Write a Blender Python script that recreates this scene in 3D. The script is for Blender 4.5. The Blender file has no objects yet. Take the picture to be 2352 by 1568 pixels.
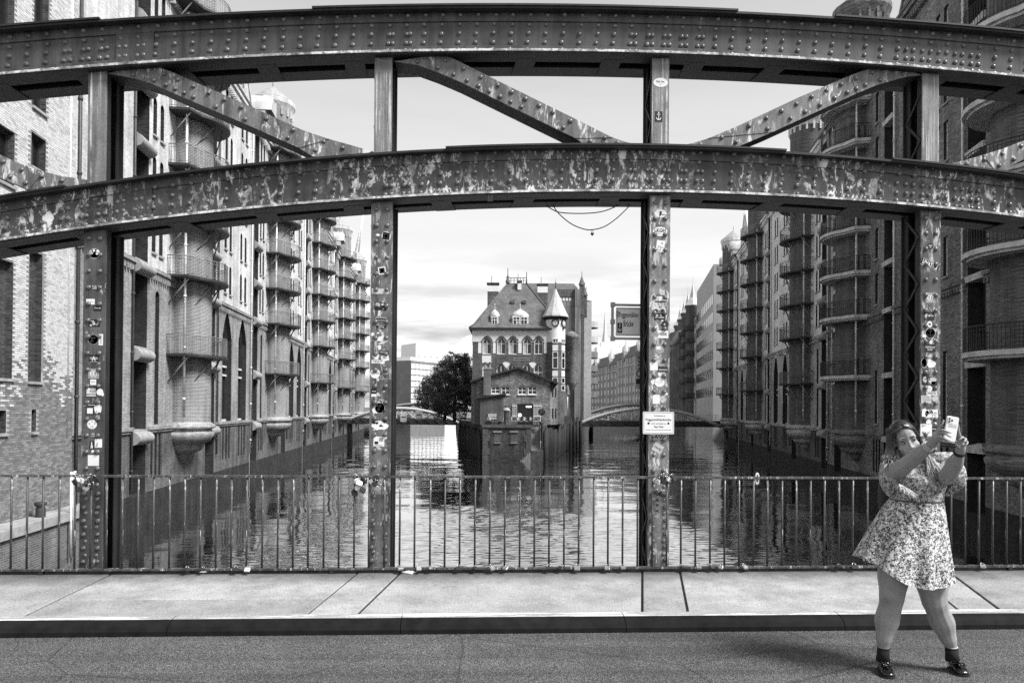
import bpy, bmesh, math, random
from mathutils import Vector, Matrix
random.seed(7)
R_ = math.radians
scene = bpy.context.scene
COL = scene.collection

# ------------------------------------------------------------------ camera
W, H, FOC = 2352.0, 1568.0, 1650.0
YAW, PITCH, ROLL = R_(3.0), R_(0.5), R_(0.44)
CAM_Z = 1.74
SHIFT_Y = 0.0589
RC = Matrix.Rotation(-YAW, 3, 'Z') @ Matrix.Rotation(math.pi/2 + PITCH, 3, 'X') @ Matrix.Rotation(ROLL, 3, 'Z')
cam_d = bpy.data.cameras.new('camera')
cam = bpy.data.objects.new('camera', cam_d); COL.objects.link(cam)
cam.matrix_world = Matrix.Translation((0, 0, CAM_Z)) @ RC.to_4x4()
cam_d.sensor_width = 36.0
cam_d.lens = 36.0 * FOC / W
cam_d.shift_y = SHIFT_Y
cam_d.clip_start = 0.05
cam_d.clip_end = 6000
scene.camera = cam

# ------------------------------------------------------------------ sky and sun
SUN_AZ, SUN_EL = R_(122.0), R_(50.0)      # azimuth clockwise from +Y: high, from the right and a little behind
world = bpy.data.worlds.new('World'); scene.world = world
world.use_nodes = True
nt = world.node_tree
for n in list(nt.nodes): nt.nodes.remove(n)
def wn(t, **k):
    n = nt.nodes.new(t)
    for a, b in k.items(): setattr(n, a, b)
    return n
sky = wn('ShaderNodeTexSky', sky_type='NISHITA', sun_disc=False, sun_elevation=SUN_EL, sun_rotation=SUN_AZ,
         air_density=1.4, dust_density=3.0, ozone_density=1.0)
bw = wn('ShaderNodeRGBToBW')
tc = wn('ShaderNodeTexCoord')
sep = wn('ShaderNodeSeparateXYZ')
mp = wn('ShaderNodeMapping'); mp.inputs['Scale'].default_value = (2.2, 2.2, 16.0); mp.inputs['Location'].default_value = (3.3, 0.4, 1.1)
nz = wn('ShaderNodeTexNoise'); nz.inputs['Scale'].default_value = 1.6; nz.inputs['Detail'].default_value = 6; nz.inputs['Roughness'].default_value = 0.55
rmp = wn('ShaderNodeValToRGB'); rmp.color_ramp.elements[0].position = 0.40; rmp.color_ramp.elements[0].color = (0.36, 0.36, 0.36, 1)
rmp.color_ramp.elements[1].position = 0.55; rmp.color_ramp.elements[1].color = (1, 1, 1, 1)
# a thin bright overcast veil over the clear sky: even in brightness, a little darker overhead
veil = wn('ShaderNodeMixRGB', blend_type='MIX'); veil.inputs['Fac'].default_value = 0.72
veil_c = wn('ShaderNodeMapRange'); veil_c.inputs['From Min'].default_value = 0.0; veil_c.inputs['From Max'].default_value = 0.75
veil_c.inputs['To Min'].default_value = 8.4; veil_c.inputs['To Max'].default_value = 1.9
mul = wn('ShaderNodeMixRGB', blend_type='MULTIPLY'); mul.inputs['Fac'].default_value = 1.0
bg = wn('ShaderNodeBackground'); bg.inputs['Strength'].default_value = 0.068
out = wn('ShaderNodeOutputWorld')
L = nt.links.new
L(sky.outputs[0], bw.inputs[0]); L(tc.outputs['Generated'], mp.inputs[0]); L(mp.outputs[0], nz.inputs['Vector'])
L(tc.outputs['Generated'], sep.inputs[0]); L(sep.outputs['Z'], veil_c.inputs['Value'])
L(bw.outputs[0], veil.inputs[1]); L(veil_c.outputs[0], veil.inputs[2])
cmask = wn('ShaderNodeMapRange'); cmask.inputs['From Min'].default_value = 0.03; cmask.inputs['From Max'].default_value = 0.22
cmask.inputs['To Min'].default_value = 1.0; cmask.inputs['To Max'].default_value = 0.06      # streaks lie low over the horizon
L(sep.outputs['Z'], cmask.inputs['Value']); L(cmask.outputs[0], mul.inputs['Fac'])
L(nz.outputs[0], rmp.inputs[0]); L(veil.outputs[0], mul.inputs[1]); L(rmp.outputs[0], mul.inputs[2])
L(mul.outputs[0], bg.inputs['Color']); L(bg.outputs[0], out.inputs[0])

sun_d = bpy.data.lights.new('sun', 'SUN'); sun_d.energy = 2.4; sun_d.angle = R_(18); sun_d.color = (1, 1, 1)
sun = bpy.data.objects.new('sun', sun_d); COL.objects.link(sun)
sdir = Vector((math.sin(SUN_AZ)*math.cos(SUN_EL), math.cos(SUN_AZ)*math.cos(SUN_EL), math.sin(SUN_EL)))
sun.rotation_euler = sdir.to_track_quat('Z', 'Y').to_euler()
sun.location = (0, 0, 60)
scene.view_settings.view_transform = 'Standard'
scene.view_settings.look = 'None'
scene.view_settings.exposure = 1.36
scene.view_settings.gamma = 1.0
scene.view_settings.use_curve_mapping = False
scene.cycles.use_denoising = False      # a little grain, as in the photograph
scene.cycles.max_bounces = 6
scene.cycles.diffuse_bounces = 3
scene.cycles.glossy_bounces = 4
scene.cycles.caustics_reflective = False
scene.cycles.caustics_refractive = False

# ------------------------------------------------------------------ measuring: a pixel of the 2352 wide picture to a point in the place
CX, CY = W/2, H/2 + SHIFT_Y*W
def ray(px, py):
    return RC @ Vector(((px-CX)/FOC, -(py-CY)/FOC, -1.0))
def atD(px, py, d):
    return Vector((0, 0, CAM_Z)) + ray(px, py)*d
def atY(px, py, Y):
    r = ray(px, py); return Vector((0, 0, CAM_Z)) + r*(Y/r.y)
def atZ(px, py, Z):
    r = ray(px, py); return Vector((0, 0, CAM_Z)) + r*((Z-CAM_Z)/r.z)
K = W/3840.0
def fY(fx, fy, Y): return atY(fx*K, fy*K, Y)      # the same from full size photograph pixels
def c2w(xc, d, z=0.0):                           # camera right offset, camera depth -> world, at height z
    return Vector((xc*math.cos(YAW)+d*math.sin(YAW), -xc*math.sin(YAW)+d*math.cos(YAW), z))

# ------------------------------------------------------------------ mesh building
class MB:
    def __init__(s): s.v = []; s.f = []; s.m = []; s.sm = []
    def face(s, pts, m=0, sm=False):
        b = len(s.v); s.v += [tuple(p) for p in pts]; s.f.append(tuple(range(b, b+len(pts)))); s.m.append(m); s.sm.append(sm)
    def grid(s, rows, m=0, sm=True, closed=False, cap0=False, cap1=False):
        b = len(s.v); n = len(rows[0])
        for r in rows: s.v += [tuple(p) for p in r]
        for i in range(len(rows)-1):
            for j in range(n if closed else n-1):
                k = (j+1) % n
                s.f.append((b+i*n+j, b+i*n+k, b+(i+1)*n+k, b+(i+1)*n+j)); s.m.append(m); s.sm.append(sm)
        if cap0: s.f.append(tuple(b+j for j in range(n))[::-1]); s.m.append(m); s.sm.append(False)
        if cap1: s.f.append(tuple(b+(len(rows)-1)*n+j for j in range(n))); s.m.append(m); s.sm.append(False)
    def hexa(s, p, m=0):   # 8 points: bottom ring 0-3, top ring 4-7
        b = len(s.v); s.v += [tuple(q) for q in p]
        for q in ((0,3,2,1), (4,5,6,7), (0,1,5,4), (1,2,6,5), (2,3,7,6), (3,0,4,7)):
            s.f.append(tuple(b+i for i in q)); s.m.append(m); s.sm.append(False)
    def box(s, x0, x1, y0, y1, z0, z1, m=0, F=None):
        p = [(x0,y0,z0), (x1,y0,z0), (x1,y1,z0), (x0,y1,z0), (x0,y0,z1), (x1,y0,z1), (x1,y1,z1), (x0,y1,z1)]
        s.hexa([F(*q) for q in p] if F else p, m)
    def prism(s, poly, ext, m=0):   # poly: list of 3d points, ext: vector
        e = Vector(ext); a = [Vector(p) for p in poly]; c = [p+e for p in a]
        s.face(a, m); s.face(c[::-1], m)
        for i in range(len(a)):
            j = (i+1) % len(a); s.face((a[i], c[i], c[j], a[j]), m)
    def tube(s, pts, r, n=6, m=0, sm=True, caps=True):
        pts = [Vector(p) for p in pts]; rows = []
        rr = r if isinstance(r, (list, tuple)) else [r]*len(pts)
        up = None
        for i, p in enumerate(pts):
            t = (pts[min(i+1, len(pts)-1)] - pts[max(i-1, 0)]).normalized()
            if up is None or abs(up.dot(t)) > 0.98: up = Vector((0,0,1)) if abs(t.z) < 0.9 else Vector((1,0,0))
            a = t.cross(up).normalized(); b = a.cross(t).normalized(); up = b
            rows.append([p + (a*math.cos(2*math.pi*k/n) + b*math.sin(2*math.pi*k/n))*rr[i] for k in range(n)])
        s.grid(rows, m, sm, True, caps, caps)
    def lathe(s, prof, n=16, c=(0,0,0), m=0, sm=True, a0=0, a1=2*math.pi):   # prof: (r, z)
        full = abs(a1-a0-2*math.pi) < 1e-6
        k = n if full else n+1
        rows = [[(c[0]+r*math.cos(a0+(a1-a0)*j/n), c[1]+r*math.sin(a0+(a1-a0)*j/n), c[2]+z) for j in range(k)] for r, z in prof]
        s.grid(rows, m, sm, full)
    def ball(s, c, r, n=10, k=6, m=0):
        rx, ry, rz = r if isinstance(r, (list, tuple)) else (r, r, r)
        rows = [[(c[0]+rx*math.sin(math.pi*i/k)*math.cos(2*math.pi*j/n), c[1]+ry*math.sin(math.pi*i/k)*math.sin(2*math.pi*j/n), c[2]+rz*math.cos(math.pi*i/k)) for j in range(n)] for i in range(k+1)]
        s.grid(rows, m, True, True)
    def mesh(s, name, mats):
        me = bpy.data.meshes.new(name); me.from_pydata(s.v, [], s.f)
        for q in (mats if isinstance(mats, (list, tuple)) else [mats]): me.materials.append(q)
        me.polygons.foreach_set('material_index', s.m); me.polygons.foreach_set('use_smooth', s.sm)
        me.update(); return me
    def build(s, name, mats, parent=None, loc=None):
        return link(name, s.mesh(name, mats), parent, loc)
def link(name, me, parent=None, loc=None, rot=None):
    o = bpy.data.objects.new(name, me); COL.objects.link(o)
    if parent: o.parent = parent
    if loc is not None: o.location = loc
    if rot is not None: o.rotation_euler = rot
    return o
def tag(o, label=None, cat=None, group=None, kind=None):
    if label: o['label'] = label
    if cat: o['category'] = cat
    if group: o['group'] = group
    if kind: o['kind'] = kind
    return o
def thing(name, label, cat, loc=(0,0,0), rz=0.0, group=None):
    o = bpy.data.objects.new(name, None); COL.objects.link(o)
    o.location = loc; o.rotation_euler = (0, 0, rz); o.empty_display_size = 0.1
    return tag(o, label, cat, group)
def copy_tree(o, parent=None):
    c = o.copy(); COL.objects.link(c); c.parent = parent
    for ch in list(o.children): copy_tree(ch, c)
    return c
def clean(me):
    bm = bmesh.new(); bm.from_mesh(me); bmesh.ops.remove_doubles(bm, verts=bm.verts, dist=0.0004)
    bmesh.ops.recalc_face_normals(bm, faces=bm.faces); bm.to_mesh(me); bm.free(); return me

# ------------------------------------------------------------------ materials (the photograph is black and white: greys only)
def newmat(name):
    m = bpy.data.materials.new(name); m.use_nodes = True
    t = m.node_tree; b = t.nodes['Principled BSDF']
    return m, t, b
def g3(v): return (v, v, v, 1)
def N(t, typ, **inp):
    n = t.nodes.new(typ)
    for k_, v in inp.items():
        k2 = k_.replace('_', ' ')
        if k2 in n.inputs: n.inputs[k2].default_value = v
        else: setattr(n, k_, v)
    return n
def ramp(t, src, stops):
    r = t.nodes.new('ShaderNodeValToRGB'); e = r.color_ramp.elements
    while len(e) < len(stops): e.new(0.5)
    for i, (p, v) in enumerate(stops): e[i].position = p; e[i].color = g3(v)
    t.links.new(src, r.inputs[0]); return r.outputs[0]
def noise(t, vec, scale, detail=4, rough=0.55, dist=0.0):
    n = N(t, 'ShaderNodeTexNoise', Scale=scale, Detail=detail, Roughness=rough, Distortion=dist)
    if vec is not None: t.links.new(vec, n.inputs['Vector'])
    return n.outputs[0]
def mixc(t, fac, a, b, mode='MIX'):
    n = t.nodes.new('ShaderNodeMixRGB'); n.blend_type = mode
    for i, q in ((0, fac), (1, a), (2, b)):
        if isinstance(q, (int, float)): n.inputs[i].default_value = q if i == 0 else g3(q)
        else: t.links.new(q, n.inputs[i])
    return n.outputs[0]
def math_(t, op, a, b=0.0):
    n = t.nodes.new('ShaderNodeMath'); n.operation = op
    for i, q in ((0, a), (1, b)):
        if isinstance(q, (int, float)): n.inputs[i].default_value = q
        else: t.links.new(q, n.inputs[i])
    return n.outputs[0]
def bump(t, b, h, strength=0.4, dist=0.01):
    n = N(t, 'ShaderNodeBump', Strength=strength, Distance=dist)
    t.links.new(h, n.inputs['Height']); t.links.new(n.outputs[0], b.inputs['Normal'])
def coords(t, which='Object', scale=(1,1,1), rot=(0,0,0)):
    c = t.nodes.new('ShaderNodeTexCoord'); m = t.nodes.new('ShaderNodeMapping')
    m.inputs['Scale'].default_value = scale; m.inputs['Rotation'].default_value = rot
    t.links.new(c.outputs[which], m.inputs[0]); return m.outputs[0]
def plain(name, c, rough=0.7, var=0.25, scale=6.0, bmp=0.0, bsc=40.0, metal=0.0, spec=0.4, detail=5):
    m, t, b = newmat(name)
    v = coords(t)
    col = ramp(t, noise(t, v, scale, detail, 0.6), [(0.28, c*(1-var)), (0.72, c*(1+var))])
    t.links.new(col, b.inputs['Base Color'])
    b.inputs['Roughness'].default_value = rough; b.inputs['Metallic'].default_value = metal
    b.inputs['Specular IOR Level'].default_value = spec
    if bmp: bump(t, b, noise(t, v, bsc, 3), bmp)
    return m
def wallvec(t):
    # coordinates laid on upright walls: (x + y, z)
    c = t.nodes.new('ShaderNodeTexCoord'); s = t.nodes.new('ShaderNodeSeparateXYZ'); t.links.new(c.outputs['Object'], s.inputs[0])
    a = math_(t, 'ADD', s.outputs['X'], s.outputs['Y'])
    k = t.nodes.new('ShaderNodeCombineXYZ'); t.links.new(a, k.inputs[0]); t.links.new(s.outputs['Z'], k.inputs[1])
    return k.outputs[0], c.outputs['Object'], s
def brickmat(name, c, mortar, var=0.35, bw_=0.26, bh=0.08, ms=0.012, grime=0.35, gscale=0.35, rough=0.85, bstr=0.5, streak=0.5):
    m, t, b = newmat(name)
    v, ob, s = wallvec(t)
    br = N(t, 'ShaderNodeTexBrick', Scale=1.0)
    br.inputs['Color1'].default_value = g3(c*(1-var)); br.inputs['Color2'].default_value = g3(c*(1+var)); br.inputs['Mortar'].default_value = g3(mortar)
    br.inputs['Brick Width'].default_value = bw_; br.inputs['Row Height'].default_value = bh; br.inputs['Mortar Size'].default_value = ms
    br.inputs['Mortar Smooth'].default_value = 0.2; br.inputs['Bias'].default_value = -0.1
    t.links.new(v, br.inputs['Vector'])
    g1 = ramp(t, noise(t, ob, gscale, 7, 0.62), [(0.3, 1-grime), (0.68, 1+grime*0.6)])
    mp2 = t.nodes.new('ShaderNodeMapping'); mp2.inputs['Scale'].default_value = (2.2, 2.2, 0.12); t.links.new(ob, mp2.inputs[0])
    g2 = ramp(t, noise(t, mp2.outputs[0], 1.0, 5, 0.6), [(0.35, 1-streak*0.6), (0.6, 1.08)])
    col = mixc(t, 1.0, mixc(t, 1.0, br.outputs[0], g1, 'MULTIPLY'), g2, 'MULTIPLY')
    t.links.new(col, b.inputs['Base Color']); b.inputs['Roughness'].default_value = rough
    b.inputs['Specular IOR Level'].default_value = 0.25
    bump(t, b, math_(t, 'SUBTRACT', noise(t, v, 26, 3), br.outputs['Fac']), bstr, 0.012)
    return m

# ------------------------------------------------------------------ lettering outlines, made first while the scene is still small
TXT = {}
def text_polys(s_, bold=0.0):
    key = (s_, bold)
    if key in TXT: return TXT[key]
    cu = bpy.data.curves.new('t', 'FONT'); cu.body = s_; cu.size = 1.0; cu.offset = bold; cu.resolution_u = 2; cu.fill_mode = 'FRONT'
    o = bpy.data.objects.new('t', cu); COL.objects.link(o); bpy.context.view_layer.update()
    me = bpy.data.meshes.new_from_object(o.evaluated_get(bpy.context.evaluated_depsgraph_get()))
    P = [[(me.vertices[i].co.x, me.vertices[i].co.y) for i in p.vertices] for p in me.polygons]
    bpy.data.objects.remove(o); bpy.data.curves.remove(cu); bpy.data.meshes.remove(me)
    xs = [x for p in P for x, y in p]; ys = [y for p in P for x, y in p]
    TXT[key] = (P, min(xs), max(xs), min(ys), max(ys)); return TXT[key]
for k_ in [('"FESH"', 0.01), ('15', 0.01), ('<', 0.03), ('>', 0.03), ('>AV<', 0.03), ('A', 0.03), ('AFD', 0.01), ('ALLES', 0.01), ('ALPHA BLACKS', 0.01), ('BINK', 0.01), ('BOX', 0.01), ('Bootspate des Vereins Licht-Kunst-Speicherstadt', 0.0), ('Brücke', 0.012), ('Die Illumination der', 0.0), ('FCK', 0.01), ('FIN', 0.01), ('FRONT', 0.01), ('GOITZSCHE', 0.02), ('GOOD NIGHT', 0.01), ('GUTE', 0.01), ('HERMANN', 0.01), ('HSSK', 0.02), ('HSV', 0.01), ('J', 0.01), ('K', 0.01), ('KANTOOR', 0.01), ('KRAWALL', 0.01), ('LCH', 0.01), ('LKGH', 0.03), ('Nett hier.', 0.01), ('Peter Pieck', 0.008), ('Poggenmühlen', 0.012), ('Poggenmühlenbrücke', 0.012), ('S', 0.01), ('SoundBite', 0.01), ('Trend', 0.03), ('UNATICS', 0.03), ('UND!', 0.01), ('URB', 0.01), ('V', 0.03), ('VASBERG', 0.01), ('WESH187', 0.01), ('WHITE PRIDE', 0.01), ('^', 0.03), ('append', 0.01), ('chauncy', 0.01), ('feel', 0.01), ('it', 0.01), ('traurig?', 0.01), ('v', 0.03), ('wurde unterstützt von', 0.0)]:
    text_polys(*k_)
# ================================================================== ROAD, PAVEMENT, KERB
def mk_asphalt():
    m, t, b = newmat('asphalt')
    v = coords(t)
    vo = N(t, 'ShaderNodeTexVoronoi', Scale=190.0); t.links.new(v, vo.inputs['Vector'])
    chips = ramp(t, vo.outputs['Color'], [(0.2, 0.028), (0.55, 0.105), (0.9, 0.33)])
    big = mixc(t, 1.0, ramp(t, noise(t, v, 1.3, 6, 0.6), [(0.3, 0.72), (0.7, 1.15)]), ramp(t, noise(t, coords(t, scale=(0.12, 5, 1)), 1.0, 5, 0.6), [(0.32, 0.72), (0.6, 1.1)]), 'MULTIPLY')
    crk = N(t, 'ShaderNodeTexVoronoi', Scale=0.55); crk.feature = 'DISTANCE_TO_EDGE'; t.links.new(mixc(t, 0.25, v, N(t, 'ShaderNodeTexNoise', Scale=3.0, Detail=6).outputs['Color'], 'LINEAR_LIGHT'), crk.inputs['Vector'])
    big = mixc(t, 1.0, big, ramp(t, crk.outputs['Distance'], [(0.0, 0.45), (0.006, 1.0)]), 'MULTIPLY')
    fine = ramp(t, noise(t, v, 160, 2), [(0.3, 0.55), (0.7, 1.5)])
    t.links.new(mixc(t, 1.0, mixc(t, 1.0, chips, big, 'MULTIPLY'), fine, 'MULTIPLY'), b.inputs['Base Color'])
    b.inputs['Roughness'].default_value = 0.9
    bump(t, b, vo.outputs['Distance'], 0.9, 0.01)
    return m
def mk_slab(k, seed):
    m, t, b = newmat('paving_concrete'); v = coords(t)
    sp = ramp(t, noise(t, v, 75, 4, 0.75), [(0.34, 0.22), (0.46, 0.66), (0.75, 0.92)])
    big = ramp(t, noise(t, v, 2.1+seed, 7, 0.65), [(0.3, 0.62), (0.62, 1.08)])
    s = t.nodes.new('ShaderNodeSeparateXYZ'); t.links.new(v, s.inputs[0])
    # a strip of trodden dirt along the railing side
    edge = ramp(t, math_(t, 'ADD', s.outputs['Y'], math_(t, 'MULTIPLY', noise(t, v, 4, 5), 0.45)), [(0.0, 1), (1, 1)])
    mr = N(t, 'ShaderNodeMapRange'); mr.inputs['From Min'].default_value = 6.78; mr.inputs['From Max'].default_value = 7.18
    mr.inputs['To Min'].default_value = 1.0; mr.inputs['To Max'].default_value = 0.32
    t.links.new(math_(t, 'ADD', s.outputs['Y'], math_(t, 'MULTIPLY', noise(t, v, 5, 6, 0.7), 0.42)), mr.inputs['Value'])
    c = mixc(t, 1.0, mixc(t, 1.0, sp, big, 'MULTIPLY'), mr.outputs[0], 'MULTIPLY')
    gum = N(t, 'ShaderNodeTexVoronoi', Scale=5.5); t.links.new(mixc(t, 0.06, v, N(t, 'ShaderNodeTexNoise', Scale=25.0, Detail=2).outputs['Color'], 'LINEAR_LIGHT'), gum.inputs['Vector'])
    c = mixc(t, 1.0, c, ramp(t, gum.outputs['Distance'], [(0.045, 0.55), (0.075, 1.0)]), 'MULTIPLY')
    c = mixc(t, 1.0, c, k, 'MULTIPLY')
    t.links.new(c, b.inputs['Base Color']); b.inputs['Roughness'].default_value = 0.88
    bump(t, b, noise(t, v, 140, 3), 0.5, 0.004)
    return m
M_ASPH = mk_asphalt()
M_SLABS = [mk_slab(0.53, 0), mk_slab(0.46, 0.7), mk_slab(0.56, 1.3)]
def mk_kerb():
    m, t, b = newmat('kerb_granite'); v = coords(t)
    c = ramp(t, noise(t, v, 60, 4, 0.7), [(0.3, 0.2), (0.7, 0.42)])
    mp3 = coords(t, scale=(0.8, 14, 14))
    paint = ramp(t, noise(t, mp3, 1.6, 6, 0.7), [(0.50, 0.0), (0.56, 1.0)])
    t.links.new(mixc(t, paint, c, 0.8), b.inputs['Base Color']); b.inputs['Roughness'].default_value = 0.7
    return m
M_KERB = mk_kerb()
M_KERBF = plain('kerb_shade_and_tyre_black', 0.010, 0.8, 0.5, 9, spec=0.15)  # near-black face: tyre dirt, with the face's shade put into the colour
M_JOINT = plain('joint_dirt', 0.015, 0.95)

ZP = 0.128
def zpav(y): return 0.106+(y-5.75)*0.0315
mb = MB(); mb.box(-60, 70, -22, 5.56, -0.35, 0.0)
tag(mb.build('road', M_ASPH), kind='structure')
# bedding under the slabs
pav = thing('pavement', None, None); tag(pav, kind='structure')
mb = MB(); mb.hexa([(-60, 5.75, -0.35), (70, 5.75, -0.35), (70, 7.04, -0.35), (-60, 7.04, -0.35), (-60, 5.75, zpav(5.75)-0.013), (70, 5.75, zpav(5.75)-0.013), (70, 7.04, zpav(7.04)-0.013), (-60, 7.04, zpav(7.04)-0.013)]); mb.build('pavement_bed', M_JOINT, pav)
# slab joints (front end, back end) in picture pixels, at pavement height
JO = [((10, 1426), (263, 1318)), ((690, 1415), (820, 1320)), ((810, 1412), (935, 1305)), ((1475, 1411), (1475, 1310)), ((1583, 1411), (1560, 1310)),
      ((2232, 1415), (2080, 1305)), ((2331, 1415), (2192, 1324))]
yf, yb = 5.752, 7.03
def jx(j, y):
    a = atZ(*JO[j][0], ZP); b = atZ(*JO[j][1], ZP)
    k_ = (y-a.y)/(b.y-a.y); return a.x+(b.x-a.x)*k_
lines = [(jx(0, yf)-3.4, jx(0, yb)-3.4)] + [(jx(j, yf), jx(j, yb)) for j in range(7)] + [(jx(6, yf)+2.4, jx(6, yb)+2.6), (jx(6, yf)+5.0, jx(6, yb)+5.2)]
gp = 0.011
for i in range(len(lines)-1):
    (a0, a1), (b0, b1) = lines[i], lines[i+1]
    dz = random.uniform(-0.004, 0.004)
    mb = MB()
    def slab(p0, p1, q0, q1, ya, yb_):
        zt = dz; e = 0.005
        lo = [(p0+gp, ya), (q0-gp, ya), (q1-gp, yb_), (p1+gp, yb_)]
        li = [(p0+gp+e, ya+e), (q0-gp-e, ya+e), (q1-gp-e, yb_-e), (p1+gp+e, yb_-e)]
        mb.grid([[(x, y, 0.03) for x, y in lo], [(x, y, zpav(y)+zt-e*0.7) for x, y in lo], [(x, y, zpav(y)+zt) for x, y in li]], 0, False, True, True, True)
    if i in (0, 1):   # cracked across near the kerb
        ym = yf+0.42
        f = (ym-yf)/(yb-yf)
        pm, qm = a0+(a1-a0)*f, b0+(b1-b0)*f
        slab(a0, pm-gp*0, b0, qm, yf+0.004, ym-0.004); o = mb.build('paving_slab', M_SLABS[i % 3], pav); mb = MB()
        slab(pm, a1, qm, b1, ym+0.004, yb); o = mb.build('paving_slab', M_SLABS[(i+1) % 3], pav)
    else:
        slab(a0, a1, b0, b1, yf+0.004, yb); mb.build('paving_slab', M_SLABS[i % 3], pav)
# far ends of the pavement, out of the picture
for x0, x1 in ((-60, lines[0][0]-0.6), (lines[-1][0]+0.6, 70)):
    mb = MB(); mb.box(x0, x1, yf, yb, ZP-0.1, ZP); mb.build('paving_slab', M_SLABS[0], pav)
# rounded kerb in lengths
kerb = thing('kerb', None, None); tag(kerb, kind='structure')
prof = [(5.745, -0.05), (5.745, 0.107), (5.66, 0.100), (5.615, 0.088), (5.578, 0.066), (5.558, 0.036), (5.552, -0.05)]
for i in range(12):
    x0 = -9.3+i*1.75; x1 = x0+1.744
    mb = MB()
    for k_ in range(len(prof)-1):
        (ya, za), (yb2, zb) = prof[k_], prof[k_+1]
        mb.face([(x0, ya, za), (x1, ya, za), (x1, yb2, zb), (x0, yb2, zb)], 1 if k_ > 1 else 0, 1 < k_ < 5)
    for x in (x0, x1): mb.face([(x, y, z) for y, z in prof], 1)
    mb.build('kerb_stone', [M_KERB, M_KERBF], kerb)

# ================================================================== THE TRUSS
def steelmat(name, base, wear=0.5, wlight=0.6, wscale=2.2, fine=16.0, var=0.35, rough=0.5, mask0=0.5, streak=(1,1,1), spec=0.45):
    m, t, b = newmat(name); v = coords(t, scale=streak); ob = coords(t)
    c = ramp(t, noise(t, ob, 3.0, 7, 0.65), [(0.3, base*(1-var)), (0.7, base*(1+var))])
    grain = ramp(t, noise(t, ob, 110, 3), [(0.3, 0.72), (0.7, 1.28)])
    c = mixc(t, 1.0, c, grain, 'MULTIPLY')
    drip = ramp(t, noise(t, coords(t, scale=(8, 8, 0.9)), 1.0, 5, 0.65), [(0.34, 0.45), (0.58, 1.15)])
    c = mixc(t, 1.0, c, drip, 'MULTIPLY')
    mask = ramp(t, noise(t, ob, wscale, 6, 0.65), [(mask0-0.04, 0.0), (mask0+0.12, 1.0)])
    s1 = noise(t, coords(t, scale=(fine*streak[0], fine, fine*0.28*streak[2]), rot=(0, R_(28), 0)), 1.0, 6, 0.7, 0.6)
    s2 = noise(t, coords(t, scale=(fine*streak[0], fine, fine*0.28*streak[2]), rot=(0, R_(-42), 0)), 1.3, 6, 0.7, 0.6)
    sc = ramp(t, math_(t, 'MAXIMUM', s1, s2), [(0.69-wear*0.24, 0.0), (0.74-wear*0.24, 1.0)])
    c = mixc(t, mixc(t, 1.0, mask, sc, 'MULTIPLY'), c, wlight)
    t.links.new(c, b.inputs['Base Color']); b.inputs['Roughness'].default_value = rough
    b.inputs['Specular IOR Level'].default_value = spec
    bump(t, b, noise(t, ob, 60, 4), 0.25, 0.004)
    return m
M_CH_UP = steelmat('worn_grey_paint_upper', 0.072, 0.12, 0.42, 1.5, 14, 0.4, 0.45, 0.55)
M_CH_LO = steelmat('scrubbed_grey_paint_lower', 0.058, 0.60, 0.8, 1.5, 10, 0.45, 0.45, 0.46, (1.0, 1.0, 1.5))
M_STEEL_D = steelmat('dark_steel', 0.018, 0.0, 0.12, 2, 20, 0.5, 0.6, 0.6)
M_EDGE = steelmat('rubbed_bare_edge', 0.30, 0.7, 0.75, 6, 30, 0.5, 0.5, 0.4, (0.25, 1, 1))
M_POSTU = steelmat('brushed_post_paint', 0.2, 0.55, 0.7, 1.6, 9, 0.3, 0.55, 0.45, (3.0, 3.0, 0.18))
M_DIAG = steelmat('flaking_diagonal_paint', 0.17, 0.55, 0.75, 2.4, 11, 0.3, 0.5, 0.46)
M_POST = [steelmat('mottled_post_paint', 0.085, 0.42, 0.7, 1.3, 18, 0.35, 0.5, 0.5),
          steelmat('mottled_post_paint', 0.13, 0.52, 0.65, 1.5, 16, 0.35, 0.5, 0.46),
          steelmat('mottled_post_paint', 0.18, 0.6, 0.7, 1.5, 14, 0.3, 0.5, 0.44),
          steelmat('mottled_post_paint', 0.09, 0.58, 0.72, 1.5, 15, 0.35, 0.5, 0.46)]
M_RIVET = steelmat('rivet_paint', 0.10, 0.3, 0.6, 9, 30, 0.3, 0.32, 0.5, spec=0.7)
M_WHITE = plain('sticker_white', 0.78, 0.6, 0.06); M_BLACK = plain('sticker_black', 0.015, 0.6, 0.1); M_GREY = plain('sticker_grey', 0.3, 0.6, 0.3, 30)
M_LGREY = plain('sticker_pale_grey', 0.52, 0.6, 0.15, 25)

YT = 7.12
truss = thing('bridge_truss', 'riveted steel arch truss with two curved chords spanning the picture', 'bridge truss', (0, YT, 0))
def T(x, y, z): return (x, y-YT, z)
def fit(pts, Y=YT):
    # least squares parabola z = a + b x + c x^2 through picture points on the truss plane
    P = [atY(x, y, Y) for x, y in pts]
    S = [sum(p.x**k_ for p in P) for k_ in range(5)]; Bv = [sum(p.z*p.x**k_ for p in P) for k_ in range(3)]
    A = Matrix(((S[0], S[1], S[2]), (S[1], S[2], S[3]), (S[2], S[3], S[4])))
    c = A.inverted() @ Vector(Bv)
    return lambda x: c[0]+c[1]*x+c[2]*x*x
up_top = fit([(0,63), (176,46), (588,28), (1102,13), (1164,14), (1524,20), (1776,27.5), (2062,49), (2352,75)], YT-0.10)
up_bot = fit([(0,172), (246,151), (588,130), (868,118), (1164,115), (1454,121), (1776,134), (2094,153), (2352,176)], YT-0.085)
lo_top = fit([(0,453), (246,415), (588,374), (903,348), (1164,336), (1401,331), (1776,346), (2118,376), (2352,401)], YT-0.10)
lo_bot = fit([(0,548), (299,516), (588,481), (868,450), (1164,441), (1454,440), (1776,450), (2118,473), (2352,499)], YT-0.085)
XA, XB, NS = -8.6, 10.4, 90
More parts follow.
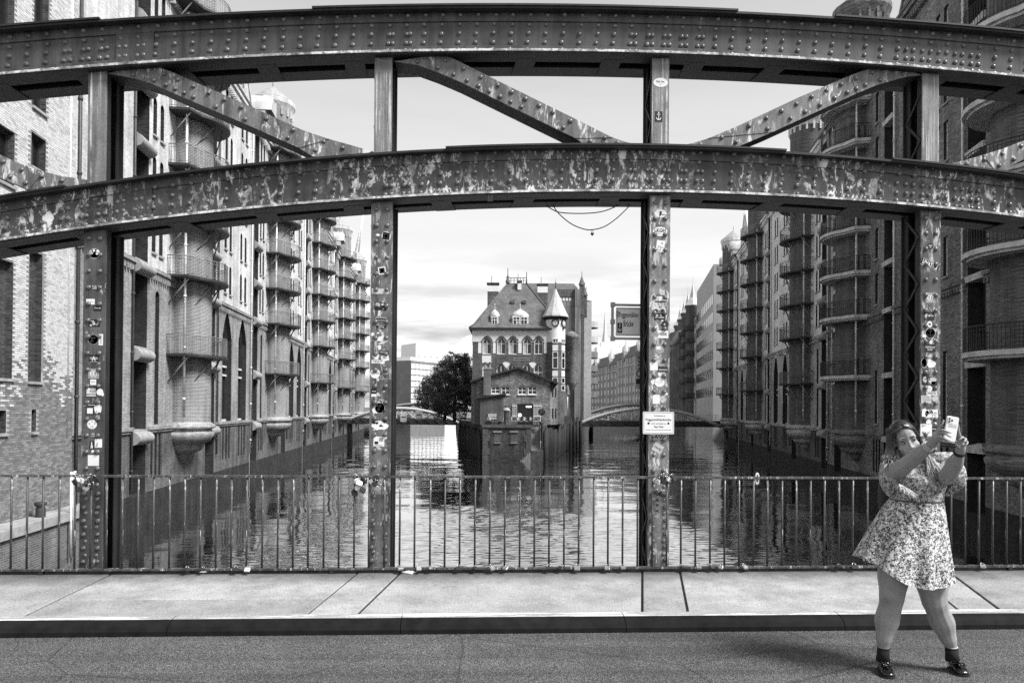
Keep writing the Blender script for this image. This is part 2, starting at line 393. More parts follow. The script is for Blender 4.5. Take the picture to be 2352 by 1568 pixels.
XS = [XA+(XB-XA)*i/NS for i in range(NS+1)]
def sweep(mb, y0, y1, f0, f1, m=0, xs=XS):
    mb.grid([[T(x, y0, f0(x)), T(x, y1, f0(x)), T(x, y1, f1(x)), T(x, y0, f1(x))] for x in xs], m, False, True, True, True)
def off(f, d): return lambda x: f(x)+d

rv = MB(); rv.lathe([(0.0235, 0.0), (0.0228, 0.007), (0.017, 0.016), (0.008, 0.0195), (0.0005, 0.0205)], 9)
RIV = rv.mesh('rivet', M_RIVET)
for v_ in RIV.vertices: v_.co = Vector((v_.co.x, -v_.co.z, v_.co.y))      # dome towards the road
RIV.update()
rcount = {}
def rivet(parent, x, y, z):
    o = link('rivet', RIV, parent, T(x, y, z)); k_ = random.uniform(0.88, 1.08); o.scale = (k_, random.uniform(0.8, 1.1), k_); o.rotation_euler = (0, random.uniform(0, 3), 0)
def rivet_stuff(parent, spots):
    s = MB()
    for x, y, z in spots:
        for po in RIV.polygons:
            s.face([T(*(RIV.vertices[i].co + Vector((x, y, z)))) for i in po.vertices], 0, True)
    tag(s.build('rivet', M_RIVET, parent), kind='stuff')

PX = [atY(a, b, YT).x for a, b in ((223, 300), (880, 240), (1517, 240), (2137, 280))]     # post centres
dP = (PX[3]-PX[0])/3
PX = [PX[0]-dP] + PX + [PX[3]+dP]
def chord(name, top, bot, mat_, offs, label, extra):
    mb = MB()
    sweep(mb, YT, YT+0.02, off(bot, 0.02), off(top, -0.02))                 # front web
    sweep(mb, YT-0.014, YT, off(bot, 0.022), off(bot, 0.088))               # lower angle leg
    sweep(mb, YT-0.014, YT, off(top, -0.105), off(top, -0.022))             # upper angle leg
    sweep(mb, YT+0.36, YT+0.38, off(bot, 0.02), off(top, -0.02))            # back web
    o = mb.build(name, mat_, truss); o['label'] = label
    mb = MB(); sweep(mb, YT-0.10, YT+0.49, off(top, -0.022), top)
    for a, b in extra: sweep(mb, YT-0.115, YT+0.50, top, off(top, 0.018), xs=[a+(b-a)*i/24 for i in range(25)])
    mb.build('top_flange', M_STEEL_D, truss)
    mb = MB(); sweep(mb, YT-0.085, YT+0.13, bot, off(bot, 0.022)); mb.build('bottom_flange', M_EDGE, truss)
    mb = MB(); sweep(mb, YT-0.07, YT+0.12, off(bot, -0.014), off(bot, -0.002)); sweep(mb, YT+0.26, YT+0.46, off(bot, -0.004), off(bot, 0.022)); mb.build('bottom_flange', M_STEEL_D, truss)
    # batten plates between the two webs, on the underside
    for i in range(22):
        x = XA+0.5+i*0.86
        q = MB(); z0, z1 = bot(x-0.10), bot(x+0.10); sk = 0.05*math.sin(i*2.3)
        q.hexa([T(x-.1, YT+.06, z0-.016), T(x+.1, YT+.06, z1-.016), T(x+.1+sk, YT+.42, z1-.016), T(x-.1+sk, YT+.42, z0-.016),
                T(x-.1, YT+.06, z0-.003), T(x+.1, YT+.06, z1-.003), T(x+.1+sk, YT+.42, z1-.003), T(x-.1+sk, YT+.42, z0-.003)])
        q.build('batten_plate', M_STEEL_D, truss)
    # splice plates on the web
    for xs_ in ((fY(437, 200, YT).x, fY(578, 200, YT).x),) + tuple((px-0.28, px+0.28) for px in (PX[5],)):
        q = MB(); sweep(q, YT-0.012, YT, off(bot, 0.09), off(top, -0.107), xs=[xs_[0]+(xs_[1]-xs_[0])*i/6 for i in range(7)]); q.build('splice_plate', mat_, truss)
    # rivets
    spots = []
    x = fY(1781, 100, YT).x
    x -= math.floor((x-XA)/0.1725)*0.1725
    cols = []
    while x < XB: cols.append(x); x += 0.1725
    ex = []
    for px in PX[:5]:
        for d in (-0.26, -0.087, 0.087, 0.26, 0.43): ex.append(px+d)
    for cxx in cols:
        for j, h in enumerate(offs):
            yy = YT-0.014 if (h < 0.088 or top(cxx)-bot(cxx)-h < 0.105) else YT
            spots.append((cxx+random.uniform(-.006, .006)+0.008*j, yy, bot(cxx)+h+random.uniform(-.003, .003)))
    for cxx in ex:
        for h in offs[:3]:
            if all(abs(cxx-c_) > 0.05 for c_ in cols):
                spots.append((cxx, YT-0.014 if h < 0.088 else YT, bot(cxx)+h))
    vis = [s for s in spots if -4.75 < s[0] < 6.0]
    vis.sort(key=lambda s: abs(s[0]-0.6))
    for s in vis[:300]: rivet(o, *s)
    rest = vis[300:] + [s for s in spots if not (-4.75 < s[0] < 6.0)]
    rivet_stuff(o, rest)
    return o
ch_u = chord('upper_chord', up_top, up_bot, M_CH_UP, [0.042, 0.122, 0.213, 0.302, 0.392], 'upper arched chord of dark riveted steel', [(-8, -3.6), (-1.6, 2.6), (3.6, 6.2)])
ch_l = chord('lower_chord', lo_top, lo_bot, M_CH_LO, [0.052, 0.142, 0.238, 0.334, 0.425], 'lower arched chord with white scrubbed patches between rivets', [(-8, -3.9), (-0.3, 3.1), (4.2, 7)])

# posts: a front plate, two side angles, a back plate and lacing between them
posts = []
for i, px in enumerate(PX):
    k_ = i-1
    wl, wu = 0.104, 0.086
    mp_ = M_POST[min(max(k_, 0), 3)]
    zl0 = -0.6; zl1 = lo_bot(px); zu0 = lo_top(px); zu1 = up_bot(px)
    mb = MB()
    mb.box(px-wl, px+wl, YT-0.012-YT, 0.006, zl0, zl1-0.002)
    P = mb.build('post', mp_, truss)
    mb = MB()
    mb.box(px-wu, px+wu, -0.004, 0.012, zu0+0.002, zu1-0.002)
    U = mb.build('upper_post', M_POSTU, truss)
    for nm, w_, z0, z1 in (('post_side', wl, zl0, zl1), ('upper_post_side', wu, zu0, zu1)):
        q = MB()
        for s in (-1, 1):
            q.box(min(px+s*(w_-0.002), px+s*(w_-0.014)), max(px+s*(w_-0.002), px+s*(w_-0.014)), 0.0065, 0.09, z0, z1-0.003)
            q.box(min(px+s*(w_-0.002), px+s*(w_-0.014)), max(px+s*(w_-0.002), px+s*(w_-0.014)), 0.21, 0.29, z0, z1-0.003)
        q.box(px-w_-0.02, px+w_+0.02, 0.291, 0.303, z0, z1-0.003)
        q.box(px-0.008, px+0.008, 0.007, 0.29, z0, z1-0.004)
        q.build(nm, M_STEEL_D, truss)
        n = int((z1-z0)/0.24)
        for j in range(n):                      # lacing bars, zigzag
            za, zb = z0+0.05+j*0.24, z0+0.05+(j+1)*0.24
            if zb > z1-0.02: break
            ya, yb2 = (0.03, 0.27) if j % 2 else (0.27, 0.03)
            b_ = MB(); xx = px-w_-0.006
            b_.hexa([(xx, ya-.02, za), (xx+.007, ya-.02, za), (xx+.007, ya+.02, za), (xx, ya+.02, za), (xx, yb2-.02, zb), (xx+.007, yb2-.02, zb), (xx+.007, yb2+.02, zb), (xx, yb2+.02, zb)])
            if -1 < k_ < 4: b_.build('lacing_bar', M_STEEL_D, truss)
    if 0 <= k_ <= 3:
        z = zl1-0.09
        while z > 0.2:
            for s in (-1, 1): rivet(P, px+s*0.052, YT-0.012, z)
            z -= 0.158 if z > 1.05 else 0.135
        q = MB(); q.box(px-wl-0.004, px+wl+0.004, -0.022, -0.0125, 0.05, 1.02); q.build('base_plate', mp_, truss)
        for j in range(6):
            for s in (-1, 1): rivet(P, px+s*0.066, YT-0.022, 0.24+j*0.13)
    posts.append((P, U, px))

# diagonals
DG = [
 ([(560,240), (640,268), (683,287), (960,408), (1135,488), (1230,520), (1302,540), (1400,568)], [(400,275), (500,292), (574,315), (666,356), (900,456), (1118,553), (1170,585), (1260,600)], ),
 ([(1640,205), (1692,216), (1755,247), (1900,319), (2185,459), (2294,514), (2340,530), (2400,545)], [(1480,230), (1560,241), (1640,270), (1727,307), (1900,392), (2156,517), (2190,540), (2290,560)]),
 ([(3340,245), (3241,263), (3195,281), (3000,363), (2770,471), (2661,517), (2600,536), (2540,548)], [(3460,281), (3402,286), (3290,318), (3218,348), (3000,448), (2900,494), (2753,556), (2660,565)]),
 ([(-560,330), (-400,400), (-150,510), (0,580), (75,614), (160,642), (230,660), (340,676)], [(-560,420), (-400,490), (-150,600), (0,666), (50,688), (103,710), (170,722), (250,735)]),
 ([(4380,330), (4200,392), (4000,465), (3840,527), (3760,558), (3689,580), (3620,600), (3545,618)], [(4380,410), (4200,470), (4000,545), (3840,598), (3790,622), (3741,644), (3690,655), (3640,665)]),
]
for di, d in enumerate(DG):
    up_, lw = d
    U = [fY(a, b, YT) for a, b in up_]; Lw = [fY(a, b, YT) for a, b in lw]
    mb = MB(); n = len(U)
    for y0, y1 in ((0.004, 0.02), (0.25, 0.266)):
        mb.grid([[(U[i].x, y0, U[i].z), (U[i].x, y1, U[i].z), (Lw[i].x, y1, Lw[i].z), (Lw[i].x, y0, Lw[i].z)] for i in range(n)], 0, False, True, True, True)
    D = mb.build('diagonal', M_DIAG, truss)
    q = MB()
    for E, sg in ((U, -1), (Lw, 1)):
        q.grid([[(E[i].x, 0.021, E[i].z+sg*0.003), (E[i].x, 0.249, E[i].z+sg*0.003), (E[i].x, 0.249, E[i].z+sg*0.015), (E[i].x, 0.021, E[i].z+sg*0.015)] for i in range(n)], 0, False, True, True, True)
    q.build('diagonal_flange', M_STEEL_D, truss)
    # rivets in two staggered rows along the straight middle
    cnt = 0
    for i in range(n-1):
        seg = (U[i+1]-U[i]).length
        m_ = max(1, int(seg/0.165))
        for j in range(m_):
            for row, fr in ((0, 0.24), (1, 0.76)):
                k_ = (j+0.5*row+0.15)/m_
                if k_ >= 1: continue
                a = U[i].lerp(U[i+1], k_); b = Lw[i].lerp(Lw[i+1], k_)
                p = a.lerp(b, fr)
                if lo_top(p.x)+0.02 < p.z < up_bot(p.x)-0.03: rivet(D, p.x, YT+0.004, p.z)
    a, b = U[2 if di != 3 else 4], Lw[3 if di != 3 else 5]
    # joint line: a thin cover strip across the plate
    for ii in (2, n-3):
        a, b = U[ii], Lw[min(ii+1, n-1)] if ii == 2 else Lw[ii]
        e = (U[ii+1]-U[ii]).normalized()*0.012
        s = MB(); s.hexa([(a.x, -0.002, a.z), (a.x+e.x, -0.002, a.z+e.z), (a.x+e.x, 0.0035, a.z+e.z), (a.x, 0.0035, a.z), (b.x, -0.002, b.z), (b.x+e.x, -0.002, b.z+e.z), (b.x+e.x, 0.0035, b.z+e.z), (b.x, 0.0035, b.z)])
        s.build('cover_strip', M_DIAG, truss)

# floor beam under the pavement edge
mb = MB(); mb.box(-60, 70, 7.045, 7.10, -0.62, 0.17); mb.box(-60, 70, 7.0, 7.5, -0.66, -0.63)
tag(mb.build('bridge_edge_beam', M_STEEL_D), 'long dark steel edge beam under the railing', 'beam')

# ================================================================== RAILING
YR = 6.985
M_RAIL = steelmat('weathered_railing', 0.075, 0.45, 0.6, 6, 24, 0.4, 0.45, 0.42, (1, 1, 0.5))
zt = atY(1176, 1094.5, YR).z; zb = atY(1176, 1302, YR).z
rail = thing('railing', 'thin grey bar railing along the far edge of the pavement', 'railing', (0, YR, ZP))
mb = MB(); mb.box(-14, 16, -0.018, 0.018, zt-0.012-ZP, zt+0.008-ZP); mb.build('top_rail', M_RAIL, rail)
mb = MB(); mb.box(-14, 16, -0.022, 0.022, zb-0.016-ZP, zb+0.003-ZP); mb.build('bottom_rail', M_RAIL, rail)
mb = MB(); mb.tube([(0, 0, zb-ZP+0.003), (0.0015, 0, (zb+zt)/2-ZP), (0, 0, zt-ZP-0.012)], 0.0098, 7)
BAL = mb.mesh('baluster', M_RAIL)
x0 = fY(1781, 1960, YR).x
for i in range(-62, 62):
    x = x0+i*0.1448
    if -9 < x < 10: link('baluster', BAL, rail, (x+random.uniform(-.002, .002), 0, 0), (0, 0, random.uniform(0, 6)))
mb = MB(); mb.box(-0.02, 0.02, -0.02, 0.02, -0.02, zb-ZP-0.015)
ST = mb.mesh('stand', M_STEEL_D)
for i in range(-6, 7): link('stand', ST, rail, (i*1.35, 0, 0))
# ================================================================== WATER AND FAR GROUND
WZ = CAM_Z-6.1
def mk_water():
    m, t, b = newmat('canal_water')
    v = coords(t, scale=(1, 1, 1))
    b.inputs['Base Color'].default_value = g3(0.012); b.inputs['Roughness'].default_value = 0.02
    b.inputs['IOR'].default_value = 1.6; b.inputs['Specular IOR Level'].default_value = 0.85
    a = noise(t, coords(t, scale=(0.55, 1.5, 1)), 2.6, 3, 0.5, 0.4)
    w = noise(t, coords(t, scale=(0.7, 1.0, 1)), 0.30, 3, 0.5)
    f = noise(t, coords(t, scale=(1, 1.6, 1)), 9.0, 2, 0.5)
    calm = ramp(t, noise(t, coords(t, scale=(0.5, 1, 1)), 0.07, 3), [(0.38, 0.25), (0.62, 1.0)])
    h = math_(t, 'ADD', math_(t, 'MULTIPLY', a, 0.5), math_(t, 'MULTIPLY', w, 0.9))
    h = math_(t, 'ADD', h, math_(t, 'MULTIPLY', f, 0.12))
    h = math_(t, 'MULTIPLY', h, calm)
    bump(t, b, h, 0.11, 0.10)
    gl = t.nodes.new('ShaderNodeBsdfGlossy'); gl.inputs['Roughness'].default_value = 0.02; gl.inputs['Color'].default_value = g3(0.95)
    mx = t.nodes.new('ShaderNodeMixShader'); mx.inputs[0].default_value = 0.86
    nb = [n for n in t.nodes if n.type == 'BUMP'][0]; t.links.new(nb.outputs[0], gl.inputs['Normal'])
    ou = [n for n in t.nodes if n.type == 'OUTPUT_MATERIAL'][0]
    t.links.new(b.outputs[0], mx.inputs[1]); t.links.new(gl.outputs[0], mx.inputs[2]); t.links.new(mx.outputs[0], ou.inputs[0])
    return m
M_WATER = mk_water()
import numpy as np
def water_sheet():
    # real ripples near the bridge, where they are larger than a pixel, a flat sheet beyond
    ys = [7.6]
    while ys[-1] < 150: ys.append(ys[-1]+(0.06 if ys[-1] < 46 else 0.06+0.0040*(ys[-1]-46)))
    ys = np.array(ys); xs = np.linspace(-46, 66, 430)
    X, Y = np.meshgrid(xs, ys); Z = np.zeros_like(X)
    rs = np.random.RandomState(5)
    # the near water is ruffled by a breeze, beyond it lies smoother
    edge = 41-0.42*np.maximum(X-7, 0)-0.10*np.maximum(-X-4, 0)+2.6*np.sin(X*0.35+1)+1.6*np.sin(X*0.83+Y*0.21)+1.2*np.sin(Y*0.9+X*1.7)
    ruff = 1/(1+np.exp((Y-edge)/1.3))
    ruff = ruff/(1+np.exp(-(X+8.2+1.2*np.sin(Y*0.5))/0.7))/(1+np.exp((X-13.0+1.5*np.sin(Y*0.4+1))/0.9))+0.10
    patch = 0.5+0.5*np.sin(X*0.11+1.0+0.9*np.sin(Y*0.07))*np.sin(Y*0.083+0.4)
    far_r = 0.05+0.55*np.clip((Y-66)/20, 0, 1)*(0.4+0.6*patch)
    for i in range(26):
        lam = 0.20*(1.085**(i % 13)); ang = rs.normal(0, 0.38); k_ = 2*np.pi/lam
        amp = 0.044*lam/(2*np.pi)*rs.uniform(0.7, 1.3)
        Z += amp*np.maximum(ruff, far_r)*np.sin(k_*(np.sin(ang)*X+np.cos(ang)*Y)+rs.uniform(0, 6.28)+0.9*np.sin(X*0.41+i))
    for i in range(16):
        lam = 1.1*(1.16**i); ang = rs.normal(0, 0.6); k_ = 2*np.pi/lam
        Z += 0.0042*lam/(2*np.pi)*rs.uniform(0.6, 1.3)*np.sin(k_*(np.sin(ang)*X+np.cos(ang)*Y)+rs.uniform(0, 6.28)+0.7*np.sin(X*0.23+i))
    Z = Z+WZ
    ny, nx = X.shape
    V = np.stack([X, Y, Z], -1).reshape(-1, 3)
    I = np.arange(ny*nx).reshape(ny, nx)
    Fq = np.stack([I[:-1, :-1], I[:-1, 1:], I[1:, 1:], I[1:, :-1]], -1).reshape(-1, 4)
    me = bpy.data.meshes.new('water'); me.from_pydata(V.tolist(), [], Fq.tolist())
    far = [(-900, 149.9, WZ-0.02), (900, 149.9, WZ-0.02), (900, 2600, WZ-0.02), (-900, 2600, WZ-0.02), (-900, -60, WZ-0.3), (900, -60, WZ-0.3), (900, 149.9, WZ-0.3), (-900, 149.9, WZ-0.3)]
    bm = bmesh.new(); bm.from_mesh(me)
    for q in (far[:4], far[4:]): bm.faces.new([bm.verts.new(p) for p in q])
    for f in bm.faces: f.smooth = True
    bm.to_mesh(me); bm.free(); me.materials.append(M_WATER); me.update()
    return link('water', me)
tag(water_sheet(), kind='structure')
M_LAND = plain('far_ground', 0.12, 0.9, 0.3, 0.2)

# ================================================================== WAREHOUSES
AL, AR = math.atan((1002-CX)/FOC), math.atan((1440-CX)/FOC)
class Side: pass
LS, RS = Side(), Side()
LS.s = 1; LS.rz = -(AL+YAW); LS.org = c2w(-15.0, 0); LS.cos = math.cos(AL)
RS.s = -1; RS.rz = -(AR+YAW); RS.org = c2w(17.0, 0); RS.cos = math.cos(AR)
for S in (LS, RS):
    S.dir = Vector((-math.sin(S.rz), math.cos(S.rz), 0)); S.nor = Vector((math.cos(S.rz), math.sin(S.rz), 0))*S.s
def onwall(S, px, py, p=0.0):
    r = ray(px, py); o = Vector((0, 0, CAM_Z))
    q = S.org + S.nor*p
    k_ = (q-o).dot(S.nor)/r.dot(S.nor)
    h = o+r*k_
    return (h-S.org).dot(S.dir), h.z

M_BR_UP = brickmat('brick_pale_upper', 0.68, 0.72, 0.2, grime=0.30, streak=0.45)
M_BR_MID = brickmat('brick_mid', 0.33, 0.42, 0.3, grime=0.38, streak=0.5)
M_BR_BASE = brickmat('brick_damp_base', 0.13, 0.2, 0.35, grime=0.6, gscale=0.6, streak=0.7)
M_BR_TOWER = brickmat('brick_tower', 0.13, 0.55, 0.3, grime=0.3, ms=0.014)
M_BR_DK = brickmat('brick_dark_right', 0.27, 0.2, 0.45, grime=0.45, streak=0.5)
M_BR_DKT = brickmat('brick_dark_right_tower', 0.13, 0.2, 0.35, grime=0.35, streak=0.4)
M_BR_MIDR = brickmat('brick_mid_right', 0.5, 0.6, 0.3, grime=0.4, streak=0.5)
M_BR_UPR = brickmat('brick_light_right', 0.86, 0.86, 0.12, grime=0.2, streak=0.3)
M_ALGAE = brickmat('brick_wet_tidal', 0.035, 0.045, 0.4, grime=0.6, gscale=0.7, streak=0.8)
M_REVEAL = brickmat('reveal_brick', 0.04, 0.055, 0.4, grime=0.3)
M_STONE = plain('sandstone', 0.34, 0.85, 0.3, 3, 0.4, 30)
M_STONE_L = plain('pale_stone', 0.62, 0.85, 0.3, 3, 0.4, 30)
M_IRON = plain('balcony_iron', 0.035, 0.6, 0.4, 8)
M_IRON_L = plain('balcony_iron_grey', 0.20, 0.55, 0.4, 8)
M_PIPE_W = plain('pale_pipe', 0.8, 0.5, 0.3, 2.5)
M_PIPE_D = plain('dark_pipe', 0.05, 0.5, 0.4, 4)
M_GLASS = plain('dark_window_glass', 0.012, 0.12, 0.3, 2, spec=0.6)
M_FRAME_D = plain('dark_window_frame', 0.03, 0.6, 0.2)
M_FRAME_W = plain('white_window_frame', 0.82, 0.5, 0.15, 9)
M_DOOR_D = plain('dark_loading_door', 0.018, 0.7, 0.5, 3)
M_SLATE = plain('slate_roof', 0.11, 0.75, 0.4, 2.2, 0.3, 30)
M_COPPER = plain('pale_copper', 0.52, 0.55, 0.2, 1.5)

def arch_pts(w, h, rise, n=7, pointed=False):
    # outline of an opening, bottom left corner round to bottom right, in (u, z), centred
    pts = [(-w/2, 0), (-w/2, h-rise)]
    for i in range(1, n):
        a = math.pi*(1-i/n)
        if pointed:
            q = i/n; x = -w/2+w*q
            y = (h-rise)+rise*(1-abs(2*q-1)**1.7)
        else:
            x = math.cos(a)*w/2; y = (h-rise)+math.sin(a)*rise
        pts.append((x, y))
    pts += [(w/2, h-rise), (w/2, 0)]
    return pts
WCACHE = {}
def window_mesh(w, h, rise, kind):
    key = (round(w, 2), round(h, 2), round(rise, 2), kind)
    if key in WCACHE: return WCACHE[key]
    # local: u = y, out of wall = +x, z up
    mb = MB()
    P = arch_pts(w, h, rise) if rise else [(-w/2, 0), (-w/2, h), (w/2, h), (w/2, 0)]
    mb.face([(0, u, z) for u, z in P], 0)
    fw = 0.05 if kind != 'white' else 0.07
    def bar(u0, u1, z0, z1, d=0.05, m=1): mb.box(0.004, d, u0, u1, z0, z1, m)
    hs = h-rise
    bar(-w/2, -w/2+fw, 0, hs); bar(w/2-fw, w/2, 0, hs); bar(-w/2+fw, w/2-fw, 0, fw)
    if rise:
        Q = arch_pts(w, h, rise); Qi = arch_pts(w-2*fw, h-fw, max(rise-fw*0.5, .02))
        for i in range(1, len(Q)-2):
            mb.hexa([(0.004, Q[i][0], Q[i][1]), (0.05, Q[i][0], Q[i][1]), (0.05, Q[i+1][0], Q[i+1][1]), (0.004, Q[i+1][0], Q[i+1][1]),
                     (0.004, Qi[i][0], Qi[i][1]), (0.05, Qi[i][0], Qi[i][1]), (0.05, Qi[i+1][0], Qi[i+1][1]), (0.004, Qi[i+1][0], Qi[i+1][1])], 1)
    else: bar(-w/2+fw, w/2-fw, h-fw, h)
    if kind in ('grid', 'white'):
        n = 3 if h > 1.4 else 2
        if h > 2.6: n = int(h/0.75)
        for i in range(1, n): bar(-w/2+fw, w/2-fw, hs*i/n-0.02, hs*i/n+0.02, 0.04)
        if w > 0.7: bar(-0.022, 0.022, fw, hs, 0.042)
    me = mb.mesh('window', [M_GLASS, M_FRAME_W if kind == 'white' else M_FRAME_D])
    WCACHE[key] = me
    return me
def big_arch_mesh(w, h, rise, fm):
    key = ('big', round(w, 2), round(h, 2), round(rise, 2), fm.name)
    if key in WCACHE: return WCACHE[key]
    mb = MB(); P = arch_pts(w, h, rise, 9, True)
    mb.face([(0, u, z) for u, z in P], 0)
    # two orders of brick moulding, stone mullion and sills
    for k_, (d, iw) in enumerate(((0.16, 0.14), (0.10, 0.30))):
        A = arch_pts(w-0.02-iw*k_*1.0, h-0.02-k_*0.14, rise-0.02, 9, True); B = arch_pts(w-0.02-iw*k_-0.24, h-0.18-k_*0.14, rise-0.05, 9, True)
        for i in range(len(A)-1):
            mb.hexa([(0.01, A[i][0], A[i][1]), (d, A[i][0], A[i][1]), (d, A[i+1][0], A[i+1][1]), (0.01, A[i+1][0], A[i+1][1]),
                     (0.01, B[i][0], B[i][1]), (d, B[i][0], B[i][1]), (d, B[i+1][0], B[i+1][1]), (0.01, B[i+1][0], B[i+1][1])], 1)
    mb.box(0.01, 0.13, -0.14, 0.14, 0.0, h-rise*0.5, 1)
    for z in (0.05, h*0.42, h*0.50): mb.box(0.01, 0.2, -w/2+0.3, w/2-0.3, z, z+0.14, 2)
    for s in (-1, 1):
        for z in (h*0.16, h*0.27, h*0.62, h*0.7): mb.box(0.01, 0.06, s*w*0.25-w*0.13, s*w*0.25+w*0.13, z, z+0.05, 3)
        mb.box(0.01, 0.05, s*w*0.25-0.02, s*w*0.25+0.02, 0.2, h*0.75, 3)
    me = mb.mesh('arched_window', [M_GLASS, fm, M_STONE_L, M_FRAME_D]); WCACHE[key] = me
    return me

def wall_mesh(S, u0, u1, bands, ops, p=0.0, dep=0.3):
    """front sheet with real openings and reveals; bands: [(z0, z1, material index)]"""
    mb = MB(); s = S.s
    zc = sorted({z for b in bands for z in b[:2]} | {o['z0'] for o in ops} | {o['z1'] for o in ops})
    def mi(z):
        for a, b, m in bands:
            if a-1e-6 <= z < b: return m
        return bands[-1][2]
    for a, b in zip(zc[:-1], zc[1:]):
        if b-a < 1e-5: continue
        zm = (a+b)/2
        if not (bands[0][0] < zm < bands[-1][1]): continue
        iv = sorted((o['u0'], o['u1']) for o in ops if o['z0'] < zm < o['z1'])
        u = u0
        for x0, x1 in iv+[(u1, u1)]:
            if x0 > u+1e-5: mb.face([(s*p, u, a), (s*p, x0, a), (s*p, x0, b), (s*p, u, b)], mi(zm))
            u = max(u, x1)
    for o in ops:
        d = o.get('dep', dep); q = s*(p-d); x = s*p
        a, b, z0, z1 = o['u0'], o['u1'], o['z0'], o['z1']; rise = o.get('rise', 0); m = o.get('m', mi((z0+z1)/2)); mrv = o.get('rev', m)
        P = arch_pts(b-a, z1-z0, rise, 7, o.get('pt', False)) if rise else [(-(b-a)/2, 0), (-(b-a)/2, z1-z0), ((b-a)/2, z1-z0), ((b-a)/2, 0)]
        P = [((a+b)/2+uu, z0+zz) for uu, zz in P]
        for i in range(len(P)):
            (ua, za), (ub, zb) = P[i], P[(i+1) % len(P)]
            mb.face([(x, ua, za), (x, ub, zb), (q, ub, zb), (q, ua, za)], mrv)
        if rise:   # spandrels
            half = len(P)//2
            mb.face([(x, a, z1)] + [(x, uu, zz) for uu, zz in P[1:half+1]][::-1] if len(P) % 2 == 0 else [(x, a, z1)] + [(x, uu, zz) for uu, zz in P[1:half+1]][::-1], m)
            mb.face([(x, b, z1)] + [(x, uu, zz) for uu, zz in P[half:-1]], m)
            if len(P) % 2 == 0: mb.face([(x, a, z1), (x, P[half][0], P[half][1]), (x, P[half-1][0], P[half-1][1])], m) if False else None
        if o.get('back') is not None: mb.face([(q, a, z0), (q, b, z0), (q, b, z1), (q, a, z1)], o['back'])
    return mb

BALC = {}
def balcony_meshes(S, style):
    key = (S.s, style)
    if key in BALC: return BALC[key]
    s = S.s; r = 2.3 if style == 'iron' else 2.45; c = 0.15
    pts = [(-2.8, 0.0), (-2.8, 1.1), (-1.9, 1.5)]
    a0 = math.atan2(1.5-c, -1.75); n = 12
    a0 = math.pi*0.80
    pts = [(-2.85, 0.0), (-2.85, 1.1)]+[(r*math.cos(a0*(1-i/n)), c+r*math.sin(a0*(1-i/n))) for i in range(n+1)]+[(r, 0.0)]
    th = 0.13 if style == 'iron' else 0.22
    mb = MB()
    mb.prism([(s*p, u, -th) for u, p in pts], (0, 0, th), 0)
    if style == 'stone':
        # bevelled lower moulding
        mb.prism([(s*p*0.93, u*0.96, -th-0.12) for u, p in pts], (0, 0, 0.115), 0)
    slab = mb.mesh('balcony', [M_IRON if style == 'iron' else M_STONE_L])
    rl = MB()
    path = [(s*(p-0.06 if p > 0.1 else p), u*0.985, 0) for u, p in pts]
    for z, rr in ((1.05, 0.028), (0.12, 0.016), (0.88, 0.014)):
        rl.tube([(x, y, z) for x, y, _ in path], rr, 4, 0)
    acc = 0.0; step = 0.155
    for i in range(len(path)-1):
        a, b = Vector(path[i]), Vector(path[i+1]); Ls = (b-a).length; t_ = acc
        while t_ < Ls:
            q = a.lerp(b, t_/Ls)
            rl.box(q.x-0.011, q.x+0.011, q.y-0.011, q.y+0.011, 0.0, 1.05); t_ += step
        acc = t_-Ls
    railm = rl.mesh('balcony_railing', [M_IRON_L if style == 'iron' else M_IRON])
    st = MB()
    st.tube([(0, 0, -1.55), (s*1.05, 0, -0.14)], 0.045, 4); strut = st.mesh('balcony_strut', [M_IRON_L if style == 'iron' else M_IRON])
    BALC[key] = (slab, railm, strut); return BALC[key]
CAN = {}
def canopy_mesh(S, w, style):
    key = (S.s, round(w, 2), style)
    if key not in CAN:
        mb = MB(); s = S.s; n = 8
        if style == 'round':
            rows = [[(s*(0.02+0.42*math.sin(math.pi*j/n)), uu, -0.34+0.34*(-math.cos(math.pi*j/n))*1.0) for j in range(n+1)] for uu in (-w/2-.03, w/2+.03)]
            mb.grid(rows, 0, True)
            for r_ in rows: mb.face(r_, 0)
            mb.box(-0.55 if s > 0 else -0.05, 0.05 if s > 0 else 0.55, -w/2, w/2, 0.0, 0.09, 0)
        else:
            mb.hexa([(s*-0.5, -w/2, -0.3), (s*0.12, -w/2, -0.3), (s*0.12, w/2, -0.3), (s*-0.5, w/2, -0.3), (s*-0.5, -w/2, 0.16), (s*0.16, -w/2, 0.0), (s*0.16, w/2, 0.0), (s*-0.5, w/2, 0.16)])
        CAN[key] = mb.mesh('bay_sill', [M_STONE if style == 'round' else M_STONE_L])
    return CAN[key]

